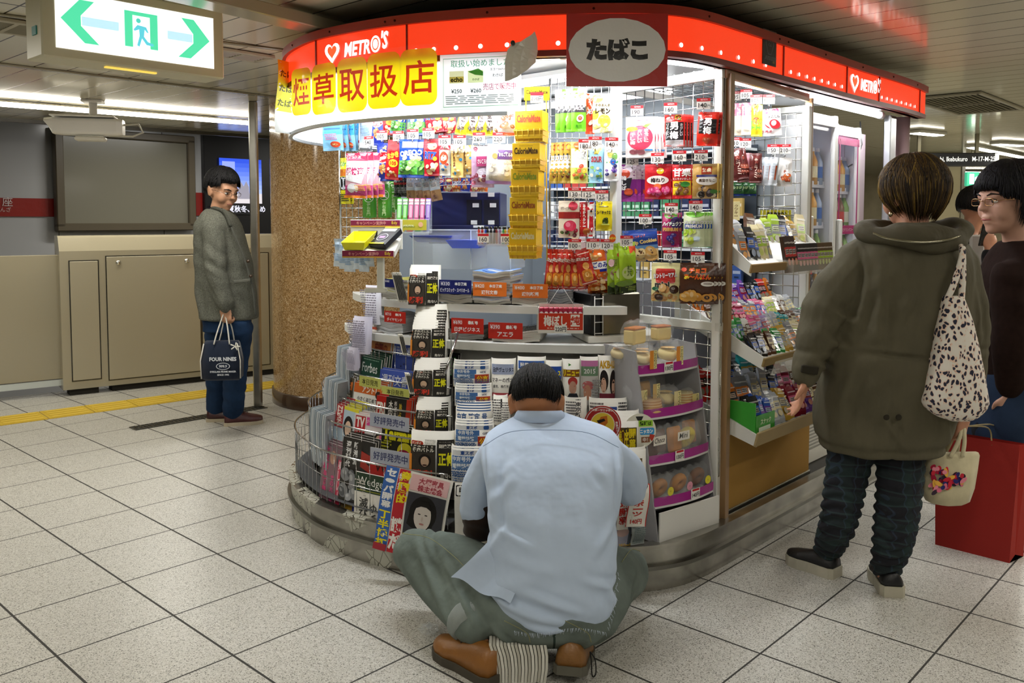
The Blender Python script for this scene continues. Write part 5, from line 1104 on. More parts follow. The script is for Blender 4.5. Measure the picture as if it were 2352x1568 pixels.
# ================================================================ COUNTER, MAGAZINES, NEWSPAPERS
def slab_stack(px,vb,wpx,n,th,d,lab,cover,dep=.22,yaw=None,cat='magazine',grp=None,spec=None,seed=0,z0=None,skew=0,pages='#b5b2a8'):
    x,y,a=on(px,d);a=yaw if yaw is not None else a*.8;z=z0 if z0 is not None else zat(vb,y,px);W=wpx/FPX*y/facing(px,a);rnd=random.Random(seed+px)
    mb=MB(pages,'paper');m_=8
    def sec(s_,e):xx=(s_-.5)*W;lift=.006*math.sin(s_*PI)*-1+.003*math.sin(s_*9);return xx,lift
    secs=[]
    for i in range(m_+1):
        xx,lf=sec(i/m_,0);secs.append([(xx,0,lf),(xx,dep,lf),(xx,dep,lf+th*.92),(xx,0,lf+th*.92)])
    mb.loft(secs,smooth=False)
    def mp(P,e):xx=P[:,0];s_=xx/W+.5;lf=-.006*np.sin(s_*PI)+.003*np.sin(s_*9)+th*.92+e;return np.stack([xx,P[:,1]+dep/2,lf],1)
    put(mb,[(T_rect(-W/2,-dep/2,W/2,dep/2),cover)]+(art(W,dep,spec)if spec else[]),mp,L=W/6,e0=.0004)
    for k in range(2):put(mb,[(T_rect(-W/2,.3*th*(k+.6),W/2,.3*th*(k+.6)+.0006),'#8f8c82')],lambda P,e:np.stack([P[:,0],np.full(len(P),-e),P[:,1]-.006*np.sin((P[:,0]/W+.5)*PI)+.003*np.sin((P[:,0]/W+.5)*9)],1),L=W/6,e0=.0004)
    me=mb.mesh('magazine');front=rotz(a)@np.array([0,1,0.])
    for i in range(n):
        o=bpy.data.objects.new('magazine',me);LINK(o)
        q=np.array([x,y,z+.006+th*i])+rotz(a)@np.array([rnd.uniform(-.004,.004)+skew*i,rnd.uniform(0,.008)-.0,0]);o.location=tuple(q);o.rotation_euler=(0,0,a+rnd.uniform(-.03,.03))
        top=i==n-1
        tag(o,('top '+lab if top else lab.replace('magazine','magazine in the pile'))if n>1 else lab,cat,None if top else(grp or lab))
slab_stack(905,646,60,9,.009,.31,'magazine of the pile at the left end of the upper shelf','#b8b25a',seed=1,z0=SH1)
slab_stack(1046,646,76,7,.010,.30,'magazine of the pile behind the dark blue 330 yen plate','#9aa8bc',seed=2,z0=SH1)
slab_stack(1128,660,86,12,.011,.31,'magazine of the tall pile behind the orange 420 yen plate','#6a94d8',seed=3,z0=SH1,spec=[('b',4,2,-.3,-.3,.3,.3,.2,['#dfe8f4','#3c6ab0'])])
slab_stack(1216,670,80,6,.009,.31,'magazine of the pile behind the orange 400 yen plate','#3f444a',seed=4,z0=SH1,spec=[('t','週刊新潮',0,-.3,.22,'#3fa84a',{'w':.8})])
slab_stack(1285,676,60,5,.010,.36,'magazine of the dark pile at the right end of the upper shelf','#4a4c50',seed=5,z0=SH1,pages='#6c6e72')
slab_stack(893,735,60,9,.008,.30,'magazine of the white pile behind the red 710 yen plate','#c2c4c8',seed=6,z0=SH2,pages='#d6d8da')
slab_stack(1060,760,100,4,.010,.30,'magazine of the dark pile on the lower shelf, behind 690 yen plate','#45464a',seed=7,z0=SH2,pages='#77756f')
slab_stack(1010,755,50,3,.009,.30,'magazine of the striped pile left of the 690 yen plate','#c9cbd0',seed=17,z0=SH2,pages='#cfd2d6')
slab_stack(1185,770,110,5,.009,.29,'magazine of the pale pile on the lower shelf, behind 390 yen plate','#d2cfc8',seed=8,z0=SH2,pages='#c9c6ba',spec=[('p',[(-.2,-.4),(0,.3),(.1,-.4)],'#a8342c'),('l',.1,-.4,.45,.3,5,'#55555a')])
x,y,a=on(1018,.42);p=np.array([x,y,SH2+.05]);o=thing('black_remote','black ribbed device lying on the lower shelf behind the newspaper tower','device',p,a)
mb=MB('#1a1a1c','paint');mb.box((0,0,0),(.14,.10,.03),b=.006);mb.build('body',o);mb=MB('#2c2c30','paint')
for k in range(3):mb.box((-.045+.045*k,-.02,.018),(.03,.05,.008),b=.002)
mb.build('keys',o)
def plate(px0,px1,v0,v1,d,col,pr,l1,l2,lab):
    px=(px0+px1)/2;x,y,a=on(px,d);W=(px1-px0)/FPX*y/facing(px,a);z1,z0=zat(v0,y,px),zat(v1,y,px);H_=z1-z0;mb=MB(col,'gloss')
    mb.box((0,.002,0),(W,.003,H_));put(mb,art(W,H_,[('r',-.46,.06,-.14,.42,mix(col,'#ffffff',.15)),('t',pr,-.3,.23,.26,'#e8e8f0',{'w':.28,'bold':.01}),('t',l1,.18,.23,.24,'#f4f4f4',{'w':.46,'bold':.04}),('t',l2,.0,-.22,.3,'#f4f4f4',{'w':.9,'bold':.02})]),flat(0))
    mb.build('price_plate',loc=(x,y,(z0+z1)/2),R=(0,0,a),label=lab,cat='price plate')
N_='#1c2468';O_='#e8782a';R_='#c42a1e'
plate(881,925,641,660,.285,N_,'¥440','本日発売','','dark blue price plate at the left end of the upper shelf')
plate(1008,1082,643,675,.29,N_,'¥330','本日発売','ビックコミック・スペリオール','dark blue 330 yen price plate on the upper shelf edge')
plate(1086,1163,648,680,.29,O_,'¥420','本日発売','週刊文春','orange 420 yen price plate, left of the two orange ones')
plate(1177,1258,652,684,.285,O_,'¥400','本日発売','週刊新潮','orange 400 yen price plate, right of the two orange ones')
plate(882,930,715,741,.245,R_,'¥710','最新号','ダイヤモンド','red 710 yen price plate at the left of the lower shelf')
plate(1036,1110,731,766,.25,R_,'¥690','最新号','日経ビジネス','red 690 yen price plate in the middle of the lower shelf')
plate(1121,1200,741,778,.245,R_,'¥390','最新号','アエラ','red 390 yen price plate at the right of the lower shelf')
# things on the service counter
CZ=SH1+.085
def cpos(px,v,d):x,y,a=on(px,d);return np.array([x,y,zat(v,y,px)]),y,a
p,y,a=cpos(1060,600,.46);o=thing('acrylic_case','clear acrylic case standing on the counter over the magazines','case',p,a*.6)
W=235/FPX*y;Hc=zat(560,y)-zat(650,y);mb=MB('#dfe6ea','acryl')
mb.box((0,-.0,Hc*.3),(W,.004,Hc));mb.box((0,.12,Hc*.8),(W,.24,.005));mb.box((-W/2,.12,Hc*.3),(.004,.24,Hc));mb.box((W/2,.12,Hc*.3),(.004,.24,Hc));mb.box((W*.1,.12,Hc*.3),(.004,.24,Hc));mb.build('walls',o)
mb=MB('#e8eef2','gloss')
for xx in(-W/2,W*.1,W/2):mb.box((xx,-.003,Hc*.3),(.003,.003,Hc))
mb.box((0,-.003,Hc*.8),(W,.003,.004));mb.build('edges',o)
def ctray(px0,px1,v0,v1,d,lab,col):
    px=(px0+px1)/2;p,y,a=cpos(px,v1,d);W=(px1-px0)/FPX*y;H_=(v1-v0)/FPX*y;mb=MB(col,'plastic')
    s_=[[(-W*.36,0,0),(W*.36,0,0),(W*.36,.10,0),(-W*.36,.10,0)],[(-W/2,-.03,H_),(W/2,-.03,H_),(W/2,.14,H_),(-W/2,.14,H_)],[(-W*.47,-.02,H_),(W*.47,-.02,H_),(W*.47,.13,H_),(-W*.47,.13,H_)],[(-W*.34,.01,.004),(W*.34,.01,.004),(W*.34,.09,.004),(-W*.34,.09,.004)]]
    mb.loft(s_,smooth=False);mb.build('coin_tray',loc=p,R=(0,0,a*.5),label=lab,cat='tray')
ctray(942,1046,541,556,.44,'dark blue coin tray on the counter, the left one','#2c44b0');ctray(1026,1112,551,570,.42,'lighter blue coin tray on the counter, the right one','#4a62d8')
# navy drawer cabinets
def cabinet(px0,px1,v0,v1,d,lab,cols,rows,front_from):
    px=(px0+px1)/2;p,y,a=cpos(px,v1,d);W=(px1-px0)/FPX*y;H_=(v1-v0)/FPX*y;o=thing('drawer_cabinet',lab,'cabinet',p,-.12)
    mb=MB('#141c4e','paint');mb.box((0,.12,H_/2),(W,.24,H_),b=.004);mb.build('body',o)
    x0=-W/2+W*front_from;cw=(W/2-x0)/cols
    for i in range(cols):
        mb=MB('#080c24','paint');mb.box((x0+cw*(i+.5),-.003,H_*.42),(cw*.86,.006,H_*.72));mb.build('recess',o)
        for j in range(rows):
            mb=MB('#e6ebee','gloss')
            for(cx,cz)in(((.5,.93),(.6,.62),(.5,.12))[j:j+1]):mb.box((x0+cw*(i+cx),-.008,H_*cz),(cw*.36,.004,H_*.12))
            mb.build('label_card',o)
cabinet(984,1150,442,520,.66,'upper navy blue cigarette drawer cabinet behind the counter',2,3,.52)
cabinet(984,1135,517,560,.62,'lower navy blue cigarette drawer cabinet behind the counter',1,2,.55)
# acrylic lighter stand
p,y,a=cpos(1137,562,.36);W=84/FPX*y;o=thing('lighter_stand','clear lighter stand with 160 and 100 yen cards left of the yellow baskets','stand',p,a*.5)
MB('#e6e2dc','acryl').box((0,0,.025),(W,.004,.05)).box((0,.03,.03),(W,.004,.075)).box((0,.015,.0),(W,.034,.003)).build('tray',o)
for xx,nn in((-.32,'160'),(.32,'100')):
    mb=MB('#f2f0ea','gloss');mb.box((W*xx,-.004,.027),(.046,.001,.036));put(mb,[(T_rect(W*xx-.023,.036,W*xx+.023,.045),'#c8232c'),(T_text(nn,W*xx,.022,.019,w=.032),'#2c2c2e')],flat(-.0046));mb.build('price_card',o)
lc=[('#c8402c','red'),('#b8302c','red'),('#2c4ab0','blue'),('#2c2c30','black'),('#242428','black'),('#2a2a2c','black'),('#8a3a3c','dark red'),('#8a6a9c','violet'),('#4a9a5c','green'),('#c8a83a','yellow'),('#d88a2c','orange'),('#3a3a40','black')]
for i,(c,nm)in enumerate(lc):
    q=p+rotz(a*.5)@np.array([-W*.45+W*.9*i/11,.015,.003]);mb=MB(c,'plastic');mb.box((0,0,.03),(.009,.012,.06),b=.003);mb.box((0,0,.066),(.008,.011,.012),'#9a9a9c','chrome',b=.002)
    mb.build('lighter',loc=q,R=(0,.04*(i%3-1),a*.5),label='%s lighter in the clear stand, %s'%(nm,('leftmost','next to the leftmost','left of the black ones','left half','left half middle','centre left','centre','centre right','right half','right half middle','right, before the last','rightmost')[i]),cat='lighter')
# tea bottles
for i,(px,v0,v1,d)in enumerate(((851,424,501,.34),(886,416,501,.34),(907,396,488,.44))):
    p,y,a=cpos(px,v1,d);H_=(v1-v0)/FPX*y;r=16/FPX*y;o=thing('tea_bottle',('green tea bottle beside the mask packs, the left one','green tea bottle in the middle of the three','tall green tea bottle behind the other two')[i],'bottle',p)
    mb=MB('#58b42c','plastic');mb.lathe([(0,0),(r,.004),(r,H_*.8),(r*.9,H_*.88),(r*.62,H_*.92)],20);mp=lambda P,e,r=r:np.stack([(r+e)*np.sin(P[:,0]/r),-(r+e)*np.cos(P[:,0]/r),P[:,1]],1)
    cz=H_*.62;put(mb,[(T_ell(0,cz,r*.75,r*.75),'#e8f4d8'),(T_ell(0,cz,r*.65,r*.65),'#4aa02c'),(T_text('茶',0,cz,r*.9,bold=.05),'#e8f4d8'),(T_text('伊右衛門',0,H_*.26,H_*.38,vert=True,w=r*.5),'#c8e8a0')],mp,L=.01);mb.build('bottle_body',o)
    MB('#d8f0b0','plastic').lathe([(r*.66,H_*.9),(r*.66,H_),(0,H_)],16).build('cap',o)
# gum packs in a clear tray
p,y,a=cpos(948,535,.30);W=78/FPX*y;o=thing('gum_tray','clear wall tray of gum packs hanging right of the tea bottles','tray',p,-.1)
MB('#e4eef0','acryl').box((0,0,.03),(W,.003,.06)).box((W/2,.03,.07),(.003,.06,.14)).box((-W/2,.03,.05),(.003,.06,.10)).box((0,.03,0),(W,.06,.003)).build('tray_walls',o)
mb=MB('#b8b03a','gloss');mb.box((0,-.003,.034),(W*.86,.002,.044));put(mb,art(W,.09,[('t','XYLITOL',-.1,.34,.1,'#e8f0d0',{'w':.5}),('e',.26,.4,.07,.12,'#d8a888'),('l',-.4,.25,.1,.32,2,'#4a6a1c')]),flat(-.005));mb.build('show_card',o)
for i,(c,nm)in enumerate((('#6cc85a','green'),('#5cc04a','green'),('#d86a9c','pink'),('#d8649a','pink'),('#d05a94','pink'),('#8a5ac8','violet'))):
    mb=MB(c,'gloss');mb.box((0,0,.046),(.019,.012,.092),b=.001);put(mb,[(T_rect(-.0095,.066,.0095,.088),'#f0f4f0'),(T_rect(-.006,.01,.006,.062),mix(c,'#ffffff',.5)),(T_text('gum',0,.076,.008),c)],flat(-.006))
    q=p+rotz(-.1)@np.array([-W*.42+W*.86*i/5,.02,.055]);mb.build('gum_pack',loc=q,R=(0,.05,-.1),label='%s and white gum pack in the clear tray, %s'%(nm,('first from left','second from left','leftmost pink','middle pink','rightmost pink','last at right')[i]),cat='gum pack')
for i in range(4):
    c=('#e8c83a','#c83a4c','#2c8a4a','#3a3a8c')[i];q=p+rotz(-.1)@np.array([-W*.38+W*.25*i,.04,.004]);mb=MB(c,'gloss');mb.box((0,0,.036),(.024,.02,.07),b=.001);mb.build('candy_box',loc=q,R=(0,0,-.1),label='small %s candy box standing behind the gum packs'%('yellow','red','green','blue')[i],cat='box')
# card reader stand with a yellow tray
p,y,a=cpos(850,590,.10);s_=y/FPX;o=thing('card_reader_stand','cream stand with a black contactless card reader','card reader',p,-.06)
mb=MB('#dfdfd6','paint')
mb.loft([[(-60*s_,-.03,0),(62*s_,-.03,0),(62*s_,.11,.05),(-60*s_,.11,.05)],[(-60*s_,-.03,14*s_),(62*s_,-.03,14*s_),(62*s_,.11,.075),(-60*s_,.11,.075)]],smooth=False);mb.box((2*s_,.12,.09),(124*s_,.012,70*s_),b=.002);mb.build('casing',o)
for(zc,yy,nm)in((7*s_,-.031,'a'),(.09+26*s_,.113,'b')):
    mb=MB('#8a2c4c','gloss');mb.box((0,yy,zc),(118*s_,.002,16*s_));put(mb,[(T_rect(-59*s_,zc-8*s_,59*s_,zc-5*s_),'#d8a83a'),(T_text('キャンペーン実施中',-10*s_,zc+1*s_,9*s_,w=70*s_),'#e8a8a0'),(T_text('Edy',46*s_,zc+1*s_,9*s_),'#f0d83a')],flat(yy-.001));mb.build('strip_label',o)
mb=MB('#1c1c20','paint');mb.box((-18*s_,.112,.088),(46*s_,.003,20*s_));put(mb,[(T_rect(-34*s_,.082,-16*s_,.092),'#3a6a9c'),(T_text('ICカード',6*s_-18*s_,.088,6*s_),'#d8d8e0')],flat(.110));mb.build('display',o)
R_rd=rotz(-.5)@rotx(.55);mb=MB('#15171a','paint');mb.frame((34*s_,.035,.075),R_rd);mb.box((0,0,0),(48*s_,.13,.03),b=.005)
tp=lambda P,e:np.stack([P[:,0],P[:,1],np.full(len(P),.0155)+e],1)
put(mb,[(T_rect(-20*s_,.03,20*s_,.052),'#a8b4ac'),(T_rect(-22*s_,.056,22*s_,.064),'#f0e82a'),(T_rect(-22*s_,-.064,22*s_,-.056),'#f0e82a'),(T_ell(0,-.015,.026,.026),'#c8c8d0'),(T_ell(0,-.015,.023,.023),'#1a1c24'),(T_rect(-.014,-.022,.014,-.008),'#b07ac0')],tp);mb.build('card_reader',o)
mb=MB('#d8d8cc','paint');zl=zat(668,y)-p[2];mb.box((22*s_,.03,zl/2),(.028,.028,-zl),b=.003);mb.box((10*s_,.03,zl),(.09,.03,.018),b=.003);mb.build('support_leg',o)
q=p+np.array([-28*s_,.0,.03]);o=thing('yellow_coin_tray','bright yellow plastic coin tray beside the card reader','tray',q,-.3)
mb=MB('#e6e01c','plastic');b0=[(-24*s_,-.03,0),(24*s_,-.03,0),(24*s_,.05,.03),(-24*s_,.05,.03)];b1=[(-30*s_,-.04,.03),(30*s_,-.04,.03),(30*s_,.07,.075),(-30*s_,.07,.075)];b2=[(-27*s_,-.035,.03),(27*s_,-.035,.03),(27*s_,.065,.075),(-27*s_,.065,.075)];b3=[(-22*s_,-.025,.004),(22*s_,-.025,.004),(22*s_,.045,.034),(-22*s_,.045,.034)]
mb.loft([b0,b1,b2,b3],smooth=False);mb.build('tray_body',o);mb=MB('#f4f0c0','gloss');mb.frame((0,.0,.016),rotx(.36));mb.lathe([(0,.003),(.02,.003),(.02,0)],16);mb.build('sticker',o)
# clear wrapped packs hanging at the far left
for i in range(7):
    fr('palemask','clear wrapped pale pack hanging left of the card reader stand',(768+11*i,548,792+11*i,612+6*(i%3)),0,d=.16,grp='clear wrapped packs by the card reader',yaw=-.8+.06*i)
# bag-tied newspapers etc: rolls
def roll_mesh(w_,h_,dep,spec,pages=3,col='#dcd9cf',flare=0.0,open_back=True,sheets=4):
    """a folded newspaper curled into a U, printed outside"""
    n=18;pts=[]
    for k in range(n+1):
        t_=PI+PI*k/n;x=math.cos(t_);y_=math.sin(t_);e=.72
        pts.append((w_/2*math.copysign(abs(x)**e,x),dep*(1+y_)-0 if False else dep-dep*abs(y_)**e))
    P=np.array(pts);seg=np.linalg.norm(np.diff(P,axis=0),axis=1);cum=np.concatenate([[0],np.cumsum(seg)]);mid=cum[-1]/2
    mb=MB(col,'paper');th=.0022
    for s_ in range(sheets):
        k=1-s_*th*2/w_;top=h_-s_*.0015;A=P*np.array([k,1])+np.array([0,s_*th*.9])
        B_=A*np.array([1-th*.7*2/w_,1])+np.array([0,th*.6])
        V=[(x,y_,0)for x,y_ in A]+[(x*(1+flare),y_,top)for x,y_ in A]+[(x*(1+flare),y_,top)for x,y_ in B_]
        m_=n+1;F=[(i,i+1,m_+i+1,m_+i)for i in range(n)]+[(m_+i,m_+i+1,2*m_+i+1,2*m_+i)for i in range(n)]
        mb.add(V,F,col if s_%2==0 else mix(col,'#8a877c',.35),'paper',True)
    def mp(Q,e):
        s_=Q[:,0]+mid;X=np.interp(s_,cum,P[:,0]);Y=np.interp(s_,cum,P[:,1]);zz=Q[:,1]+h_/2;fl=1+flare*zz/h_
        nx=X/(w_/2)*.6;return np.stack([X*fl+nx*e,Y-e,zz],1)
    if spec:put(mb,art(w_,h_,spec),mp,L=.016,e0=.0008)
    return mb.mesh('newspaper')
def roll(px0,px1,v0,v1,d,spec,lab,n=1,up=.010,back=.007,dep=.05,col='#dcd9cf',yaw=None,cat='newspaper',grp=None,flare=.02,tilt=-.06,Y=None,name='newspaper'):
    px=(px0+px1)/2;x,y,a=on(px,d)
    if Y:p_=atY(px,v1,Y);x,y=p_[0],p_[1];a=0
    a=a*.5 if yaw is None else yaw;W=(px1-px0)/FPX*y/facing(px,a);z0=zat(v1,y,px);H_=zat(v0,y,px)-z0
    me=roll_mesh(W,H_,dep,spec,col=col,flare=flare)
    for i in range(n):
        o=bpy.data.objects.new(name,me);LINK(o);q=np.array([x,y,z0])+rotz(a)@np.array([0,back*i,up*i]);o.location=tuple(q);o.rotation_euler=(tilt,0,a);s_=1-.012*min(i,4);o.scale=(s_,1,1)
        tag(o,('front '+lab if n>1 else lab)if i==0 else lab+', stacked behind',cat,None if i==0 else(grp or lab))
GEN=[('R',-.49,.36,-.16,.48,'#c8442c',.06),('t','ケンダイ',-.33,.42,.085,'#f0e0d0',{'w':.24,'bold':.04}),('l',-.12,.36,.12,.48,4,'#a09c90'),('r',.14,-.5,.5,.48,'#2a2824'),('t','副操縦士',.34,.38,.1,'#e8e4da',{'w':.32,'bold':.05}),('o','正体',.33,.05,.34,'#ece81c',{'w':.32,'bold':.07,'fit':True}),('t','危ない',.33,-.38,.1,'#d8d4ca',{'w':.3,'bold':.03}),
       ('r',-.42,.2,.11,.34,'#2e2b26'),('t','骨肉バトル',-.14,.27,.11,'#f0ece0',{'w':.46,'bold':.06}),('r',-.42,-.5,.11,.2,'#3a342c'),('e',-.1,.0,.13,.17,'#1c1612'),('e',-.1,-.02,.085,.13,'#cfae92'),('e',-.1,-.11,.05,.02,'#3a1c18'),('o','勝利',-.16,-.34,.22,'#d8402c',{'w':.42,'bold':.07,'fit':True}),('r',-.46,-.4,-.38,.16,'#e8902c')]
def squash(sp_,k=.84,o=-.08):
    r=[]
    for q in sp_:
        q=list(q)
        if q[0]in 'rRl':q[2]=q[2]*k+o;q[4]=q[4]*k+o
        elif q[0]=='e':q[2]=q[2]*k+o;q[4]*=k
        elif q[0]in 'tvo':q[3]=q[3]*k+o;q[4]*=k
        r.append(tuple(q))
    return r
GEN=squash(GEN)
tiers=[(933,1004,616,700,.24,3,.007),(938,1020,748,822,.20,9,.0105),(941,1023,842,908,.16,5,.008),(945,1026,934,1002,.12,5,.0085),(932,1040,996,1102,.04,2,.008)]
for k,(a0,a1,v0,v1,d,n,up)in enumerate(tiers):
    roll(a0,a1,v0,v1,d,GEN,'evening newspaper roll, %s tier of the tall newspaper tower'%('top','second','third','fourth','lowest')[k],n=n,up=up,back=.006,dep=.055,flare=-.03,yaw=-.18)
# fanned papers tucked at the left of each tier
for k,(px,v,d)in enumerate(((926,692,.2),(935,812,.17),(950,900,.13))):
    x,y,a=on(px,d)
    for i in range(6 if k==0 else 3):
        z0=zat(v,y,px);H_=70/FPX*y*(1 if k==0 else.7);mb=MB('#dedbd0' if i%2 else '#cfccc2','paper');mb.box((0,0,H_/2),(.004,.05,H_),b=.001);put(mb,[(T_rect(-.0016,.01,.0016,H_*.9),'#2c2c2a')],flat(-.0255))
        mb.build('folded_newspaper',loc=(x-.012+.0062*i,y-.03,z0),R=(-.05,-.22,.25),label='folded newspaper slipped in at the left of the tower, %s tier'%('top','second','third')[k],cat='newspaper',group='papers slipped in at the %s tier'%('top','second','third')[k])
TOS=[('r',-.5,.3,.5,.46,'#dfe4e8'),('r',-.5,.1,.14,.29,'#4a78b8'),('t','中京号外',-.2,.2,.15,'#e8eef4',{'w':.56,'bold':.06}),('t','東スポ',-.05,.38,.13,'#1c4a94',{'w':.6,'bold':.07}),('R',.24,.31,.38,.45,'#2c5a9c',.05),('t','GI枠順',.32,.18,.1,'#24305c',{'w':.34,'bold':.05}),('r',-.5,-.1,.1,.1,'#5c84b8'),('t','電撃移籍',-.2,.0,.15,'#e8eef4',{'w':.56,'bold':.05}),('r',.1,-.3,.5,.08,'#b8401c'),('o','公言',.3,-.1,.26,'#f0c81c',{'w':.34,'bold':.07}),('l',-.46,-.46,.06,-.14,5,'#4a6a9c'),('l',.1,-.46,.46,-.32,3,'#4a6a9c')]
TOS2=[('t','中京 確定 号',-.05,.0,.5,'#3a66a4',{'w':.84,'bold':.05}),('r',-.5,.36,.5,.44,'#3a66a4')]
for k,(a0,a1,v0,v1,d,n,sp_)in enumerate(((1037,1125,838,890,.17,3,TOS),(1040,1128,893,935,.13,3,TOS),(1042,1130,940,975,.10,4,TOS2),(1040,1134,975,1040,.06,3,TOS),(1031,1120,1032,1110,.02,2,TOS))):
    roll(a0,a1,v0,v1,d,sp_,'blue printed sports newspaper roll, %s of the tower behind the crouching man'%('top','second','third','fourth','lowest')[k],n=n,up=.009,back=.006,dep=.06,flare=0,yaw=-.05)
roll(1125,1181,824,915,.20,[('r',-.5,.1,.5,.36,'#a8b4d4'),('t','日経ヴェリタス',.05,.22,.12,'#24283c',{'w':.9}),('t','マネーの威力',0,-.04,.12,'#3a3a3c',{'w':.9}),('t','運用、株価形成',.0,-.2,.08,'#5a5a5c',{'w':.8}),('r',-.5,-.44,.5,-.36,'#b8404c')],'white and blue business newspaper roll right of the blue tower',dep=.045)
roll(1187,1252,820,912,.20,[('r',-.5,.2,.5,.4,'#3c68b8'),('t','競馬ブック',0,.3,.12,'#f0f0f0',{'w':.8,'bold':.05}),('l',-.4,-.4,.4,.1,5,'#3a3a44')],'white roll with a blue band behind the crouching man\'s head',dep=.045)
roll(1252,1292,828,915,.20,[('r',-.5,.0,.5,.34,'#2450b0'),('t','ニュース',0,.15,.14,'#f0e42c',{'w':.86,'bold':.05}),('l',-.4,-.4,.4,-.1,5,'#3a3a44')],'blue and white roll right of the crouching man\'s head',dep=.035)
roll(1292,1334,825,918,.20,[('r',-.5,.06,.5,.24,'#8a5a1c'),('o','リニュー',0,.16,.17,'#f0d81c',{'w':.92,'bold':.06,'oc':'#a8241c'}),('e',.08,-.06,.26,.12,'#b83a34'),('e',.08,-.2,.2,.16,'#c89a84'),('p',[(-.3,-.5),(-.1,-.34),(.3,-.34),(.46,-.5)],'#2a2c34'),('p',[(-.15,.32),(0,.36),(-.15,.4)],'#58a04a')],'roll with yellow lettering and a man in a red cap',dep=.035)
roll(1334,1377,820,930,.20,[('r',-.5,.3,.5,.42,'#c87ab0'),('t','プロ野球',0,.24,.1,'#e8f0e0',{'w':.7,'bold':.05}),('r',-.5,.1,.5,.3,'#6a8a6c'),('t','2015',0,.2,.1,'#e8e8e8',{'w':.6}),('r',-.5,-.5,.5,.1,'#c4c2be'),('e',-.1,-.1,.3,.1,'#c06a6a'),('e',-.12,-.24,.2,.16,'#c08a70'),('l',.1,-.5,.5,.05,9,'#8a8a8a')],'roll with a baseball player in a pink cap',dep=.035)
roll(1377,1416,817,920,.20,[('o','AKB48',.0,.3,.18,'#d8a82c',{'w':.98,'bold':.05}),('e',-.2,-.06,.26,.24,'#1c1614'),('e',-.22,-.16,.16,.17,'#d8ac94'),('e',.36,-.12,.22,.3,'#241a18'),('e',.38,-.2,.13,.17,'#e0b49c'),('r',-.5,-.5,.5,-.34,'#7a2a3c')],'roll with two dark haired women beside the white bread rack',dep=.035)
roll(1130,1162,908,976,.12,[('l',-.4,-.4,.4,.4,9,'#6a6a6c'),('r',.1,.1,.4,.4,'#2c2c30')],'grey printed newspaper roll left of the crouching man\'s head',dep=.04)
roll(1150,1170,915,978,.10,[('l',-.4,-.4,.4,.4,9,'#8a8a8c')],'narrow grey newspaper roll touching the man\'s head at left',dep=.03)
roll(1298,1350,920,985,.13,[('v','東京新聞',.1,.1,.7,'#2c2c30',{'w':.26}),('l',-.4,-.4,0,.4,8,'#7a7a7c')],'newspaper roll with vertical title right of the man\'s ear',n=2,dep=.05)
roll(1358,1445,922,985,.11,[('r',-.1,-.3,.2,.3,'#3a5ab0'),('l',.22,-.4,.46,.4,6,'#5a5a5c'),('l',-.46,-.4,-.14,.4,6,'#7a7a7c')],'wide newspaper roll below the bread rack side',n=2,dep=.05)
BAN=[('r',-.36,-.5,.30,.3,'#5a4a1c'),('o','新庄',-.2,-.05,.6,'#f0d81c',{'w':.36,'bold':.07,'oc':'#6a3a14'}),('v','開幕',.12,-.05,.66,'#f0d81c',{'w':.26,'bold':.07})]
roll(1418,1478,968,1040,.04,BAN,'yellow headlined sports newspaper roll at the man\'s right shoulder',n=4,up=.012,back=.006,dep=.04,yaw=.1)
roll(1424,1494,1036,1128,-.01,BAN+[('r',-.5,-.5,.5,-.42,'#2c5aa8')],'yellow headlined sports newspaper roll, lower one by the sleeve',n=2,dep=.05,yaw=.15)
# round signs
def disc(px,v,r,d,spec,lab,col,yaw=0):
    x,y,a=on(px,d);p=atY(px,v,y);R_=r/FPX*y;mb=MB(col,'gloss');mb.frame((0,0,0),rotx(PI/2));mb.lathe([(0,-.0015),(R_,-.0015),(R_,.0015),(0,.0015)],36,smooth=False);mb.frame()
    put(mb,art(2*R_,2*R_,spec),flat(-.002));return mb.build('round_sign',loc=p,R=(-.08,0,yaw),label=lab,cat='sign')
disc(1384,974,43,.00,[('e',0,0,.47,.47,'#e8e0d8'),('e',0,0,.45,.45,'#b0241c'),('e',0,0,.33,.33,'#f0e8c8'),('e',0,0,.31,.31,'#e8c83a'),('p',[(-.2,-.1),(-.05,.2),(.12,.24),(.14,.05),(.06,-.05),(.2,-.12),(.1,-.26),(-.14,-.24)],'#c8701c'),('p',[(-.16,.1),(.04,.16),(.08,.1),(-.1,.02)],'#2a1a14'),('t','スポーツニッポン',0,.385,.075,'#f4e8e0',{'w':.6,'bold':.05}),('t','最高価格',.39,-.05,.07,'#f4e8e0',{'w':.3,'rot':-1.4})],'round red rimmed badge sign with a yellow centre at the man\'s right shoulder','#b0241c',yaw=-.1)
disc(1469,989,40,.055,[('e',0,0,.49,.49,'#e4e2d2'),('p',[(-.12,.42),(.12,.42),(.06,.3),(-.06,.3)],'#2a2a2a'),('r',-.03,.12,.4,.3,'#9ad03a'),('t','情報は',.18,.21,.13,'#1c2c14',{'w':.36,'bold':.04}),('R',.0,-.12,.44,.08,'#3a9ad8',.05),('t','ニッカン',.2,-.02,.13,'#f4f4f4',{'w':.4,'bold':.05}),('r',.04,-.34,.3,-.18,'#8a5a3c'),('t','中！',.16,-.26,.12,'#f0e8e0'),('p',[(.3,-.1),(.46,-.14),(.36,-.32),(.28,-.2)],'#b83a2c'),('p',[(-.46,.1),(-.3,.14),(-.3,0),(-.46,-.04)],'#2a2a2a')],'round soccer ball sign with a green label beside the bread rack','#e4e2d2',yaw=.2)
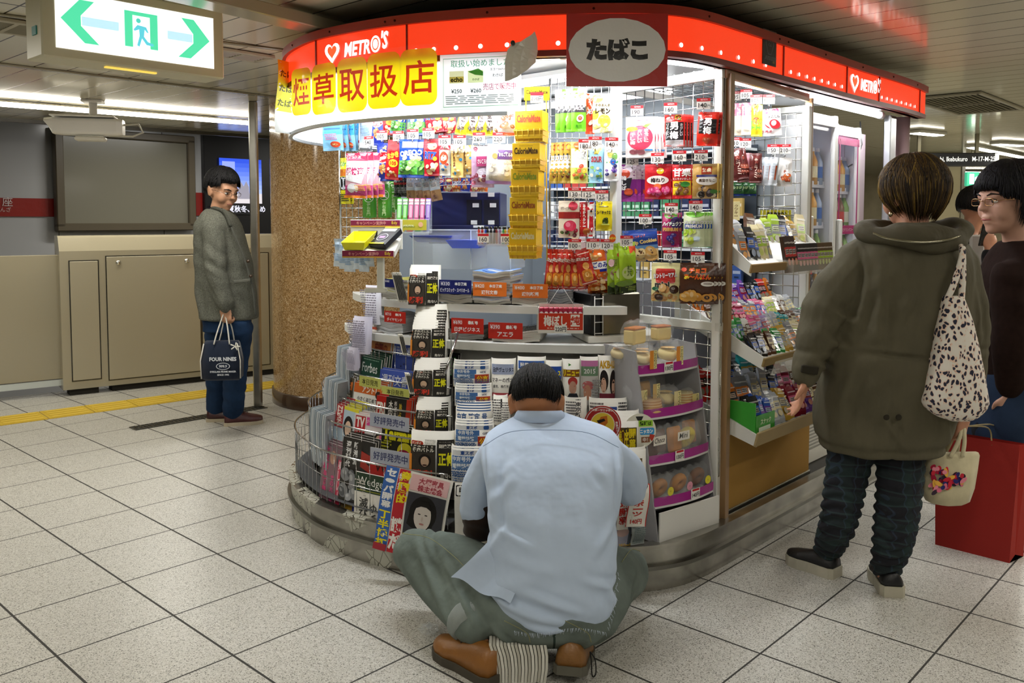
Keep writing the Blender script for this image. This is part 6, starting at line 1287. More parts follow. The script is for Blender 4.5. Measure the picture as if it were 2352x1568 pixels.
# hanging paper banners low at the right of the man
def sheet(px0,px1,v0,v1,d,spec,lab,col='#ece9e0',yaw=0,roll_=0,tilt=-.08,name='paper_banner',cat='poster',curl=.01,Y=None):
    px=(px0+px1)/2;x,y,a=on(px,d);y=Y or y;p=atY(px,v0,y);W=(px1-px0)/FPX*y/facing(px,yaw);H_=(p[2]-zat(v1,y,px));mb=MB(col,'paper')
    def mp(P,e):z=P[:,1]-H_/2;return np.stack([P[:,0],curl*np.sin(z/H_*5)+curl*.6*np.sin(P[:,0]/W*4)-e,z],1)
    put(mb,[(T_rect(-W/2,-H_/2,W/2,H_/2),col)]+art(W,H_,spec),mp,L=max(W,H_)/8,e0=.0006,clip=(-W/2,-H_/2,W/2,H_/2));put(mb,[(T_rect(-W/2,-H_/2,W/2,H_/2),mix(col,'#9a9a9a',.3))],mp,L=max(W,H_)/8,e0=-.0006)
    return mb.build(name,loc=p,R=(tilt,roll_,yaw),label=lab,cat=cat)
sheet(1444,1494,1110,1208,-.03,[('r',-.5,-.5,-.46,.5,'#c8342c'),('r',.46,-.5,.5,.5,'#c8342c'),('r',-.5,.48,.5,.5,'#c8342c'),('v','日刊スポーツ',.0,.1,.72,'#c8342c',{'w':.5,'bold':.03}),('t','140円',0,-.38,.12,'#c8342c',{'w':.8,'bold':.02})],'white paper banner with vertical red lettering and 140 yen',roll_=.1,yaw=.2)
sheet(1420,1448,1112,1215,-.02,[('v','野球開幕',0,0,.8,'#c8241c',{'w':.7,'bold':.06})],'narrow paper banner with bold red characters beside the sleeve',roll_=.05,yaw=.1)
sheet(1400,1450,1165,1258,.0,[('p',[(-.4,.4),(.2,.3),(.4,-.1),(.3,-.5),(-.4,-.5)],'#a8a8b8'),('e',.1,-.1,.3,.12,'#c8a8a0'),('t','350ml',.2,-.44,.09,'#e8b82c')],'blurred photo poster at the right of the man\'s back',col='#5a6068',yaw=.1)
sheet(1448,1482,1205,1250,.0,[('l',-.4,-.46,.4,.46,10,'#5a6a6c')],'grey printed paper below the 140 yen banner',col='#9aa09c',yaw=.2)
sheet(1395,1424,1120,1200,-.01,[('v','ツ毎日',.1,.1,.7,'#c8342c',{'w':.5})],'white and red banner half hidden behind the sleeve',yaw=.1)
# big poster at the front left
POS=[('r',-.5,-.5,-.30,.5,'#3c68b4'),('v','セ・パ開幕',-.40,.25,.46,'#f0f0f0',{'w':.15,'bold':.05}),('v','丁半博打',-.40,-.24,.46,'#f0e01c',{'w':.17,'bold':.08}),('r',-.29,-.5,-.13,.5,'#c02a34'),('v','特集',-.24,.36,.2,'#e8e8e8',{'w':.08}),('v','謎だ',-.2,-.26,.42,'#f4f0ea',{'w':.17,'bold':.06}),('v','意図的',-.18,.3,.38,'#f0d81c',{'w':.15,'bold':.08}),
       ('r',-.10,.3,.46,.48,'#e4b8b8'),('t','大塚家具',.2,.42,.075,'#a8404c',{'w':.42,'bold':.05}),('t','株主総会',.2,.34,.075,'#a8404c',{'w':.42,'bold':.05}),('r',-.10,-.5,.46,.28,'#3a3a40'),('e',.16,.06,.2,.2,'#15120f'),('p',[(-.02,.1),(-.06,-.1),(.02,-.14),(.3,-.14),(.36,.08)],'#15120f'),('e',.16,.02,.125,.17,'#d8cfc6'),('e',.11,.045,.022,.007,'#2a201c'),('e',.21,.045,.022,.007,'#2a201c'),('e',.16,-.01,.015,.03,'#c8bab0'),('e',.16,-.07,.035,.012,'#b07a74'),
       ('p',[(.03,.1),(.1,.2),(.22,.2),(.29,.1),(.2,.14),(.12,.14)],'#15120f'),('o','勝つ',.16,-.34,.26,'#f0e01c',{'w':.5,'bold':.09}),('r',-.5,-.5,-.3,-.42,'#a8303c')]
o=sheet(888,1042,1086,1282,-.045,POS,'large tabloid poster with a woman\'s portrait hung over the kerb',roll_=.18,yaw=-.25,tilt=-.05,curl=.012)
sheet(1045,1112,1108,1230,-.02,[('R',-.46,.26,.4,.46,'#2c2c2e',.05),('R',-.43,.28,.37,.44,'#eceae4',.05),('t','甲子園',.0,.36,.12,'#1c1c1e',{'w':.7,'bold':.05})],'white card with boxed black characters in front of the rack',yaw=-.1)
# ---- tiered magazine rack round the left of the kiosk
TIER=[(.05,.405),(.115,.51),(.18,.60),(.245,.70),(.31,.81)]
RK=thing('magazine_rack','curved chrome wire rack of five tiers for magazines, left of the counter','rack',(0,0,0))
def irange(px0,d,end=None):C=inset(d);x=on(px0,d)[0];i0=next(i for i in range(50,len(C))if C[i][0]<x);return i0,end or 165
for k,(d,z)in enumerate(TIER):
    i0,i1=irange(1040,d-.03,160);C=inset(d-.03);nm=('lowest','second','third','fourth','top')[k]
    mb=MB('#c6c8ca','chrome');mb.tube([(x,y,z)for x,y in C[i0:i1]],.0042,6);mb.build('front_rail',RK)
    mb=MB('#b0b2b5','chrome');C2=inset(d-.028)
    for i in range(i0,i1,2):mb.tube([(C2[i][0],C2[i][1],z),(C2[i][0],C2[i][1],z-.20 if k else.19)],.0016,5)
    mb.tube([(x,y,z-.11)for x,y in C2[i0:i1]],.0016,5);mb.build('wire_basket',RK)
    mb=MB('#55575a','matte');A,B_=inset(d-.025)[i0:i1],inset(d+.06)[i0:i1];n=len(A);zz=max(.185,z-.2);mb.add([(x,y,zz)for x,y in A]+[(x,y,zz)for x,y in B_],[(j,j+1,n+j+1,n+j)for j in range(n-1)]);mb.build('tier_floor',RK)
mb=MB('#8f9194','matte');ribbon(.38,.38,.18,.84,irange(1040,.38)[0],160,mb=mb,fn='matte',col='#8a8c8e');mb.build('back_sheet',RK)
mb=MB('#c6c8ca','chrome');a_=atY(1052,764,3.42);b_=atY(1022,858,3.30);mb.tube([a_,b_],.005,8);mb.tube([a_,atY(1036,766,3.46),atY(1036,860,3.46)],.003,6);mb.build('brace',RK)
def mag(px0,px1,v0,v1,d,spec,lab,bg='#e8e6e0',n=2,yaw=None,tilt=-.14,roll_=0,cat='magazine',vb=None,th=.008,back=.011,sidx=.004,grp=None,fn='gloss',name='magazine'):
    px=(px0+px1)/2;x,y,a=on(px,d);a=a if yaw is None else yaw;W=(px1-px0)/FPX*y/facing(px,a);z1=zat(v0,y,px);z0=zat(v1,y,px);H_=z1-z0
    mb=MB('#e4e2dc','paper');mb.box((0,th/2,H_/2),(W,th,H_),b=.0008);mb.add([(-W/2,-.0004,0),(W/2,-.0004,0),(W/2,-.0004,H_),(-W/2,-.0004,H_)],[(0,1,2,3)],bg,fn)
    A=[(T+np.array([0,H_/2]),c)for T,c in art(W,H_,spec)];put(mb,A,flat(-.0005),fn=fn,clip=(-W/2,0,W/2,H_));me=mb.mesh(name)
    for i in range(n):
        o=bpy.data.objects.new(name,me);LINK(o);q=np.array([x,y,z0])+rotz(a)@np.array([sidx*i,back*i,.006*i]);o.location=tuple(q);o.rotation_euler=(tilt,roll_,a)
        tag(o,lab if i==0 else lab+', copy behind',cat,None if i==0 else(grp or lab))
P5,P4,P3,P2,P1=.055,.12,.185,.25,.315
mag(838,889,745,870,P1-.01,[('r',-.5,.18,.5,.5,'#b0482c'),('r',.1,.42,.5,.48,'#e8d83a'),('t','Newsweek',.0,.33,.1,'#f0e4dc',{'w':.8,'bold':.03}),('o','中国の',.05,.08,.16,'#8a2c1c',{'w':.6,'bold':.03}),('r',-.5,-.5,.5,-.1,'#6c5444'),('t','環境',.2,-.2,.1,'#e8e4dc',{'w':.4})],'orange-brown news magazine in the top tier',bg='#c8844c',n=4)
mag(889,942,790,870,P1,[('t','週刊文春',0,.3,.26,'#e8ecf4',{'w':.9,'bold':.01}),('b',3,5,-.3,-.3,.3,.0,.04,['#1c2a6c','#d8d84a'])],'blue weekly magazine in the top tier beside the newspaper tower',bg='#4a62c0',n=2)
mag(1022,1048,815,890,P1,[('v','新潮',0,.1,.7,'#3fa84a',{'w':.6,'bold':.03})],'black magazine with green characters right of the newspaper tower',bg='#1a1a1a',n=2)
mag(820,866,822,905,P2,[('t','Forbes',-.05,.22,.26,'#e8ece8',{'w':.78,'bold':.01}),('l',-.4,.42,.4,.46,1,'#8ab09a')],'dark green business magazine in the fourth tier',bg='#1f4a38',n=5,th=.006)
mag(866,935,852,915,P2-.01,[('t','週刊文春',0,.15,.4,'#e8ecf4',{'w':.86,'bold':.01})],'blue weekly magazine in the fourth tier above the yellow card',bg='#4a62c0',n=2)
def vcard(px0,px1,v0,v1,d,tx,lab,bg='#c8cc6a',fg='#4a4a24'):mag(px0,px1,v0,v1,d,[('t',tx,0,0,.56,fg,{'w':.9,'bold':.01})],lab,bg=bg,n=1,tilt=-.05,cat='sign card',th=.002,name='sign_card')
vcard(823,872,866,890,P2-.045,'本日発売','yellow card on sale today in front of the green magazine');vcard(873,938,890,912,P2-.045,'本日発売','yellow card on sale today under the blue weekly')
mag(776,803,866,960,P3,[('r',-.3,.2,.4,.4,'#e0782c'),('v','1984',0,.3,.3,'#2a2418',{'w':.5}),('r',-.5,-.4,.3,-.1,'#e06a24'),('l',-.4,-.1,.4,.1,3,'#c8c4b0')],'olive and orange book in the third tier at left',bg='#5a5038',n=3,yaw=-.95)
mag(803,866,884,975,P3,[('r',-.5,.26,.5,.5,'#d0682a'),('t','アントレ',.1,.37,.17,'#f4ece0',{'w':.6,'bold':.04}),('e',.38,.28,.1,.1,'#3a2c28'),('t','小さくはじめて',.0,.12,.11,'#2a2a2c',{'w':.8}),('t','大きく稼ぐ人になる',.0,-.04,.11,'#2a2a2c',{'w':.9}),('r',-.5,-.5,.5,-.16,'#c8c4bc'),('l',-.4,-.45,.4,-.2,4,'#5a5450')],'white and orange start-up magazine in the third tier',bg='#ecebe6',n=5)
mag(857,938,914,985,P3-.012,[('r',-.5,-.5,-.22,.5,'#b8241c'),('t','FRI',-.36,.1,.4,'#f0e8dc',{'w':.24,'bold':.04}),('r',-.22,-.5,.42,.5,'#26241f'),('v','木内美',-.08,.0,.8,'#e8e4dc',{'w':.12}),('v','杉浦吉晴',.06,.05,.7,'#e8e4dc',{'w':.08}),('v','独占',.2,.1,.5,'#d8b83a',{'w':.08}),('r',.36,-.5,.5,.5,'#b8341c')],'black and red photo weekly in the third tier',bg='#26241f',n=4,th=.004)
vcard(846,936,953,985,P4-.02,'好評発売中','grey card reading well received and on sale, upper one','#aeb4c4','#2c3468')
mag(755,812,934,1035,P4,[('r',-.5,-.02,-.12,.5,'#b0383c'),('v','NHKステラ',-.3,.24,.46,'#f4e8e0',{'w':.22,'bold':.04}),('r',-.12,.42,.5,.5,'#e0d83a'),('r',-.12,-.5,.5,.42,'#b8ccdc'),('e',.12,.06,.2,.24,'#1c1614'),('e',.12,.02,.13,.17,'#e0c0a8'),('p',[(-.1,-.5),(-.04,-.22),(.28,-.22),(.36,-.5)],'#e8e4e0'),('v','あさが',.4,.1,.3,'#c83a5c',{'w':.1})],'television magazine with a bob-haired woman in the second tier',bg='#b8ccdc',n=5,th=.004)
mag(803,880,957,1048,P4-.01,[('r',-.46,.02,-.16,.46,'#b8242c'),('t','TV',-.31,.3,.26,'#f4f0ec',{'w':.26,'bold':.05}),('t','ガイド',-.31,.1,.1,'#f4f0ec',{'w':.26}),('r',-.12,.26,.5,.46,'#e0509c'),('t','ジャニーズ大特集',.14,.36,.1,'#f4f0ec',{'w':.5}),('e',-.24,-.08,.1,.14,'#2a201c'),('e',-.24,-.12,.07,.1,'#e0b898'),('e',.02,-.16,.1,.14,'#2a201c'),('e',.02,-.2,.07,.1,'#e0b898'),('e',.28,.0,.11,.16,'#2a201c'),('e',.28,-.05,.08,.12,'#e0b898'),('r',.3,-.2,.5,.08,'#e0609c'),('t','4.3',.42,.18,.08,'#e0407c')],'red and pink television guide with three young men in the second tier',bg='#e6dee0',n=3)
mag(868,945,979,1065,P4-.02,[('t','Tarzan',-.02,.26,.34,'#ece41c',{'w':.9,'bold':.05}),('l',-.3,.42,.4,.47,1,'#e8e8e8'),('e',.24,-.14,.22,.22,'#c8c02c'),('e',.22,-.22,.18,.12,'#8a1c3c'),('l',-.44,-.3,-.2,.05,4,'#a8a81c')],'black magazine with big yellow title in the second tier',bg='#24261c',n=2)
vcard(846,940,1034,1068,P5+.0,'好評発売中','grey card reading well received and on sale, lower one','#aeb4c4','#2c3468')
mag(722,770,1022,1175,P5,[('v','女性自身特集',-.3,.1,.7,'#d8407c',{'w':.22,'bold':.04}),('e',.0,.3,.14,.1,'#c89a84'),('v','春の大増刊号',.06,-.2,.5,'#e0508c',{'w':.16,'bold':.03}),('r',.28,-.5,.5,.3,'#d83a5c'),('v','美しい人',.38,.0,.6,'#f4dce4',{'w':.16})],'pink lettered women\'s magazine in the lowest tier at left',bg='#8a6a74',n=6,th=.005,yaw=-.8)
mag(770,843,1012,1160,P5-.005,[('r',-.46,-.46,.1,.5,'#35322e'),('v','週刊現代',-.3,.25,.4,'#f0f0f0',{'w':.16,'bold':.04}),('v','新潮流',-.08,.28,.36,'#f0f0f0',{'w':.13}),('p',[(.1,.34),(.46,.28),(.46,.2),(.2,.2),(.46,.1),(.46,.02),(.1,.1)],'#a83428'),('b',14,9,-.4,-.4,.05,-.02,.14,['#8a8c90','#a8aab0','#5a5c60']),('l',.12,-.44,.44,-.05,9,'#c8c4bc')],'black weekly with a red zigzag in the lowest tier, film-wrapped',bg='#2c2a28',n=5,th=.006)
mag(842,938,1050,1100,P5+.01,[('r',-.5,-.5,.5,.5,'#b0221e'),('l',-.4,.3,.4,.42,1,'#f0d8d0'),('t','Wedge',.04,-.1,.6,'#2a1412',{'w':.8,'bold':.0})],'red topped monthly magazine behind the green one in the lowest tier',bg='#b0221e',n=4,th=.004)
mag(806,908,1094,1215,P5-.02,[('r',-.5,.14,.5,.5,'#1f3a24'),('t','Wedge',-.14,.33,.2,'#f0f0ec',{'w':.6,'bold':.0}),('e',.34,.24,.16,.14,'#c8cc1c'),('t','4',.32,.24,.16,'#1f4a24',{'bold':.04}),('r',-.46,.17,.3,.18,'#c8cc1c'),('v','滅び',-.28,-.16,.42,'#1c1c1c',{'w':.2,'bold':.01}),('v','ゆく',-.06,-.22,.36,'#1c1c1c',{'w':.16,'bold':.01}),('t','農',.26,-.18,.44,'#a8241c',{'w':.42,'bold':.06})],'white and green monthly magazine with big red character, lowest tier',bg='#ece9e2',n=1,tilt=-.06)
for i,c in enumerate(('#6c5a3a','#a8842c','#b8923a','#2a3c9c')):mag(775+9*i,784+9*i,1150,1180,P5+.0,[],('olive','dark gold','light gold','blue')[i]+' book spine showing below the wrapped weekly',bg=c,n=1,name='book',cat='book')
# magazine edges fanned at the far left of each tier
for k,(px,v0,v1,d,n)in enumerate(((724,955,1050,P5,9),(752,880,965,P4,8),(783,805,880,P3,8),(806,790,860,P2,6))):
    x,y,a=on(px+8,d)
    for i in range(n):
        z1,z0=zat(v0,y,px),zat(v1+30,y,px);H_=z1-z0;q=inset(d)[min(len(OUT)-3,np.argmin(np.hypot(*(inset(d)-[x,y]).T))+i)];mb=MB(('#b4bcc4','#c6ccd0','#9aa6b0')[i%3],'paper')
        s_=[[(-.004,0,z),(.004,0,z),(.004,.10,z+.0),(-.004,.10,z)]for z in(0,H_*.5,H_*.8,H_)]
        s_=[[(x_+.022*((zz/H_)**3),y_,z_)for x_,y_,z_ in ss]for ss,zz in zip(s_,(0,H_*.5,H_*.8,H_))]
        mb.loft(s_,smooth=False);mb.build('magazine',loc=(q[0]+.02,q[1],z0),R=(0,-.10,-.5),label='thin curled magazine seen edge-on at the left end of the %s tier'%('lowest','second','third','fourth')[k],cat='magazine',group='curled magazines at the left end, %s tier'%('lowest','second','third','fourth')[k])
LIL=[('l',-.4,-.46,.4,.4,14,'#a8a4b8')]
roll(832,866,655,745,.26,[('r',-.5,.36,.5,.44,'#c89a94')]+LIL,'tall pale newspaper roll under the card reader',col='#d4d2da',dep=.03,yaw=-.5)
roll(801,838,732,812,.19,LIL,'lilac newspaper roll left of the orange news magazine',col='#cfcbdc',dep=.03,yaw=-.6,n=2)
roll(790,812,803,850,.16,LIL,'short lilac newspaper roll at the left of the rack',col='#cbc7da',dep=.025,yaw=-.7,n=2)
# ---- hanging box of plum sweets and the steel box behind
p,y,a=cpos(1288,742,.12);s_=y/FPX;o=thing('hanging_sweet_box','red and white open sweet box hanging on strings below the red bags','box',p,-.08)
W=104*s_;H_=46*s_;mb=MB('#e8e4dc','gloss');dp=.06
mb.box((0,0,0),(W,.002,H_));mb.box((-W/2,dp/2,.01),(.002,dp,H_+.02));mb.box((W/2,dp/2,.01),(.002,dp,H_+.02));mb.box((0,dp,.015),(W,.002,H_+.03));mb.box((0,dp/2,-H_/2),(W,dp,.002))
put(mb,art(W,H_,[('r',-.49,-.34,.49,.5,'#d03a22'),('t','梅ぼし',-.12,.12,.55,'#f8f0e8',{'w':.52,'bold':.08}),('r',.22,-.16,.42,.44,'#f4e8e0'),('t','純',.32,.14,.46,'#c8321c',{'bold':.05}),('l',-.3,-.3,.4,-.2,1,'#f0c8b8'),('r',-.14,-.5,.14,-.1,'#f2f0ea'),('t','220円',0,-.3,.24,'#26262a',{'w':.24})]),flat(-.0012));mb.build('carton',o)
mb=MB('#c8c8c4','paper');mb.tube([(-W*.4,dp/2,H_/2),(-.01,.06,zat(666,y)-p[2])],.001,5);mb.tube([(W*.4,dp/2,H_/2),(.01,.06,zat(666,y)-p[2])],.001,5);mb.build('string',o)
for i in range(9):q=p+rotz(-.08)@np.array([-W*.43+W*.86*i/8,.03,-.01]);mb=MB('#b8304c','plastic');mb.box((0,0,H_*.45),(W/10,.04,H_*.9),b=.002);put(mb,[(T_ell(0,H_*.62,W/26,W/26),'#f0e0e0')],flat(-.021));mb.build('sweet_stick',loc=q,R=(0,0,-.08),label='red sweet stick standing in the hanging box',cat='sweet',group='sweet sticks in the hanging box')
p,y,a=cpos(1428,768,.36);o=thing('steel_oven','brushed steel box oven on the counter beneath the lime green bags','oven',p,.35);s_=y/FPX
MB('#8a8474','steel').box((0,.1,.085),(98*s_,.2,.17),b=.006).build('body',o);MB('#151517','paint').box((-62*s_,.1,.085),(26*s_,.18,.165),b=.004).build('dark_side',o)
mb=MB('#e2e2de','paint')
for z in(.01,.055,.10,.15):mb.tube([(-70*s_,-.005,z),(-49*s_,-.005,z)],.002,5)
for xx in(-70,-49):mb.tube([(xx*s_,-.005,0),(xx*s_,-.005,.16)],.002,5)
mb.build('wire_rack',o)
MB('#dcdad2','paint').box((0,0,-.014),(.34,.26,.028),b=.003).build('counter_ledge',loc=(p[0]+.0,p[1]+.1,p[2]),R=(0,0,.2),label='pale counter ledge under the steel oven',cat='shelf')
# ---- white bread rack
BR=np.array([.549,3.158,.17]);BY=math.atan2(.219,.28);Rb=rotz(BY);o=thing('bread_rack','white stepped bread rack with purple shelf strips at the kiosk corner','rack',BR,BY);BWd=.345
def Bp(z):return.127*(z)/.711  # how far the front leans back at height z above the base
HB=.711
for s_,nm in((0,'side_panel'),(BWd,'side_panel')):
    mb=MB('#a9a9ac','paint');pr_=[(Bp(0),0),(Bp(HB),HB),(Bp(HB)+.17,HB+.012),(.30,.0)];mb.loft([[(s_-.004,y_,z_)for y_,z_ in pr_],[(s_+.004,y_,z_)for y_,z_ in pr_]],smooth=False);mb.build(nm,o)
mb=MB('#b9b9bb','paint');mb.add([(0,.26,0),(BWd,.26,0),(BWd,Bp(HB)+.16,HB-.03),(0,Bp(HB)+.16,HB-.03)],[(0,1,2,3)]);mb.build('back_panel',o)
mb=MB('#e6e5e0','paint');zt4=.118;mb.box((BWd/2,-.002,zt4/2),(BWd,.006,zt4));mb.build('front_panel',o)
TZ=[.150,.305,.475,.640]
for k,z in enumerate(TZ):
    dpp=Bp(z);mb=MB('#dcdbd8','paint');cv_=[]
    for i in range(9):t_=i/8;cv_.append((BWd*t_,dpp-.022*math.sin(PI*t_)))
    n=len(cv_);V=[(x,y_,z-.012)for x,y_ in cv_]+[(x,.25,z+.004)for x,y_ in cv_];mb.add(V,[(i,i+1,n+i+1,n+i)for i in range(n-1)]);mb.build('shelf',o)
    mb=MB('#a8268c','gloss');zz=z-.012;V=[(x,y_-.002,zz-.004)for x,y_ in cv_]+[(x,y_-.002,zz+.030)for x,y_ in cv_];mb.add(V,[(i,i+1,n+i+1,n+i)for i in range(n-1)],smooth=True)
    mb.add([(x,y_-.0025,zz-.012)for x,y_ in cv_]+[(x,y_-.0025,zz-.004)for x,y_ in cv_],[(i,i+1,n+i+1,n+i)for i in range(n-1)],'#dcdbd8');mb.build('purple_strip',o)
    if k!=2:
        mb=MB('#f2f0ea','gloss');cx=BWd*(.42 if k else.6);yy=dpp-.0265;mb.box((cx,yy,zz+.013),(.05,.002,.042));put(mb,[(T_rect(cx-.02,zz+.026,cx+.02,zz+.034),'#c8232c'),(T_text(('140円','130円','','130円')[k],cx,zz+.010,.019,w=.042),'#26262a')],flat(yy-.0012));mb.build('price_card',o)
def bl(px,py,z):return BR+Rb@np.array([px,py,z-.0])
def bread(kind,x,z,dy,lab,cols,sticker=None,s=1.0,rz=0,tl=0):
    """one wrapped pastry; x along the shelf, z shelf height"""
    p=bl(x,Bp(z)+dy,z);o=thing('wrapped_bread',lab,'bread',p,BY+rz);mb=MB(cols[0],'matte');r=.036*s
    if kind=='block':mb.box((0,0,.028*s),(.075*s,.045*s,.05*s),b=.008);mb.box((0,0,.054*s),(.072*s,.043*s,.008*s),cols[1],b=.004);h=.07*s
    elif kind=='ring':
        mb.frame((0,0,r),rotx(-1.2));c_=[(r*.62*math.cos(t_),r*.62*math.sin(t_),0)for t_ in np.linspace(0,2*PI,21)[:-1]];mb.tube(c_,r*.40,10,closed=True);mb.frame();h=2*r
    elif kind=='round':mb.frame((0,0,r),rotx(.25));mb.lathe([(0,-r*.5),(r*.8,-r*.42),(r,-.05*r),(r*.9,r*.3),(r*.4,r*.52),(0,r*.55)],18);mb.frame();mb.lathe([(0,0),(r*.7,.004)],14,c=(0,0,r*1.55),col=cols[1]);h=2*r
    elif kind=='slices':
        for i in range(9):mb.lathe([(0,0),(.03*s,0),(.032*s,.004),(.03*s,.008),(0,.008)],14,c=(-.0+.002*i,-.01+.003*i,.008*i*.55),col=cols[i%2],sx=1.25)
        h=.05
    elif kind=='packet':mb.box((0,0,.038*s),(.058*s,.016,.072*s),R=rotx(-.12),b=.007);h=.075*s
    mb.build('bread_body',o)
    w2,h2=.05*s,h*1.18;mb=MB('#f0f4f6','film');mb.frame((0,0,h/2),I3);rr=random.Random(int(x*1e4)+int(z*1e3))
    ph=[rr.uniform(0,6)for _ in range(3)]
    def ff(u_,v_,sg):xx=(u_-.5)*2;zz_=(v_-.5)*2;e=max(0,1-abs(xx)**3)*max(0,1-abs(zz_)**3);return(xx*w2*1.02,sg*(.03*s+.012)*e**.6+.004*math.sin(7*xx+ph[0]+5*zz_),zz_*h2*.56+.006*math.sin(9*xx+ph[1])*abs(zz_))
    mb.grid(lambda i,j:ff(i,j,-1),9,8);mb.grid(lambda i,j:ff(i,j,1),9,8);mb.build('clear_wrap',o)
    if sticker:
        sh,c,tx=sticker;mb=MB(c,'gloss');yy=-(.03*s+.016)
        if sh=='round':put(mb,[(T_ell(.012,h*.45,.017,.017),c),(T_text(tx,.012,h*.45,.006),'#7a5a2c')],flat(yy))
        else:put(mb,[(T_rect(-.005,h*.02,.016,h*.92),c),(T_rect(.016,h*.02,.034,h*.92),'#efe2a0'),(T_text(tx,.025,h*.47,h*.8,vert=True,w=.014),'#3a2c1c')],flat(yy))
        mb.build('label_sticker',o)
    return o
YL,BN,TAN='#e8cf86','#c9843a','#d8b07a'
bread('round',.05,TZ[3],.03,'round pale bun with an orange label, top shelf left',['#ead9a8','#d8b070'],('tall','#e8963a','こだわりパン'),1.1);bread('round',.20,TZ[3],.03,'round pale bun with an orange label, top shelf right',['#ecd89a','#d8b070'],('tall','#e8963a','こだわりパン'),1.15)
bread('round',.0,TZ[3]+.02,.10,'wrapped bun at the back left of the top shelf',['#e2cf9c','#c89a5c'],None,.9);bread('round',.13,TZ[3],.10,'wrapped bun at the back middle of the top shelf',['#dfc892','#c89a5c'],None,1.0)
bread('block',.06,TZ[3]+.085,.06,'yellow sponge cake block stacked above the left bun',[YL,'#b06a2c'],None,1.2,rz=.2);bread('block',.21,TZ[3]+.09,.06,'yellow sponge cake block stacked above the right bun',[YL,'#a8602c'],None,1.05,rz=-.1)
bread('slices',.07,TZ[2],.03,'wrapped sliced pastry fan on the second shelf',[TAN,'#b8803c'],None,1.2);bread('packet',.10,TZ[2]+.03,.08,'wrapped roll with a tall label behind the sliced pastry',['#c89a5c',BN],('tall','#d8b87a','てづくり'),1.0);bread('round',.17,TZ[2],.04,'wrapped cream roll in the middle of the second shelf',['#ecd9a0','#e8c878'],('tall','#e8d8a0','てづくり'),1.05);bread('slices',.28,TZ[2],.04,'wrapped cream roll at the right of the second shelf',['#f0dc9c','#d8a04c'],('tall','#e8d48a','たまご'),1.0);bread('packet',.03,TZ[2]+.02,.08,'wrapped pastry at the left back of the second shelf',[TAN,BN],('tall','#e8d8a0','パン'),.9)
bread('packet',.04,TZ[1],.03,'brown chocolate chip donut bag at the left of the third shelf',['#5c3424',BN],None,1.25);bread('packet',.11,TZ[1],.05,'clear and brown donut bag, second on the third shelf',['#8a5a3c',BN],None,1.25);oM=bread('packet',.17,TZ[1],.025,'orange mini donut bag in the middle of the third shelf',['#d8944c',BN],None,1.35)
for cx,tx in((.04,'Choco'),(.17,'Mini')):mb=MB('#efe9dc','gloss');put(mb,[(T_rect(-.034,.058,.034,.092),'#f0eadf'),(T_text(tx,0,.076,.02,w=.056,shear=.2),'#1c1614')],flat(-.048));q=mb.build('name_label',oM if cx>.1 else None);(setattr(q,'location',tuple(bl(.04,Bp(TZ[1])+.03,TZ[1]))),setattr(q,'rotation_euler',(0,0,BY)),tag(q,'white choco label card on the brown donut bag','label'))if cx<.1 else None
bread('ring',.25,TZ[1],.035,'yellow ring cake leaning at the right of the third shelf',['#ecd23c',YL],None,1.25);bread('packet',.30,TZ[1]+.005,.06,'orange edged cake bag at the right end of the third shelf',['#e8983a',BN],None,1.3)
bread('ring',.06,TZ[0],.03,'brown donut with a round yellow sticker, bottom shelf left',['#b87a34',BN],('round','#e8dc4a','焼'),1.1);bread('ring',.17,TZ[0],.03,'golden donut with a round pink sticker, bottom shelf middle',['#c8863a',BN],('round','#e8a0b4','焼'),1.1);bread('ring',.29,TZ[0],.04,'brown donut with a bright yellow sticker, bottom shelf right',['#8a5630',BN],('round','#ece02c','焼'),1.1);bread('ring',.02,TZ[0]+.02,.09,'green-brown donut at the back left of the bottom shelf',['#9a8a3a',BN],None,1.0)
# ---- trays inside the display bay (boxes, sticks and packs leaning in rows)
def tray(u0,u1,n0,z,rows,lab,lipcol='#a08a5c',lip=.035,rise=.035,run=.075):
    o=thing('display_tray',lab,'tray',K(u0,n0,z),YS);L=u1-u0;mb=MB('#e2e2dc','paint');pr_=[(0,0)]
    dep=run*rows
    mb.add([(0,0,0),(L,0,0),(L,dep,rise*rows),(0,dep,rise*rows)],[(0,1,2,3)]);mb.build('tray_floor',o)
    for s_ in(0,L):mb=MB('#d6d6ce','paint');mb.loft([[(s_-.004,-.005,-.03),(s_-.004,-.005,.02),(s_-.004,dep,rise*rows+.03),(s_-.004,dep,rise*rows-.06)],[(s_+.004,-.005,-.03),(s_+.004,-.005,.02),(s_+.004,dep,rise*rows+.03),(s_+.004,dep,rise*rows-.06)]],smooth=False);mb.build('tray_side',o)
    mb=MB(lipcol,'matte');mb.box((L/2,-.008,0),(L+.02,.010,lip),R=rotx(.25),b=.002);mb.build('front_lip',o);return o
CN=[('red','#c8302c'),('pink','#e06a94'),('yellow','#e8cc2c'),('white','#e8e6e0'),('brown','#5c3a24'),('black','#1f1f22'),('green','#3a9a4a'),('blue','#2c5ab8'),('violet','#6a3a9c'),('silver','#b8bcc2'),('orange','#e8822c'),('teal','#2c9a9c'),('cream','#e8dcb0'),('gold','#c8a03a'),('crimson','#8a1c34'),('lilac','#b8a0d0'),('grey','#8a8c90'),('lime','#a8c83a')]
PK={}
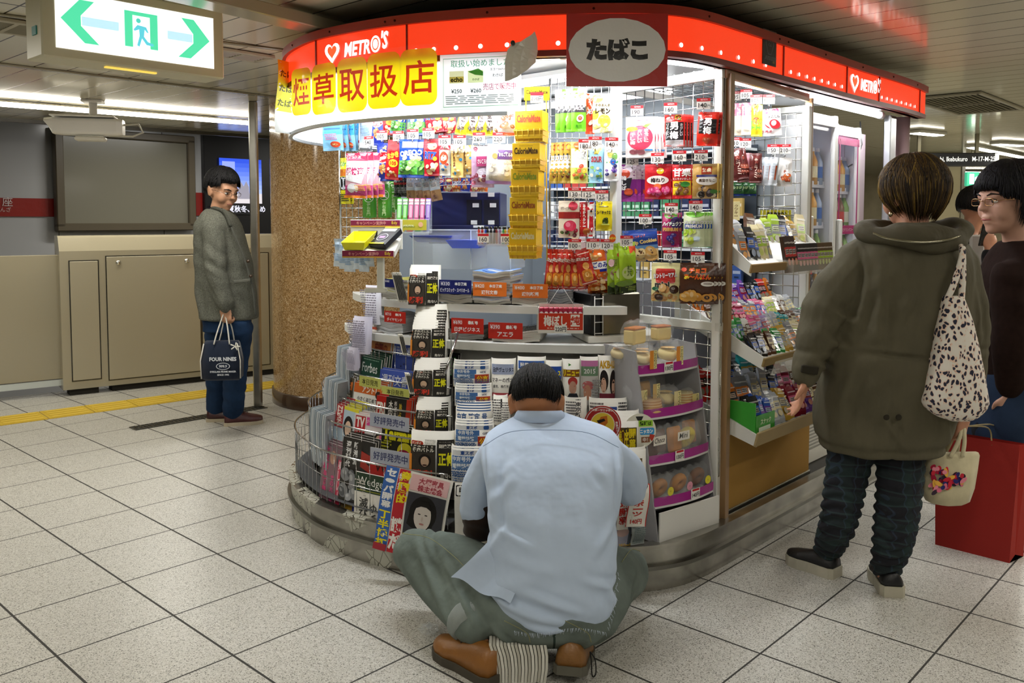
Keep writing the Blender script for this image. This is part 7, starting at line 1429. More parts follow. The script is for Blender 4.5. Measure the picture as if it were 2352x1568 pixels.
def pack_mesh(c,w_,h_,t_,kind):
    k=(c,w_,h_,t_,kind)
    if k in PK:return PK[k]
    rnd=random.Random(hash(c)%97 if False else int(c[1:],16)%9973);mb=MB(c,'plastic' if kind!='box' else 'gloss');a2=CN[rnd.randrange(len(CN))][1];a3=mix(c,'#ffffff',.7)
    if kind=='box':mb.box((0,0,h_/2),(w_,t_,h_),b=.001);yy=-t_/2
    else:mb.loft([[(x*(.98 if i in(0,3)else 1),y_*t_/2*(0.15 if i in(0,3)else 1),z)for x,y_ in((-w_/2,-1),(w_/2,-1),(w_/2,1),(-w_/2,1))]for i,z in enumerate((0,h_*.12,h_*.88,h_))],smooth=False);yy=-t_/2
    A=art(w_,h_*.7,[('r',-.5,-.1,.5,.28,a2),('r',-.36,.0,.36,.2,a3),('l',-.3,.02,.3,.18,2,'#3a2c2c'),('e',0,-.3,.3,.14,mix(a2,'#f0e0b0',.5)),('r',-.5,.42,.5,.48,a3)])
    put(mb,[(T+np.array([0,h_/2]),cc)for T,cc in A],flat(yy));PK[k]=mb.mesh('sweet_pack');return PK[k]
def fill_row(u0,u1,n0,z,w_,h_,t_,per,tilt,where,seed,kind='pack',ys=None,cat='sweet',deep=1,pool=None):
    rnd=random.Random(seed);pal=[q for q in CN if pool is None or q[0]in pool];rnd.shuffle(pal);pal=pal+pal;pi=0;u=u0+w_/2;c=None;k=0
    while u<u1-w_*.3:
        if k%per==0:nm,c=pal[pi%len(pal)];pi+=1
        if pi>len(pal):break
        me=pack_mesh(c,w_,h_,t_,kind)
        for q in range(deep):
            o=bpy.data.objects.new('sweet_pack',me);LINK(o);o.location=tuple(K(u+rnd.uniform(-.002,.002),n0+t_*1.3*q,z+.004*q));o.rotation_euler=(tilt+rnd.uniform(-.09,.09),rnd.uniform(-.13,.13),YS-.25+rnd.uniform(-.22,.22));o.scale=(1,1,rnd.uniform(.88,1.1))
            tag(o,('%s sweet pack in the %s' if pi<=len(pal)//2 else '%s sweet pack in the right half of the %s')%(nm,where),cat,('%s sweet packs in the %s' if pi<=len(pal)//2 else '%s sweet packs, right half of the %s')%(nm,where))
        u+=w_*1.08;k+=1
tray(3.12,3.90,1.62,1.19,2,'top tray of the display bay with coffee sticks and chocolate bars','#94784c',rise=.06)
fill_row(3.14,3.40,1.66,1.20,.034,.16,.014,2,-.35,'left half of the top tray, front row',3,pool=['black','grey','cream','silver']);fill_row(3.14,3.9,1.74,1.25,.045,.15,.02,2,-.3,'back row of the top tray',5,pool=['brown','black','grey','cream','lime','silver','gold','white'])
bx=thing('clear_shelf_box','clear acrylic box clipped to the top tray, full of dark bars','box',K(3.42,1.575,1.155),YS);MB('#d8d4c8','acryl').box((.24,0,.03),(.50,.004,.06)).box((.24,.04,0),(.50,.08,.004)).box((-.01,.04,.03),(.004,.08,.06)).box((.49,.04,.03),(.004,.08,.06)).build('box_walls',bx)
for i in range(14):
    c,nm=(('#3a2416','brown coffee stick'),('#1c1c1e','black chocolate bar'),('#5c4428','brown chocolate bar'))[0 if i<3 else 1 if i<9 else 2];me=pack_mesh(c,.028,.155 if i<3 else.12,.018,'box');o=bpy.data.objects.new('chocolate_bar',me);LINK(o)
    o.location=tuple(K(3.44+.033*i,1.61,1.16));o.rotation_euler=(-.12,-.12 if i<3 else.02*(i%3),YS-.2);tag(o,nm+' standing in the clear box of the top tray','chocolate bar',nm+'s in the clear box')
tray(3.12,3.90,1.56,.825,4,'middle tray of the display bay, crowded with stepped rows of sweets','#8a7448',rise=.052,run=.10)
for r_ in range(4):fill_row(3.13,3.90,1.585+.10*r_,.835+.052*r_,(.036,.026,.03,.024)[r_],(.11,.095,.10,.12)[r_],.012,(2,3,3,4)[r_],-.55,'%s row of the middle tray'%('front','second','third','back')[r_],11+r_,deep=2 if r_<2 else 1,pool=(['black','brown','gold','silver','cream','grey','green'],['teal','white','silver','green','lilac','grey','pink','brown'],['pink','crimson','silver','white','grey','red','brown','cream'],['red','white','yellow','pink','orange','violet','black'])[r_])
mb=MB('#e8e8dc','acryl');mb.box((0,0,0),(.30,.003,.06));mb.build('clear_flap',loc=K(3.30,1.53,.80),R=(.35,0,YS),label='clear plastic lip with a price card below the middle tray',cat='price holder')
tray(3.12,3.90,1.585,.515,3,'lowest wooden lipped tray of the display bay','#a08c64',lip=.06,rise=.045,run=.12)
for r_ in range(3):fill_row(3.14,3.90,1.61+.12*r_,.53+.045*r_,(.045,.04,.042)[r_],(.13,.15,.14)[r_],.014,(2,3,3)[r_],-.45,'%s row of the lowest tray'%('front','middle','back')[r_],31+r_,deep=2,pool=(['black','brown','violet','gold','silver','crimson','blue'],['black','red','silver','white','grey','orange','crimson'],['silver','black','pink','white','red','teal'])[r_])
mb=MB('#3a9a34','gloss');mb.box((.0,0,.06),(.16,.006,.085));mb.box((-.08,.06,.085),(.006,.12,.14));put(mb,[(T_text('スナック',.0,.075,.022,w=.12,bold=.03),'#e8f4d0'),(T_rect(-.06,.03,.04,.055),'#e8f4e0')],flat(-.0035));mb.build('green_display_box',loc=K(3.21,1.59,.50),R=(0,0,YS),label='green cardboard display box at the left of the lowest tray',cat='box')
# boxes and basket on the back mesh
def bayY(px):
    d=ray(px,500)[:2];e=(pB2-pB)[:2];s_=np.linalg.solve(np.array([[d[0],-e[0]],[d[1],-e[1]]]),pB[:2]);return d[1]*s_[0]
def bay(key,lab,rect,nb,out=.2,**kw):cx=(rect[0]+rect[2])/2;kw.setdefault('yaw',-.1);kw.setdefault('step',(.012,.012,0));return stack(key,lab,rect,bayY(cx)-out,nb=nb,**kw)
bay('pinkstick','pink and cream jelly stick, left one of the pair in the wire bay',(1686,237,1708,311),1,out=.35);bay('pinkstick','pink and cream jelly stick, right one of the pair in the wire bay',(1704,236,1729,310),1,out=.34)
bay('yellowstick','yellow lemon stick beside the pink ones in the wire bay',(1727,240,1746,313),1,out=.32);bay('umetane','white pouch with a red plum hanging in the wire bay',(1751,250,1791,312),1,out=.25,roll=-.08,step=(-.02,.01,0))
bay('salami','dark red salami pack hanging at the left of the wire bay',(1670,342,1700,414),2,out=.42,roll=-.2);bay('calpas','pink salami stick pack in the wire bay',(1690,352,1720,418),1,out=.36,roll=-.08);bay('squid','clear pack of dried brown squid in the wire bay',(1787,362,1819,428),0,out=.2)
for i in range(3):bay('silver','silver snack pack hanging in the wire bay',(1744+14*i,361,1762+14*i,426),0,out=.26,roll=.1,grp='silver packs in the wire bay')
bay('salami','brown dried meat pack beside the silver packs',(1722,352,1745,420),1,out=.34);bay('greenpk','dark green snack pack low in the wire bay',(1677,418,1708,450),2,out=.3,step=(.03,.01,0))
for px,v,n,wh,out in((1690,220,105,'the pink sticks',.34),(1714,216,105,'the right pink stick',.33),(1737,228,105,'the yellow stick',.32),(1766,228,105,'the plum pouch',.25),(1690,326,110,'the salami',.35),(1712,328,120,'the pink salami',.33),(1776,342,150,'the silver packs',.24),(1803,342,210,'the dried squid',.2)):
    Y=bayY(px)-out;price(atY(px,v,Y),-.2,n,wh,hook=.12)
for(x0,x1,v0,v1,c,tx,lab)in((1667,1681,464,510,'#1f9a68','ミント','green box standing above the top tray'),(1682,1699,463,506,'#d8cc98','クッキー','cream biscuit box standing above the top tray')):
    Y=bayY((x0+x1)/2)-.35;p=atY((x0+x1)/2,v1,Y);s_=Y/FPX;mb=MB(c,'gloss');mb.box((0,.015,(v1-v0)*s_/2),((x1-x0)*s_,.03,(v1-v0)*s_),b=.001);put(mb,[(T_text(tx,0,(v1-v0)*s_/2,(v1-v0)*s_*.7,vert=True,w=(x1-x0)*s_*.5),mix(c,'#ffffff',.7)if c[1]=='1' else '#6a4a24')],flat(0));mb.build('biscuit_box',loc=p,R=(0,0,-.1),label=lab,cat='box')
Y=bayY(1785)-.06;p=atY(1785,511,Y);s_=Y/FPX;o=thing('wire_basket','small chrome wire basket on the mesh above the top tray','basket',p,-.05);mb=MB('#b8babd','chrome');W=82*s_;H_=32*s_
for z in(0,H_*.5,H_):mb.tube([(-W/2,0,z),(W/2,0,z),(W/2,.06,z),(-W/2,.06,z)],.002,5,closed=True)
for i in range(11):mb.tube([(-W/2+W*i/10,0,H_),(-W/2+W*i/10,0,0)],.0013,5)
mb.build('wires',o);mb=MB('#e0d42c','gloss');mb.box((0,.03,H_*.45),(W*.8,.035,H_*.78));put(mb,[(T_text('黒糖飴',0,H_*.45,H_*.5,w=W*.6,bold=.06),'#26241c')],flat(.012));mb.build('yellow_box',loc=p+np.array([0,0,.004]),R=(0,0,-.05),label='yellow box with black characters lying in the wire basket',cat='box')
# ================================================================ PEOPLE
FIN.update(shirt=dict(rough=.85,spec=.2,sheen=.1,noise=(5,.04),bump=(7,.45,.03)),coat=dict(rough=.8,spec=.25,noise=(7,.12),bump=(11,.6,.02,(1.3,1,.6))),
           jeans=dict(rough=.9,spec=.15,noise=(8,.22),bump=(13,.6,.02,(1,1,.8))),tweed=dict(rough=.95,spec=.1,noise=(160,.35),bump=(10,.5,.02)),knit=dict(rough=.95,spec=.1,noise=(40,.15),bump=(8,.4,.02)))
def interp(P,n=6):
    P=[np.array(p,float)for p in P];Q=[2*P[0]-P[1]]+P+[2*P[-1]-P[-2]];o=[]
    for i in range(1,len(Q)-2):
        a,b,c,d=Q[i-1:i+3]
        for k in range(n):t_=k/n;o.append(.5*((2*b)+(c-a)*t_+(2*a-5*b+4*c-d)*t_*t_+(3*b-a-3*c+d)*t_**3))
    o.append(Q[-2]);return np.array(o)
def limb(mb,pts,rad,n=14,flat=1.0,col=None,round_=True):
    D4=interp([(*p,r)for p,r in zip(pts,rad)]);P=D4[:,:3];r=np.maximum(D4[:,3],.001)
    if round_:
        a,b=P[0]-P[1],P[-1]-P[-2];a/=np.linalg.norm(a);b/=np.linalg.norm(b)
        P=np.vstack([P[0]+a*r[0]*.95,P[0]+a*r[0]*.7,P,P[-1]+b*r[-1]*.7,P[-1]+b*r[-1]*.95]);r=np.concatenate([[r[0]*.25,r[0]*.7],r,[r[-1]*.7,r[-1]*.25]])
    mb.tube(P,r,n,col=col,flat=flat)
def ball(mb,c,r,R=I3,n=18,col=None):
    prof=[(math.sin(PI*k/12),-math.cos(PI*k/12))for k in range(13)];V=[];c=np.array(c,float)
    for q,z in prof:
        for k in range(n):V.append(c+R@(np.array([q*math.cos(2*PI*k/n),q*math.sin(2*PI*k/n),z])*np.array(r)))
    F=[(i*n+k,i*n+(k+1)%n,(i+1)*n+(k+1)%n,(i+1)*n+k)for i in range(12)for k in range(n)];mb.add(V,F,col,None,True)
def rings(mb,secs,n=28,p=2.3,col=None):
    """stack of superellipse sections (cx, cy, cz, half width, half depth[, yaw])"""
    D6=interp([(*s[:5],s[5]if len(s)>5 else 0)for s in secs],4);L=[]
    for cx,cy,cz,a,b,yw in D6:
        q=[];c_,s_=math.cos(yw),math.sin(yw)
        for k in range(n):
            t_=2*PI*k/n;x=a*math.copysign(abs(math.cos(t_))**(2/p),math.cos(t_));y=b*math.copysign(abs(math.sin(t_))**(2/p),math.sin(t_));q.append((cx+x*c_-y*s_,cy+x*s_+y*c_,cz))
        L.append(q)
    mb.loft(L,col=col)
def fuse(mb,vox,name,parent,fn,col,it=4,disp=None,colf=None,label=None):
    me=mb.mesh('raw');o=bpy.data.objects.new('raw',me);LINK(o);m_=o.modifiers.new('r','REMESH');m_.mode='VOXEL';m_.voxel_size=vox
    dg=bpy.context.evaluated_depsgraph_get();me2=bpy.data.meshes.new_from_object(o.evaluated_get(dg));bpy.data.objects.remove(o)
    nv=len(me2.vertices);V=np.zeros(nv*3);me2.vertices.foreach_get('co',V);V=V.reshape(-1,3);E=np.zeros(len(me2.edges)*2,int);me2.edges.foreach_get('vertices',E);E=E.reshape(-1,2)
    deg=np.bincount(E.ravel(),minlength=nv)[:,None]
    for _ in range(it):
        A=np.zeros_like(V)
        for k in range(3):A[:,k]=np.bincount(E[:,0],V[E[:,1],k],nv)+np.bincount(E[:,1],V[E[:,0],k],nv)
        V=V*.4+.6*A/np.maximum(deg,1)
    if disp is not None:
        me2.vertices.foreach_set('co',V.ravel());me2.update();NN=np.zeros(nv*3);me2.vertices.foreach_get('normal',NN);V=V+NN.reshape(-1,3)*disp(V)[:,None]
    me2.vertices.foreach_set('co',V.ravel());me2.materials.clear();me2.materials.append(fin(fn)if isinstance(fn,str)else fn)
    nf=len(me2.polygons);C=np.zeros(nf*3);me2.polygons.foreach_get('center',C);C=C.reshape(-1,3);cc=np.tile(np.array([*lin(col),1.]),(nf,1))
    if colf is not None:
        for msk,c in colf(C):cc[msk]=[*lin(c),1]
    at=me2.attributes.get('Col')or me2.attributes.new('Col','FLOAT_COLOR','FACE')
    if at.domain!='FACE':me2.attributes.remove(at);at=me2.attributes.new('Col','FLOAT_COLOR','FACE')
    at.data.foreach_set('color',cc.ravel());me2.polygons.foreach_set('use_smooth',[True]*nf);me2.update();me2.name=name
    ob=bpy.data.objects.new(name,me2);LINK(ob);ob.parent=parent;return tag(ob,label)
def folds(amp,*dirs,jit=3.0):
    def f(V):
        s_=np.zeros(len(V))
        for(dx,dy,dz,fr,ph)in dirs:s_+=np.sin(fr*(V@np.array([dx,dy,dz]))+ph+jit*np.sin(5*V[:,0]+7*V[:,2]+ph)+1.5*np.sin(13*V[:,1]-9*V[:,2]))
        return amp*s_/len(dirs)
    return f
def creases(base,L,Y):
    S_=[(A(a,b,Y)[[0,2]],A(c,d,Y)[[0,2]],am,w_)for a,b,c,d,am,w_ in L]
    def f(V):
        o=base(V);Q=V[:,[0,2]]*(Y/V[:,1:2])if False else V[:,[0,2]]
        for p,q,am,w_ in S_:
            d=q-p;l2=d@d;t_=np.clip((Q-p)@d/l2,0,1);n=np.array([-d[1],d[0]])/math.sqrt(l2);e=Q-(p+t_[:,None]*d);s_=(e@n)/w_;r2=(e**2).sum(1)/w_**2
            o=o+am*np.sin(PI*np.clip(t_,.05,.95))*(np.exp(-r2)-.7*np.exp(-((s_-1.6)**2)-(r2-s_**2)))
        return o
    return f
def A(px,v,Y):return atY(px,v,Y)
def unit(v):v=np.array(v,float);return v/np.linalg.norm(v)
def hand(mb,wrist,d,up,side=1,s=1.0,curl=(.5,.55,.6,.65),thumb=.5):
    """palm, four fingers and thumb; d = direction of the palm, up = back of the hand, side = +1 thumb to d x up"""
    d=unit(d);up=np.array(up,float);up=unit(up-d*(up@d));sd=np.cross(d,up)*side;w_=np.array(wrist,float)
    R=np.stack([sd,d,up],1);ball(mb,w_+d*.045*s,(.040*s,.052*s,.015*s),R);limb(mb,[w_-d*.02*s,w_+d*.03*s],[.024*s,.026*s],flat=.75)
    L=[.072,.080,.074,.058]
    for i in range(4):
        b=w_+d*.082*s+sd*(.029-.0195*i)*s-(d*.004*s if i in(0,3)else 0);a=0;P=[b-d*.02*s,b];dd=d
        for j,f in enumerate((.45,.32,.23)):a+=curl[i]*(.8,1.1,.8)[j];dd=d*math.cos(a)-up*math.sin(a);b=b+dd*L[i]*f*s;P.append(b)
        limb(mb,P,np.array([.0095,.0092,.0085,.0078,.0066])*s,n=8)
    b=w_+d*.022*s+sd*.030*s;t_=unit(d*.75+sd*.7-up*thumb);t2=unit(d*.95+sd*.1-up*thumb);limb(mb,[w_+d*.01*s+sd*.012*s,b,b+t_*.032*s,b+t_*.032*s+t2*.028*s],np.array([.014,.0125,.0105,.0085])*s,n=8)
def head(mb,c,yaw,pitch,s=1.0,roll=0):
    """skull, jaw, nose, lips, ears into mb; local +y is the face. returns the frame"""
    R=rotz(yaw)@roty(roll)@rotx(pitch);c=np.array(c,float)
    def B(p,r):ball(mb,c+R@(np.array(p)*s),np.array(r)*s,R)
    B((0,-.008,.02),(.074,.094,.088));B((0,.022,-.02),(.062,.066,.078));B((0,.036,-.062),(.046,.048,.040));B((0,.062,-.086),(.022,.022,.018))
    B((0,.070,.022),(.052,.022,.022));B((0,.084,-.004),(.012,.02,.024));B((0,.098,-.018),(.014,.014,.010));B((0,.083,-.048),(.024,.012,.009));B((0,.079,-.062),(.022,.012,.009))
    for k in(-1,1):B((k*.034,.050,-.026),(.030,.032,.036));B((k*.076,-.004,-.008),(.009,.020,.032));B((k*.082,-.012,.006),(.006,.018,.022));B((k*.009,.094,-.020),(.008,.009,.007))
    return R,c
def face(parent,R,c,s=1.0,glasses=None,mask=False,brow='#1c1614',lip='#a8645c'):
    def P(p):return c+R@(np.array(p)*s)
    for k in(-1,1):
        mb=MB('#e8e4de','skin');ball(mb,P((k*.031,.076,.004)),np.array((.0125,.008,.0065))*s,R,12);mb.col='#1c130e';ball(mb,P((k*.031,.083,.004)),np.array((.0055,.003,.0055))*s,R,10);mb.build('eye',parent)
        mb=MB(brow,'hair');mb.tube([P((k*.014,.090,.022)),P((k*.032,.089,.029)),P((k*.052,.072,.024))],[.002*s,.003*s,.0015*s],6);mb.build('eyebrow',parent)
        mb=MB(brow,'hair');mb.tube([P((k*.018,.084,.009)),P((k*.031,.087,.0125)),P((k*.044,.078,.008))],.0012*s,5);mb.build('eyelid',parent)
    if not mask:mb=MB(lip,'skin');mb.tube([P((-.022,.084,-.055)),P((0,.093,-.054)),P((.022,.084,-.055))],[.0015*s,.0034*s,.0015*s],8);mb.build('lips',parent)
    if glasses:
        mb=MB(glasses,'chrome')
        for k in(-1,1):mb.tube([P((k*.032+.020*math.copysign(abs(math.cos(t_))**.6,math.cos(t_)),.096,.002+.0115*math.copysign(abs(math.sin(t_))**.6,math.sin(t_))))for t_ in np.linspace(0,2*PI,17)[:-1]],.0011*s,5,closed=True);mb.tube([P((k*.054,.094,.006)),P((k*.078,.04,.008)),P((k*.080,-.01,.004))],.0012*s,5)
        mb.tube([P((-.010,.101,.006)),P((.010,.101,.006))],.0012*s,5);mb.build('glasses',parent)
def hair(parent,R,c,s,cols,n=150,seed=0,rad=(.080,.100,.098),low=lambda az:1.9,drop=lambda az:0.,bald=None,r=.0075,cy=-.006,part=0.0,curlin=.35,base=True,vol=1.0,name='hair'):
    rnd=random.Random(seed);mb=MB(cols[0],'hair');o=np.array([0,cy,.022]);rad=np.array(rad)*vol
    if base:
        L=[]
        for i in range(13):
            ph=(.02 if bald is None else bald)+(1.0)*i/12;q=[]
            for k in range(28):az=2*PI*k/28;f=(.02 if bald is None else bald)+(low(az)-(.02 if bald is None else bald))*i/12;q.append(c+R@((o+rad*.985*np.array([math.sin(f)*math.cos(az),math.sin(f)*math.sin(az),math.cos(f)]))*s))
            L.append(q)
        mb.loft(L,cap=True)
    for i in range(n):
        az=rnd.uniform(0,2*PI);f0=rnd.uniform(.05,.5)+(bald or 0);f1=low(az)*rnd.uniform(.93,1.04);P=[];m=9;wob=rnd.uniform(-.15,.15);k2=rnd.uniform(1.0,1.035)
        for j in range(m):
            f=f0+(f1-f0)*j/(m-1);a=az+wob*math.sin(j*.6)+part*(1-j/(m-1));e=rad*k2*np.array([math.sin(f)*math.cos(a),math.sin(f)*math.sin(a),math.cos(f)]);P.append(o+e)
        dr=drop(az)*rnd.uniform(.8,1.1)
        if dr>0:
            b=P[-1].copy()
            for j in range(1,5):t_=j/4;P.append(b+np.array([-b[0]*curlin*t_*t_,-b[1]*curlin*t_*t_,-dr*t_]))
        P=np.array([c+R@(p*s)for p in P]);rr=(r*(1-np.linspace(0,1,len(P))**3*.9))*s*rnd.uniform(.6,1.2);rr[0]=.0015;mb.tube(P,rr,4,col=rnd.choice(cols),flat=1.0)
    return mb.build(name,parent)
def shoe(parent,heel,toe,w_,h_,sole,col,solec,name='shoe',lift=0.0,fn='leather',hz=0.0,lace=None):
    heel=np.array(heel,float);toe=np.array(toe,float);d=toe-heel;L=np.linalg.norm(d[:2]);yaw=math.atan2(d[1],d[0])-PI/2;pitch=math.atan2(d[2],L);R=rotz(yaw)@rotx(pitch)
    prof=[(0,.62,.9),(.08,.85,1),(.3,.86,1),(.5,.86,.8),(.68,1,.62),(.85,.92,.5),(.96,.6,.4),(1,.25,.3)];L=np.linalg.norm(d)
    mb=MB(solec,'rubber');mb.frame(heel,R);secs=[]
    for t_,a,b in prof:y=(t_-.02)*L*1.03;secs.append([(x*w_/2*a*1.07,y,z)for x,z in((-1,0),(-1.0,sole),(1.0,sole),(1,0))])
    mb.loft(secs,smooth=False);mb.build('sole',parent)
    mb=MB(col,fn);mb.frame(heel,R);secs=[]
    for t_,a,b in prof:
        y=t_*L;q=[]
        for k in range(13):th=PI*k/12;q.append((w_/2*a*math.cos(th)*(1-.25*math.sin(th)*(b>.75)),y,sole*.8+h_*b*math.sin(th)**.7))
        secs.append(q)
    mb.loft(secs);
    if lace:
        for k in range(3):y=L*(.42+.08*k);z=sole+h_*(.82-.1*k);mb.tube([(-w_*.22,y,z-.006),(0,y+.004,z+.004),(w_*.22,y,z-.006)],.0028,5,col=lace)
    return mb.build(name,parent)
# ---------------------------------------------------------------- the crouching man
def A(px,v,Y):return atY(px,v,Y)
man=thing('person','man in pale blue work shirt and green jeans crouching with his back to us','person',(0,0,0))
hc=A(1232,928,2.945);mb=MB()
R_,c_=head(mb,hc,-.06,-.62,1.12)
nk=A(1245,985,2.90);limb(mb,[hc+[0,-.02,-.03],nk,nk+[0,-.02,-.08]],[.062,.060,.07])
rings(mb,[(*A(1268,1440,2.62)[:2],.17,.17,.11),(*A(1265,1300,2.63)[:2],.34,.16,.095),(*A(1262,1150,2.72)[:2],.50,.165,.10),(*A(1262,1050,2.83)[:2],.62,.17,.09),(*A(1262,1010,2.88)[:2],.67,.12,.06)])
eL,eR=A(1098,1212,2.87),A(1452,1120,2.90);wL,wR=np.array([.03,3.07,.43]),np.array([.26,3.08,.48])
limb(mb,[A(1140,1045,2.84),eL,wL],[.046,.042,.028]);limb(mb,[A(1395,1045,2.84),eR,wR],[.046,.042,.028])
hand(mb,wL,(.5,.5,-.1),(0,0,1),-1);hand(mb,wR,(-.5,.4,-.2),(0,0,1),1)
kL,kR=A(955,1252,2.97),A(1438,1298,2.93);aL,aR=np.array([-.115,2.60,.115]),np.array([.180,2.60,.110]);hL,hR=np.array([.02,2.62,.20]),np.array([.22,2.62,.20])
for h_,k_,a_ in((hL,kL,aL),(hR,kR,aR)):limb(mb,[h_,k_,a_,a_-[0,0,.05]],[.07,.045,.032,.03])
fuse(mb,.006,'body',man,'skin','#a9714c',it=3)
# brown long sleeves showing under the shirt
for sh,e_,w_ in((A(1140,1045,2.84),eL,wL),(A(1395,1045,2.84),eR,wR)):mb=MB('#2c2018','cloth');limb(mb,[sh,e_,w_-(w_-e_)*.1],[.055,.052,.034]);fuse(mb,.007,'undersleeve',man,'cloth','#2c2018',it=3,disp=folds(.003,(.3,.3,1,120,0)))
mb=MB()
def sec(v,x0,x1,Ys,hd):c=(x0+x1)/2;Y=Ys+hd;p=A(c,v,Ys);return(p[0]*Y/Ys*1.0,Y,p[2],(x1-x0)/2/FPX*Y*1.02,hd)
rings(mb,[sec(1452,1185,1392,2.485,.09),sec(1425,1150,1405,2.475,.11),sec(1370,1128,1412,2.48,.13),sec(1280,1122,1418,2.51,.13),sec(1180,1118,1420,2.565,.125),sec(1090,1106,1432,2.64,.12),sec(1035,1108,1425,2.715,.11),sec(1000,1135,1400,2.77,.09),sec(975,1172,1330,2.815,.075),sec(958,1196,1290,2.845,.06)],p=2.6)
limb(mb,[A(1140,1040,2.82),A(1108,1110,2.84),A(1098,1170,2.86)],[.058,.066,.064]);limb(mb,[A(1398,1040,2.82),A(1432,1080,2.85),A(1446,1118,2.87)],[.058,.068,.064])

def shirt_disp(V):
    f=folds(.006,(.5,0,1,34,0),(1,0,.3,26,1.5),(.2,0,1,55,2.2),jit=2.2)(V);z=V[:,2];x=V[:,0]
    d1=np.exp(-((z-(.30+.35*(x-.02)))/.03)**2)*np.exp(-((x+.02)/.10)**2)*.012;d2=np.exp(-((x-(-.035))/.012)**2)*np.exp(-((z-.52)/.10)**2)*-.012;d3=np.exp(-((z-(.17-.25*(x-.1)))/.02)**2)*np.exp(-((x-.1)/.15)**2)*.008
    return f*(.5+1.2*np.clip((.42-z)/.25,0,1))+d1+d2+d3
fuse(mb,.006,'shirt',man,'shirt','#b4c4da',it=3,disp=creases(shirt_disp,[(1130,1165,1185,1095,.010,.016),(1122,1200,1235,1240,.009,.014),(1112,1285,1175,1180,.010,.014),(1110,1335,1300,1400,.012,.015),(1425,1180,1350,1265,.010,.015),(1325,1300,1425,1335,.010,.013),
    (1370,1300,1425,1400,.012,.013),(1190,1320,1340,1375,.009,.012),(1104,1040,1122,1190,-.009,.008),(1424,1060,1416,1210,-.009,.008),(1140,1260,1290,1290,.006,.016),(1250,1120,1245,1300,.004,.018),(1330,1140,1345,1290,.004,.02),(1150,1110,1180,1075,.007,.012),(1400,1120,1370,1080,.007,.012),(1180,1395,1330,1425,.007,.010)],2.6))
mb=MB('#aebfd8','shirt');C=A(1240,962,2.89);L=[]  # collar
for z,r in((-.008,.082),(.006,.084),(.024,.076),(.030,.070)):L.append([(C[0]+r*1.06*math.cos(2*PI*k/26),C[1]+r*.9*math.sin(2*PI*k/26)+(.0),C[2]+z-.012*math.sin(2*PI*k/26))for k in range(26)])
mb.loft(L,cap=False);mb.build('collar',man)
def tail(pts,lab_,Yd):
    P=[A(x,v,Y)for x,v,Y in pts];mb=MB('#b4c4da','shirt')
    for off in(0,.004):mb.grid(lambda i,j:(P[0]*(1-i)+P[1]*i)*(1-j)+(P[3]*(1-i)+P[2]*i)*j+np.array([0,off-.012*math.sin(7*i+2)*math.sin(3*j)-.02*math.sin(PI*i)*(1-j),.008*math.sin(9*i)*j]),14,12)
    mb.build(lab_,man)
tail([(1125,1240,2.60),(1215,1290,2.54),(1172,1388,2.475),(1036,1325,2.59)],'shirt_tail',0)
mb=MB('#c3cede','shirt');rr=random.Random(2)  # frayed hem and shoulder tabs
for i in range(70):x=1180+215*i/70;p=A(x+rr.uniform(-2,2),1448+6*math.sin(i*.1),2.472);mb.tube([p,p+[rr.uniform(-.004,.004),0,-rr.uniform(.006,.016)]],.0006,3)
for i in range(22):p=A(1400+18*i/22+rr.uniform(-4,4),1440-6*i,2.482);mb.tube([p,p+[rr.uniform(-.002,.010),0,-rr.uniform(.006,.016)]],.0006,3)
mb.build('frayed_hem',man)
mb=MB('#7f90ad','cloth')
for pts in([(1110,1022,2.70),(1170,990,2.755),(1262,985,2.765),(1350,992,2.755),(1420,1025,2.705)],):mb.tube(interp([A(*p)-[0,.012,0]for p in pts]),.0011,4)
mb.build('yoke_seam',man)
mb=MB();G1='#3b4a45'
rings(mb,[(.125,2.63,.085,.165,.10),(.125,2.615,.13,.205,.125),(.125,2.61,.19,.20,.125),(.125,2.63,.25,.165,.11)],p=2.6)
for h_,k_,a_ in((hL+[-.02,.0,-.01],kL,aL),(hR+[.02,0,-.01],kR,aR)):
    m_=(h_+k_)/2+[0,0,.015];m2=(k_*.55+a_*.45)+[0,0,.0];limb(mb,[h_,m_,k_-[0,.02,.02]],[.112,.104,.082]);limb(mb,[k_-[0,.01,.015],m2,a_+[0,0,.02]],[.080,.086,.068])
def jean_disp(V):
    f=folds(.004,(.6,.3,.8,50,0),(.2,.5,-.8,70,2),jit=2.5)(V);b=np.exp(-((V[:,2]-(.20+.0*V[:,0]))/.05)**2)
    return f*(.4+b)
fuse(mb,.007,'jeans',man,'jeans','#66706a',it=3,disp=creases(jean_disp,[(930,1290,1040,1400,.012,.014),(960,1330,1060,1440,.010,.012),(1000,1290,1120,1420,.009,.012),(940,1250,990,1330,.008,.012),(1465,1330,1400,1420,.010,.012),(1130,1400,1220,1470,.008,.010),(1380,1400,1300,1470,.008,.010)],2.65),colf=lambda C:[(np.abs(C[:,0]-.125)<.003,'#2c3833')])
q=(kL-aL)*.08;mb=MB('#8f9693','denim');mb.tube([aL+q*.1+[0,0,.008],aL+q*.4+[0,0,.012],aL+q*1.1+[0,0,.012],aL+q*1.3+[0,0,.012]],[.071,.075,.078,.074],24);mb.build('turned_cuff',man)
mb=MB('#8a8a62','denim');mb.tube(interp([A(925,1225,2.90),A(985,1235,2.80),A(1040,1275,2.70),A(1075,1310,2.63)]),.0012,4);mb.tube(interp([A(1470,1265,2.86),A(1450,1262,2.80),A(1428,1290,2.70)]),.0012,4)
for px in(1218,1358):mb.tube(interp([A(px-60,1425,2.475),A(px-10,1452,2.470),A(px,1475,2.472)]),.0012,4)
mb.build('seam_stitching',man)
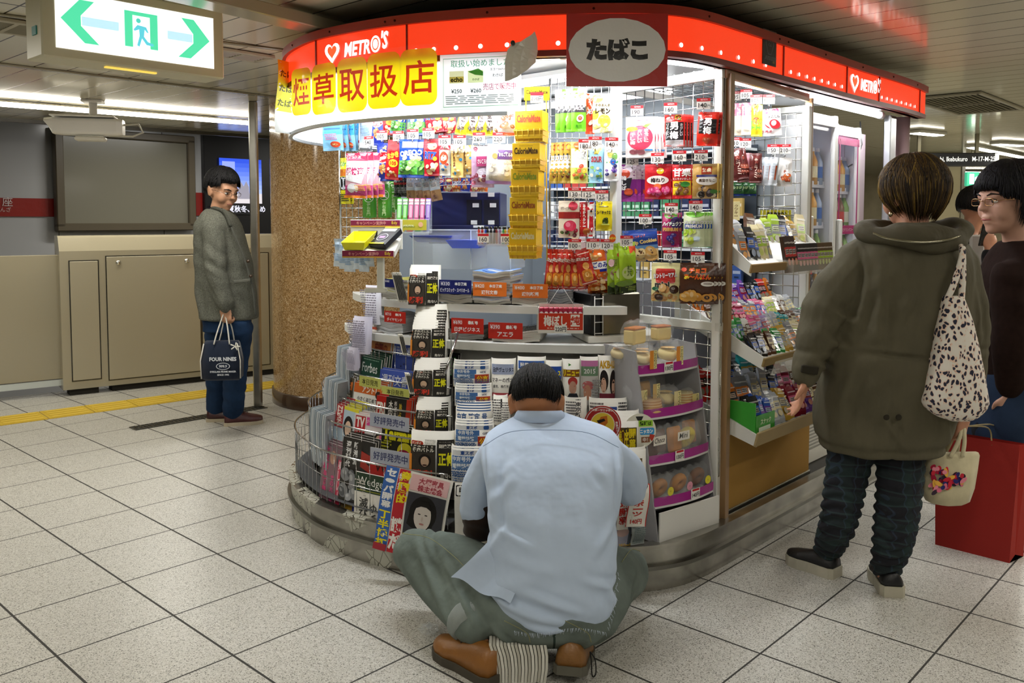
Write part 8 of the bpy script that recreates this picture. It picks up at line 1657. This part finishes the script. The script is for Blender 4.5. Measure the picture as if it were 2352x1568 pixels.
shoe(man,(-.045,2.50,.0),(-.235,2.70,.0),.115,.085,.026,'#8a5a26','#4a453c',lace='#3a2a1c')
shoe(man,(.170,2.475,.035),(.215,2.70,.0),.112,.078,.026,'#7d5528','#5a584e',lace='#1c1c1c')
mb=MB('#1a1a1a','cloth');p=np.array([.235,2.52,.085]);mb.tube(interp([p,p+[.014,-.01,-.02],p+[.016,-.015,-.06],p+[.006,-.01,-.07],p+[.004,0,-.03],p]),.002,5);mb.build('shoe_lace',man)
hair(man,R_,hc,1.12,['#0d0c0c','#121110','#181614'],n=700,seed=3,rad=(.084,.103,.100),low=lambda az:2.0 if math.sin(az)<-.55 else(1.5 if math.sin(az)<.3 else 1.15),bald=.0,r=.0032)
# bundle of papers he sits on and wrapping film
o=thing('newspaper_bundle','bundle of folded newspapers the crouching man sits on','newspapers',(.02,2.50,0));rr=random.Random(5)
for i in range(16):
    mb=MB(('#cfcdc2','#b9b6aa','#dcdad0')[i%3],'paper');x=-.065+.0095*i;lean=-.25+.012*i;secs=[[(x+lean*z+.012*math.sin(z*20)-.004,y,z),(x+lean*z+.012*math.sin(z*20)+.004,y,z)]for z in(0,.04,.08,.115)for y in(0,)]
    L=[[(q[0][0],0,q[0][2]),(q[1][0],0,q[1][2]),(q[1][0],.20,q[1][2]),(q[0][0],.20,q[0][2])]for q in secs];mb.loft(L,smooth=False);mb.build('folded_paper',o)
def crumple(px,v,z,r,lab,seed):
    p=atz(px,v,z);rr=random.Random(seed);mb=MB('#e8eef2','film');ph=[rr.uniform(0,6)for _ in range(6)]
    def f(a,b):th,f_=2*PI*a,PI*b;k=1+.35*math.sin(5*th+ph[0])*math.sin(4*f_+ph[1])+.25*math.sin(11*th+ph[2]+3*f_);return(r*k*math.sin(f_)*math.cos(th),r*.7*k*math.sin(f_)*math.sin(th),r*.6*k*(1+math.cos(f_))*.8)
    mb.grid(f,22,14,wrap=True,smooth=False);mb.build('plastic_film',loc=p,label=lab,cat='plastic film')
crumple(985,1455,.0,.030,'crumpled clear plastic film on the floor by the left shoe',1)
p=A(1052,1258,3.02);crumple(1052,1258,p[2]-.02,.035,'crumpled clear film on the parcel beside the man\'s left thigh',2)
p=A(1090,1262,3.02);mb=MB('#d9dee4','gloss');mb.box((0,0,0),(.16,.10,.02),R=roty(.1),b=.004);mb.box((.01,-.01,.012),(.09,.05,.004),'#5c8ac0',R=roty(.1));mb.build('wrapped_parcel',loc=p,R=(0,0,-.3),label='white parcel with a blue label held between his thighs',cat='parcel')
# ---------------------------------------------------------------- the man in the grey jacket
YM=5.52
gm=thing('person','man in a grey tweed jacket and jeans standing beside the granite column','person',(0,0,0));mb=MB()
gh=A(510,437,YM);Rg,_=head(mb,gh,-PI/2-.55,-.30,1.14)
limb(mb,[gh+[0,0,-.05],A(500,492,YM),A(500,520,YM)],[.056,.056,.075])
rings(mb,[(*A(520,740,YM),.13,.13),(*A(515,640,YM),.12,.13),(*A(508,560,YM),.11,.14),(*A(502,520,YM),.08,.12),(*A(500,505,YM),.06,.07)])
sR,eR2,wR2=A(488,525,YM-.17),A(500,630,YM-.20),A(519,708,YM-.19)
limb(mb,[sR,eR2,wR2],[.05,.042,.028]);hand(mb,wR2+[0,0,.01],(.02,0,-1),(-.3,-1,0),1,1.05,curl=(1.3,1.3,1.35,1.4),thumb=.7)
sL=A(520,520,YM+.17);limb(mb,[sL,A(540,620,YM+.2),A(560,690,YM+.15)],[.045,.042,.028]);hand(mb,A(560,690,YM+.15),(.1,0,-1),(0,1,0),-1)
fL,fR=atz(495,968,0),atz(545,975,0)
for h_,f_ in((A(505,745,YM+.08),fL+[0,.04,.06]),(A(545,745,YM-.06),fR+[-.02,0,.06])):limb(mb,[h_,(h_+f_)/2,f_],[.085,.055,.038])
fuse(mb,.007,'body',gm,'skin','#b88a6c',it=3);face(gm,Rg,gh,1.14,glasses='#8a8078')
hair(gm,Rg,gh,1.14,['#0c0c0d','#151416'],n=520,seed=5,rad=(.088,.112,.110),low=lambda az:1.95 if math.sin(az)<-.1 else(1.5 if math.sin(az)<.55 else 1.12),r=.0042)
mb=MB()
def gs(v,x0,x1,hd,dy=0):p=A((x0+x1)/2,v,YM);return(p[0],YM+dy,p[2],(x1-x0)/2/FPX*YM,hd)
rings(mb,[gs(731,462,590,.17),gs(690,460,588,.165),gs(620,456,576,.17),gs(560,452,560,.185),gs(515,456,548,.20),gs(492,468,534,.17),gs(480,478,520,.09)],p=2.5)
limb(mb,[sR+[0,.02,.01],eR2+[-.005,0,0],wR2+[0,0,.03]],[.078,.066,.055]);limb(mb,[sL,A(540,620,YM+.2),A(560,690,YM+.15)],[.075,.064,.055])
fuse(mb,.009,'tweed_jacket',gm,'tweed','#5f6057',it=3,disp=creases(folds(.004,(1,0,.35,40,0),(.4,0,1,30,1)),[(470,520,468,700,.014,.025),(500,560,530,600,.012,.02),(495,600,540,630,.012,.018),(548,520,575,640,.010,.02),(460,640,480,730,.012,.02),(500,650,520,690,.012,.014),(540,660,545,728,.010,.02)],YM))
mb=MB('#4d4e47','cloth');mb.tube(interp([A(521,492,YM-.13),A(535,530,YM-.155),A(560,590,YM-.15),A(580,660,YM-.13),A(588,725,YM-.1)]),.006,6);mb.box(A(556,645,YM-.165),(.10,.012,.018),'#5f6058',R=rotz(.35)@roty(-.1),b=.003)
mb.build('lapel_edge',gm)
for px,v in((570,600),(576,634)):mb=MB('#3a2a1c','plastic');mb.frame(A(px,v,YM-.155),rotx(PI/2));mb.lathe([(0,.006),(.010,.004),(.010,-.004)],10);mb.build('button',gm)
mb=MB('#4a4b44','tweed');mb.tube(interp([A(478,486,YM-.02),A(492,478,YM-.10),A(515,488,YM-.14),A(530,520,YM-.155)]),[.012]*19,8,flat=.5);mb.build('jacket_collar',gm)
mb=MB('#17171a','knit');C=A(500,484,YM);L=[]
for z,r in((-.03,.085),(.0,.072),(.022,.066)):L.append([(C[0]+r*math.cos(2*PI*k/20),C[1]+r*math.sin(2*PI*k/20),C[2]+z+.008*math.cos(2*PI*k/20)*-1)for k in range(20)])
mb.loft(L,cap=False);mb.build('dark_collar',gm);mb=MB('#17171a','knit');mb.tube([wR2+[0,0,.03],wR2+[0,0,-.004]],.034,12);mb.build('sweater_cuff',gm)
mb=MB()
rings(mb,[(*A(522,760,YM),.15,.13),(*A(520,700,YM),.15,.13)])
for h_,f_,r0 in((A(505,750,YM+.08),fL+[-.01,.05,.08],.098),(A(546,750,YM-.06),fR+[-.03,.01,.08],.100)):limb(mb,[h_,(h_*.5+f_*.5)+[.0,0,0],f_],[r0,.080,.068])
fuse(mb,.008,'jeans',gm,'jeans','#1e3350',it=3,disp=folds(.004,(.3,0,1,60,0),(1,0,.2,30,1)))
shoe(gm,fL+[-.06,.02,0],fL+[.18,.05,0],.10,.075,.022,'#3c1c1c','#b0a48c');shoe(gm,fR+[-.08,-.02,0],fR+[.155,.06,0],.105,.085,.024,'#4a2222','#b8ac94',lace='#2a1414')
# navy tote
p=A(511,825,YM-.19);bg=thing('tote_bag','navy canvas tote with white rope handles held by the man in grey','bag',p,.1);s_=YM/FPX
mb=MB('#1c2434','cloth');L=[]
for z,a,b in((-46,36,.02),(-40,42,.045),(0,43,.05),(36,37,.035),(42,35,.02)):L.append([(x*a*s_,y*b,z*s_)for x,y in((-1,-1),(-.5,-1.1),(0,-1.12),(.5,-1.1),(1,-1),(1,1),(0,1.1),(-1,1))])
mb.loft(L);put(mb,[(T_text('FOUR NINES',6*s_,4*s_,9*s_,w=58*s_,bold=.04),'#c8ccd0'),(T_ell(6*s_,-12*s_,15*s_,8*s_),'#c8ccd0'),(T_ell(6*s_,-12*s_,13.5*s_,6.8*s_),'#1c2434'),(T_text('999.9',6*s_,-12*s_,6*s_,bold=.03),'#c8ccd0'),(T_text('EYEGLASS FRAME MAKER',6*s_,-24*s_,4*s_,w=56*s_,bold=.03),'#c8ccd0'),(T_text('SINCE 1995',6*s_,-31*s_,4*s_,bold=.03),'#c8ccd0')],flat(-.062));mb.build('bag_body',bg)
mb=MB('#cfccc2','cloth');hx=(519-511)*s_;hz=(716-825)*s_*-1
for dx,dy in((-14,-.03),(20,-.03)):mb.tube(interp([(dx*s_,-.05,36*s_),((dx*.6+hx/s_*.4)*s_,-.03,70*s_),(hx,0,hz),((dx*.6+hx/s_*.4+4)*s_,.03,70*s_),((dx+3)*s_,.05,36*s_)]),.0045,6)
mb.build('rope_handle',bg)
for sx in(-1,1):MB('#cfccc2','cloth').tube([(sx*42*s_,-.05,-40*s_),(sx*43*s_,-.055,0),(sx*36*s_,-.045,38*s_)],.004,5).build('piping',bg)
mb=MB();mb=MB('#d8d6cc','cloth');c=np.array([33*s_,-.06,32*s_]);
for k in range(5):mb.tube([c,c+np.array([math.cos(k*1.3)*.03,-.01,math.sin(k*1.3)*.025])],.004,5)
mb.build('rope_bow',bg)
# ---------------------------------------------------------------- the woman in the olive coat
YW=3.12
wo=thing('person','woman in a long olive hooded coat and dark plaid trousers seen from behind','person',(0,0,0));mb=MB()
wh=A(2097,448,YW+.02);Rw,_=head(mb,wh,.42,-.12,1.14)
limb(mb,[wh+[0,0,-.06],A(2098,540,YW),A(2098,560,YW)],[.055,.055,.07])
rings(mb,[(*A(2035,960,YW+.05),.17,.12),(*A(2050,820,YW),.16,.11),(*A(2075,680,YW),.17,.12),(*A(2090,580,YW),.16,.09),(*A(2095,560,YW),.09,.06)])
sW,eW,wW=A(1965,600,YW),A(1885,740,YW-.02),A(1848,872,YW-.06)
limb(mb,[sW,eW,wW],[.05,.042,.026]);hand(mb,wW+[0,0,.01],(-.06,.15,-1),(.95,-.35,0),1,1.0,curl=(.25,.35,.45,.5),thumb=.35)
sV,eV,wV=A(2190,600,YW),A(2235,760,YW),A(2215,955,YW+.05)
limb(mb,[sV,eV,wV],[.05,.042,.026]);hand(mb,wV,(-.15,.1,-1),(.6,-.8,0),-1,1.0,curl=(1.2,1.25,1.3,1.3),thumb=.6)
gL,gR=atz(1898,1322,.0),atz(2042,1362,.0);gL=gL+[.0,.03,0];gR=gR+[0,.03,0]
for h_,k_,f_ in((A(1965,960,YW+.05),A(1935,1130,YW+.05),gL+[.01,0,.10]),(A(2070,960,YW+.03),A(2058,1150,YW+.0),gR+[0,0,.10])):limb(mb,[h_,k_,f_,f_-[0,0,.05]],[.06,.042,.034,.032])
fuse(mb,.006,'body',wo,'skin','#b98468',it=3)
hair(wo,Rw,wh,1.14,['#33281c','#463722','#5c4622','#2a2119','#78602a','#4c3b24'],n=900,seed=8,rad=(.097,.112,.108),low=lambda az:1.55 if math.sin(az)<.55 else 1.15,drop=lambda az:.085+.02*(math.sin(az)<-.3)if math.sin(az)<.5 else.06,r=.0036,curlin=.5,vol=1.0)
mb=MB('#d8c8a8','chrome');ball(mb,A(2046,492,YW-.02),(.008,.008,.010));mb.build('earring',wo)
mb=MB()
def ws(v,x0,x1,hd,dy=0):p=A((x0+x1)/2,v,YW+dy);return(p[0],YW+dy,p[2],(x1-x0)/2/FPX*(YW+dy),hd)
rings(mb,[ws(1030,1890,2158,.17,.04),ws(1000,1876,2166,.185,.04),ws(930,1876,2200,.18,.03),ws(850,1890,2215,.165),ws(760,1905,2225,.155),ws(680,1930,2222,.155),ws(610,1945,2226,.15),ws(565,1965,2215,.12),ws(545,1990,2190,.09)],p=2.5)
limb(mb,[sW+[.02,0,.0],A(1900,700,YW-.01),A(1868,800,YW-.04),wW+[0,0,.02]],[.088,.082,.066,.048]);limb(mb,[sV+[-.0,0,0],A(2225,760,YW+.01),A(2222,900,YW+.05)],[.085,.072,.060])
def coat_disp(V):
    f=folds(.005,(.3,0,1,42,0),(1,0,.5,30,1),(.6,0,-1,60,2),jit=2.5)(V);z=V[:,2];return f+np.exp(-((z-.915)/.012)**2)*-.006+np.exp(-((z-.56)/.015)**2)*-.01+np.exp(-((V[:,0]-(1.38+.10*(z-.9)))/.006)**2)*(V[:,1]<YW)*-.003
fuse(mb,.007,'olive_coat',wo,'coat','#565140',it=3,disp=creases(coat_disp,[(1990,620,1975,790,.014,.018),(1975,640,1930,760,.012,.016),(1880,700,1950,740,.012,.014),(1865,760,1930,800,.012,.014),(1850,820,1900,850,.010,.012),(2060,640,2010,760,.010,.02),(2130,620,2120,1000,-.008,.008),(1930,820,1900,980,.014,.018),(2000,860,1990,990,.010,.018),(1985,930,2040,1010,.010,.012),(2120,900,2150,1010,.012,.016),(1960,560,1950,700,-.009,.009),(1950,795,2120,812,-.010,.008),(2210,640,2230,800,.012,.016)],YW))
mb=MB();C=A(2100,535,YW-.02);th_=np.linspace(0,2*PI,25)[:-1]
P=[(C[0]+.165*math.cos(t_),C[1]+.10*math.sin(t_)+.0,C[2]+.02*math.sin(t_)*1+.005*math.cos(3*t_))for t_ in th_];mb.tube(P,[.045+.010*math.sin(3*t_)-.02*max(0,math.sin(t_))for t_ in th_],12,closed=True)
ball(mb,A(2098,540,YW-.08),(.13,.06,.05));fuse(mb,.007,'hood',wo,'coat','#504b3b',it=4,disp=folds(.006,(.3,0,1,70,0),(1,0,1,40,1)))
mb=MB('#a8a490','chrome');mb.tube(interp([A(2005,535,YW-.165),A(2040,548,YW-.18),A(2110,556,YW-.19),A(2170,552,YW-.175),A(2205,542,YW-.14)]),.0042,6);mb.build('zip',wo)
for px in(2036,2064):MB('#2c281e','coat').lathe([(0,.004),(.010,.003),(.011,0)],12).build('snap',wo,loc=A(px,958,YW-.155),R=(PI/2,0,0))
mb=MB('#2c281e','coat');mb.box(wW+[-.0,-.05,.045],(.06,.012,.028),R=roty(.15),b=.003);mb.build('cuff_tab',wo)
def plaid():
    m,t,b=nt('plaid_cloth');g=N(t,'ShaderNodeNewGeometry');sp_=N(t,'ShaderNodeSeparateXYZ');t.links.new(g.outputs['Position'],sp_.inputs[0])
    def st(o,f,w_):return mth(t,'LESS_THAN',mth(t,'FRACT',mth(t,'MULTIPLY',mth(t,'ADD',o,10.0),f)),w_)
    xy=mth(t,'ADD',sp_.outputs[0],mth(t,'MULTIPLY',sp_.outputs[1],.6));wz=mth(t,'ADD',sp_.outputs[2],mth(t,'MULTIPLY',noise(t,g.outputs['Position'],9,1),.03))
    c=mixc(t,mth(t,'MULTIPLY',mth(t,'ADD',st(xy,13,.4),st(wz,11,.4)),.5),'#12131c','#1b2c2c');c=mixc(t,mth(t,'MULTIPLY',st(xy,26,.12),.5),c,'#2c3c50');c=mixc(t,mth(t,'MULTIPLY',st(wz,22,.12),.5),c,'#2a4040')
    t.links.new(c,b.inputs['Base Color']);b.inputs['Roughness'].default_value=.9;return m
mb=MB();rings(mb,[(*A(2020,960,YW+.05),.16,.13),(*A(2025,900,YW+.05),.15,.12)])
for pts,rr_ in(([A(1962,985,YW+.05),A(1945,1090,YW+.06),A(1925,1200,YW+.05),gL+[.012,.0,.09]],[.092,.078,.066,.050]),([A(2070,985,YW+.02),A(2066,1110,YW-.0),A(2052,1230,YW-.02),gR+[0,.0,.09]],[.092,.082,.072,.054])):limb(mb,pts,rr_)
fuse(mb,.006,'plaid_trousers',wo,plaid(),'#161a22',it=2,disp=lambda V:.0055*np.sin(150*V[:,2]+4*np.sin(20*V[:,0])+3*np.sin(30*V[:,1]))*np.clip((.62-V[:,2])/.3,.15,1))
for hh,tt in((gL+[.035,-.045,0],gL+[-.10,.12,0]),(gR+[.0,-.065,0],gR+[.035,.15,0])):shoe(wo,hh,tt,.098,.060,.040,'#1a1a1c','#b9b4a2')
# shoulder tote
m,t,b=nt('animal_print');g=N(t,'ShaderNodeTexCoord');v1=N(t,'ShaderNodeTexVoronoi');v1.inputs['Scale'].default_value=72;nz=N(t,'ShaderNodeTexNoise');nz.inputs['Scale'].default_value=30
mp_=N(t,'ShaderNodeMapping');mp_.inputs['Scale'].default_value=(1,1,.7);t.links.new(g.outputs['Object'],mp_.inputs[0]);t.links.new(mp_.outputs[0],nz.inputs['Vector'])
vm=N(t,'ShaderNodeVectorMath',operation='MULTIPLY_ADD');vm.inputs[1].default_value=(.03,.03,.03);t.links.new(nz.outputs['Color'],vm.inputs[0]);t.links.new(mp_.outputs[0],vm.inputs[2]);t.links.new(vm.outputs[0],v1.inputs['Vector'])
t.links.new(ramp(t,v1.outputs['Distance'],[(0,'#1f2338'),(.36,'#1f2338'),(.40,'#e0c0ac'),(.47,'#e0c4b0'),(.50,'#ddd6cc'),(1,'#e2dcd2')]),b.inputs['Base Color']);b.inputs['Roughness'].default_value=.85
r_=v1.outputs['Distance'];YB_=YW-.16;p=A(2195,820,YB_);bt=thing('shoulder_bag','white animal-print cloth bag hanging from the woman\'s right shoulder','bag',p);s_=YB_/FPX;mb=MB(fn=m)
def bs(v,x0,x1,hd):return(((x0+x1)/2-2195)*s_,0,(820-v)*s_,(x1-x0)/2*s_,hd)
rings(mb,[bs(968,2185,2235,.02),bs(955,2150,2252,.05),bs(930,2122,2270,.065),bs(900,2122,2266,.07),bs(820,2136,2250,.06),bs(740,2150,2230,.045),bs(690,2160,2212,.028),bs(678,2163,2208,.02)],p=2.4)
mb.tube(interp([((2168-2195)*s_,-.01,(820-685)*s_),((2182-2195)*s_,-.02,(820-640)*s_),((2204-2195)*s_,.0,(820-572)*s_),((2206-2195)*s_,.06,(820-555)*s_)]),.012,8,flat=.5)
mb.tube(interp([((2204-2195)*s_,.0,(820-690)*s_),((2204-2195)*s_,-.005,(820-630)*s_),((2206-2195)*s_,.01,(820-565)*s_)]),.012,8,flat=.5);mb.build('print_bag_body',bt)
# cream tote with flowers, held low
YT=YW+.05;p=A(2190,1085,YT);ct=thing('tote_bag','cream cotton tote with a red flower print in the olive coated woman\'s hand','bag',p,.12);s_=YT/FPX;mb=MB('#c9bf9e','cloth');L=[]
for v,x0,x1,hd in((1160,2160,2215,.02),(1152,2130,2225,.04),(1120,2112,2235,.045),(1080,2110,2242,.04),(1045,2126,2250,.022),(1038,2128,2248,.015)):L.append([((x0+x1)/2*s_-2190*s_+(x1-x0)/2*s_*x,y*hd,(1085-v)*s_)for x,y in((-1,-.5),(-.6,-1),(0,-1.05),(.6,-1),(1,-.5),(1,.5),(0,1),(-1,.5))])
mb.loft(L);fl=[];rr=random.Random(9)
for i in range(64):x=rr.uniform(2112,2190);v=1118-(x-2112)*.15-rr.uniform(0,62)*(1-(x-2112)/130);c=rr.choice(['#c8283c','#a81c3c','#e0708c','#e8b04a','#2c2c6c','#e88a9c','#3a2c3c']);fl.append((T_ell((x-2190)*s_,(1085-v)*s_,.015*rr.uniform(.6,1.3),.008,rot=rr.uniform(0,3),n=10),c))
put(mb,fl,flat(-.047));mb.build('tote_body',ct);mb=MB('#c9bf9e','cloth')
hz=(1085-968)*s_
for dx in(-22,8):mb.tube(interp([(dx*s_,-.03,42*s_),((dx*.5+8)*s_,-.03,80*s_),(20*s_,-.0,hz),((dx*.5+16)*s_,.02,80*s_),((dx+12)*s_,.03,42*s_)]),.009,6,flat=.4)
mb.build('strap',ct)
# ---------------------------------------------------------------- the woman in brown at the right edge
YR=3.66
wr=thing('person','woman with short black hair, glasses and a dark brown top at the right edge','person',(0,0,0));mb=MB()
rh=A(2318,462,YR);Rr,_=head(mb,rh,PI/2+.15,-.06,1.30)
limb(mb,[rh+[.01,0,-.06],A(2335,545,YR),A(2338,570,YR)],[.055,.055,.07])
rings(mb,[(*A(2345,960,YR),.12,.13),(*A(2345,800,YR),.12,.12),(*A(2345,660,YR),.11,.12),(*A(2345,600,YR),.08,.10),(*A(2345,580,YR),.06,.06)])
sr,er,wr_=A(2330,640,YR-.13),A(2322,780,YR-.15),A(2320,905,YR-.12);limb(mb,[sr,er,wr_],[.05,.042,.026]);hand(mb,wr_,(0,.05,-1),(0,-1,0),1,1.,curl=(1.2,1.2,1.2,1.2))
fA,fB=np.array([2.27,3.98,.0]),np.array([2.44,4.04,0.])
for h_,f_ in((A(2285,960,YR),fA+[0,0,.08]),(A(2345,960,YR+.05),fB+[0,0,.08])):limb(mb,[h_,(h_+f_)/2,f_],[.08,.052,.034])
fuse(mb,.006,'body',wr,'skin','#c79a84',it=3);face(wr,Rr,rh,1.30,glasses='#c8a070',lip='#b0605c')
hair(wr,Rr,rh,1.30,['#0a0a0c','#121216','#0e0e12','#1a1a20'],n=900,seed=12,rad=(.092,.112,.112),low=lambda az:1.8 if math.sin(az)<.25 else(1.55 if math.sin(az)<.7 else 1.30),drop=lambda az:.07 if math.sin(az)<.3 else.012,r=.0038,curlin=.3)
mb=MB()
def rs(v,x0,x1,hd):p=A((x0+x1)/2,v,YR);return(p[0],YR,p[2],(x1-x0)/2/FPX*YR,hd)
rings(mb,[rs(872,2262,2420,.17),rs(800,2262,2420,.17),rs(700,2262,2418,.18),rs(620,2276,2414,.19),rs(575,2296,2405,.16),rs(552,2308,2385,.10)],p=2.5);limb(mb,[sr+[0,.02,0],er,wr_+[0,0,.03]],[.085,.072,.055])
fuse(mb,.009,'brown_top',wr,'knit','#241814',it=4,disp=folds(.005,(1,0,.3,34,0),(.2,0,1,28,1)));mb=MB()
rings(mb,[rs(1022,2238,2410,.17),rs(985,2236,2412,.175),rs(900,2250,2412,.17),rs(850,2262,2405,.16)],p=2.4);fuse(mb,.009,'denim_skirt',wr,'denim','#27354c',it=3,disp=folds(.004,(1,0,0,30,0)))
mb=MB()
for h_,f_ in((A(2280,985,YR),fA+[0,0,.07]),(A(2345,985,YR+.05),fB+[0,0,.07])):limb(mb,[h_,(h_+f_)/2+[-.01,0,0],f_],[.085,.060,.042])
fuse(mb,.008,'leggings',wr,'knit','#26262a',it=2)
for f_ in(fA,fB):shoe(wr,f_+[.06,-.01,0],f_+[-.17,.03,0],.09,.06,.02,'#1c1c1e','#2c2c2c')
# red paper carrier
YP=3.25;z0=0.02;b0=[atz(2148,1250,0),atz(2318,1293,0)];o=thing('paper_bag','large red paper carrier bag standing on the floor at the right','bag',b0[0]);d=b0[1]-b0[0];L=np.linalg.norm(d);dn=np.array([-d[1],d[0],0])/L
dirx=d/L;top=A(2132,1030,b0[0][1]+.0)[2]+.06;H_=top;dp=.12;mb=MB('#8c1c14','paper')
def q(s_,t_,z):return dirx*s_+dn*t_+np.array([0,0,z])
V=[q(0,0,0),q(L,0,0),q(L+.02,dp,0),q(.02,dp,0),q(-.03,.05,H_),q(L+.01,.05,H_),q(L+.03,dp*.8,H_),q(0,dp*.8,H_),q(L+.005,dp*.5,.02),q(L-.0,dp*.42,H_)]
mb.add(V,[(0,1,5,4),(2,3,7,6),(3,0,4,7),(0,3,2,1)]);mb.add(V,[(1,8,9,5),(8,2,6,9)],'#a22318');mb.build('bag_body',o)
mb=MB('#8a7a50','cloth');hp=A(2215,975,3.3)-b0[0]
for t_ in(.05,.12):mb.tube(interp([q(L*.2,t_,H_-.02),q(L*.3,t_,H_+.06),hp+[0,0,-.005],q(L*.62,t_,H_+.05),q(L*.68,t_,H_-.02)]),.003,6)
mb.build('cord_handle',o)
# ---------------------------------------------------------------- masked man further back
YF_=5.6;fm=thing('person','masked man in a black suit looking at his phone, behind the two women','person',(0,0,0));mb=MB();fh=A(2240,478,YF_)
Rf,_=head(mb,fh,-.9-PI*.12,-.35,1.12);limb(mb,[fh+[0,0,-.05],A(2228,530,YF_),A(2226,545,YF_)],[.055,.055,.07]);rings(mb,[(*A(2225,760,YF_),.16,.11),(*A(2225,600,YF_),.18,.12),(*A(2225,550,YF_),.12,.08)])
hw=A(2272,552,YF_-.25);limb(mb,[A(2260,580,YF_-.05),A(2280,640,YF_-.2),hw+[0,0,-.05]],[.05,.042,.028]);hand(mb,hw+[0,0,-.05],(-.1,0,1),(0,-1,0),1,1.1,curl=(.9,.9,1,1))
for dx in(-.1,.1):limb(mb,[A(2225,760,YF_)+[dx,0,0],[A(2225,760,YF_)[0]+dx,YF_,.08]],[.08,.04])
fuse(mb,.009,'body',fm,'skin','#b07a5c',it=3);face(fm,Rf,fh,1.12,mask=True)
hair(fm,Rf,fh,1.12,['#14110f','#1f1a16'],n=400,seed=15,rad=(.090,.110,.108),low=lambda az:2.15 if math.sin(az)<-.2 else(1.6 if math.sin(az)<.5 else 1.25),r=.004)
mb=MB();rings(mb,[(*A(2222,900,YF_),.19,.14),(*A(2222,700,YF_),.20,.14),(*A(2222,600,YF_),.22,.15),(*A(2224,560,YF_),.18,.12),(*A(2226,540,YF_),.10,.09)]);limb(mb,[A(2260,580,YF_-.05),A(2282,650,YF_-.2),hw+[0,0,-.09]],[.07,.062,.045])
fuse(mb,.010,'black_jacket',fm,'cloth','#141315',it=3);mb=MB()
for dx in(-.09,.09):x=A(2225,760,YF_)[0]+dx;limb(mb,[(x,YF_,.95),(x,YF_,.5),(x,YF_,.07)],[.10,.08,.06])
fuse(mb,.012,'trousers',fm,'cloth','#141315',it=2)
for dx in(-.09,.09):x=A(2225,760,YF_)[0]+dx;shoe(fm,(x,YF_+.08,0),(x,YF_-.17,0),.09,.07,.02,'#111111','#111111')
mb=MB('#dcdad6','cloth');c=fh+Rf@(np.array([0,.078,-.05])*1.12);ball(mb,c,(.05,.034,.044),Rf);mb.build('face_mask',fm)
mb=MB('#b8b2a8','shirt');mb.box(A(2243,575,YF_-.14),(.09,.03,.20),b=.01);mb.build('shirt_front',fm)
mb=MB('#101012','plastic');mb.box((0,0,0),(.07,.009,.14),b=.003);mb.build('mobile_phone',loc=hw+[-.035,-.01,.035],R=(.2,0,.4),label='black mobile phone held by the masked man',cat='phone')
mb=MB('#1a1a1c','leather');mb.tube(interp([A(2196,560,YF_-.12),A(2205,510,YF_-.05),A(2222,545,YF_+.1)]),.012,8,flat=.4);mb.build('bag_strap',fm)
# a few objects removed that were only tools of the script
for n_ in('lettering','raw','g'):
    for o in[x for x in bpy.data.objects if x.name==n_ or x.name.startswith(n_+'.')]:bpy.data.objects.remove(o)
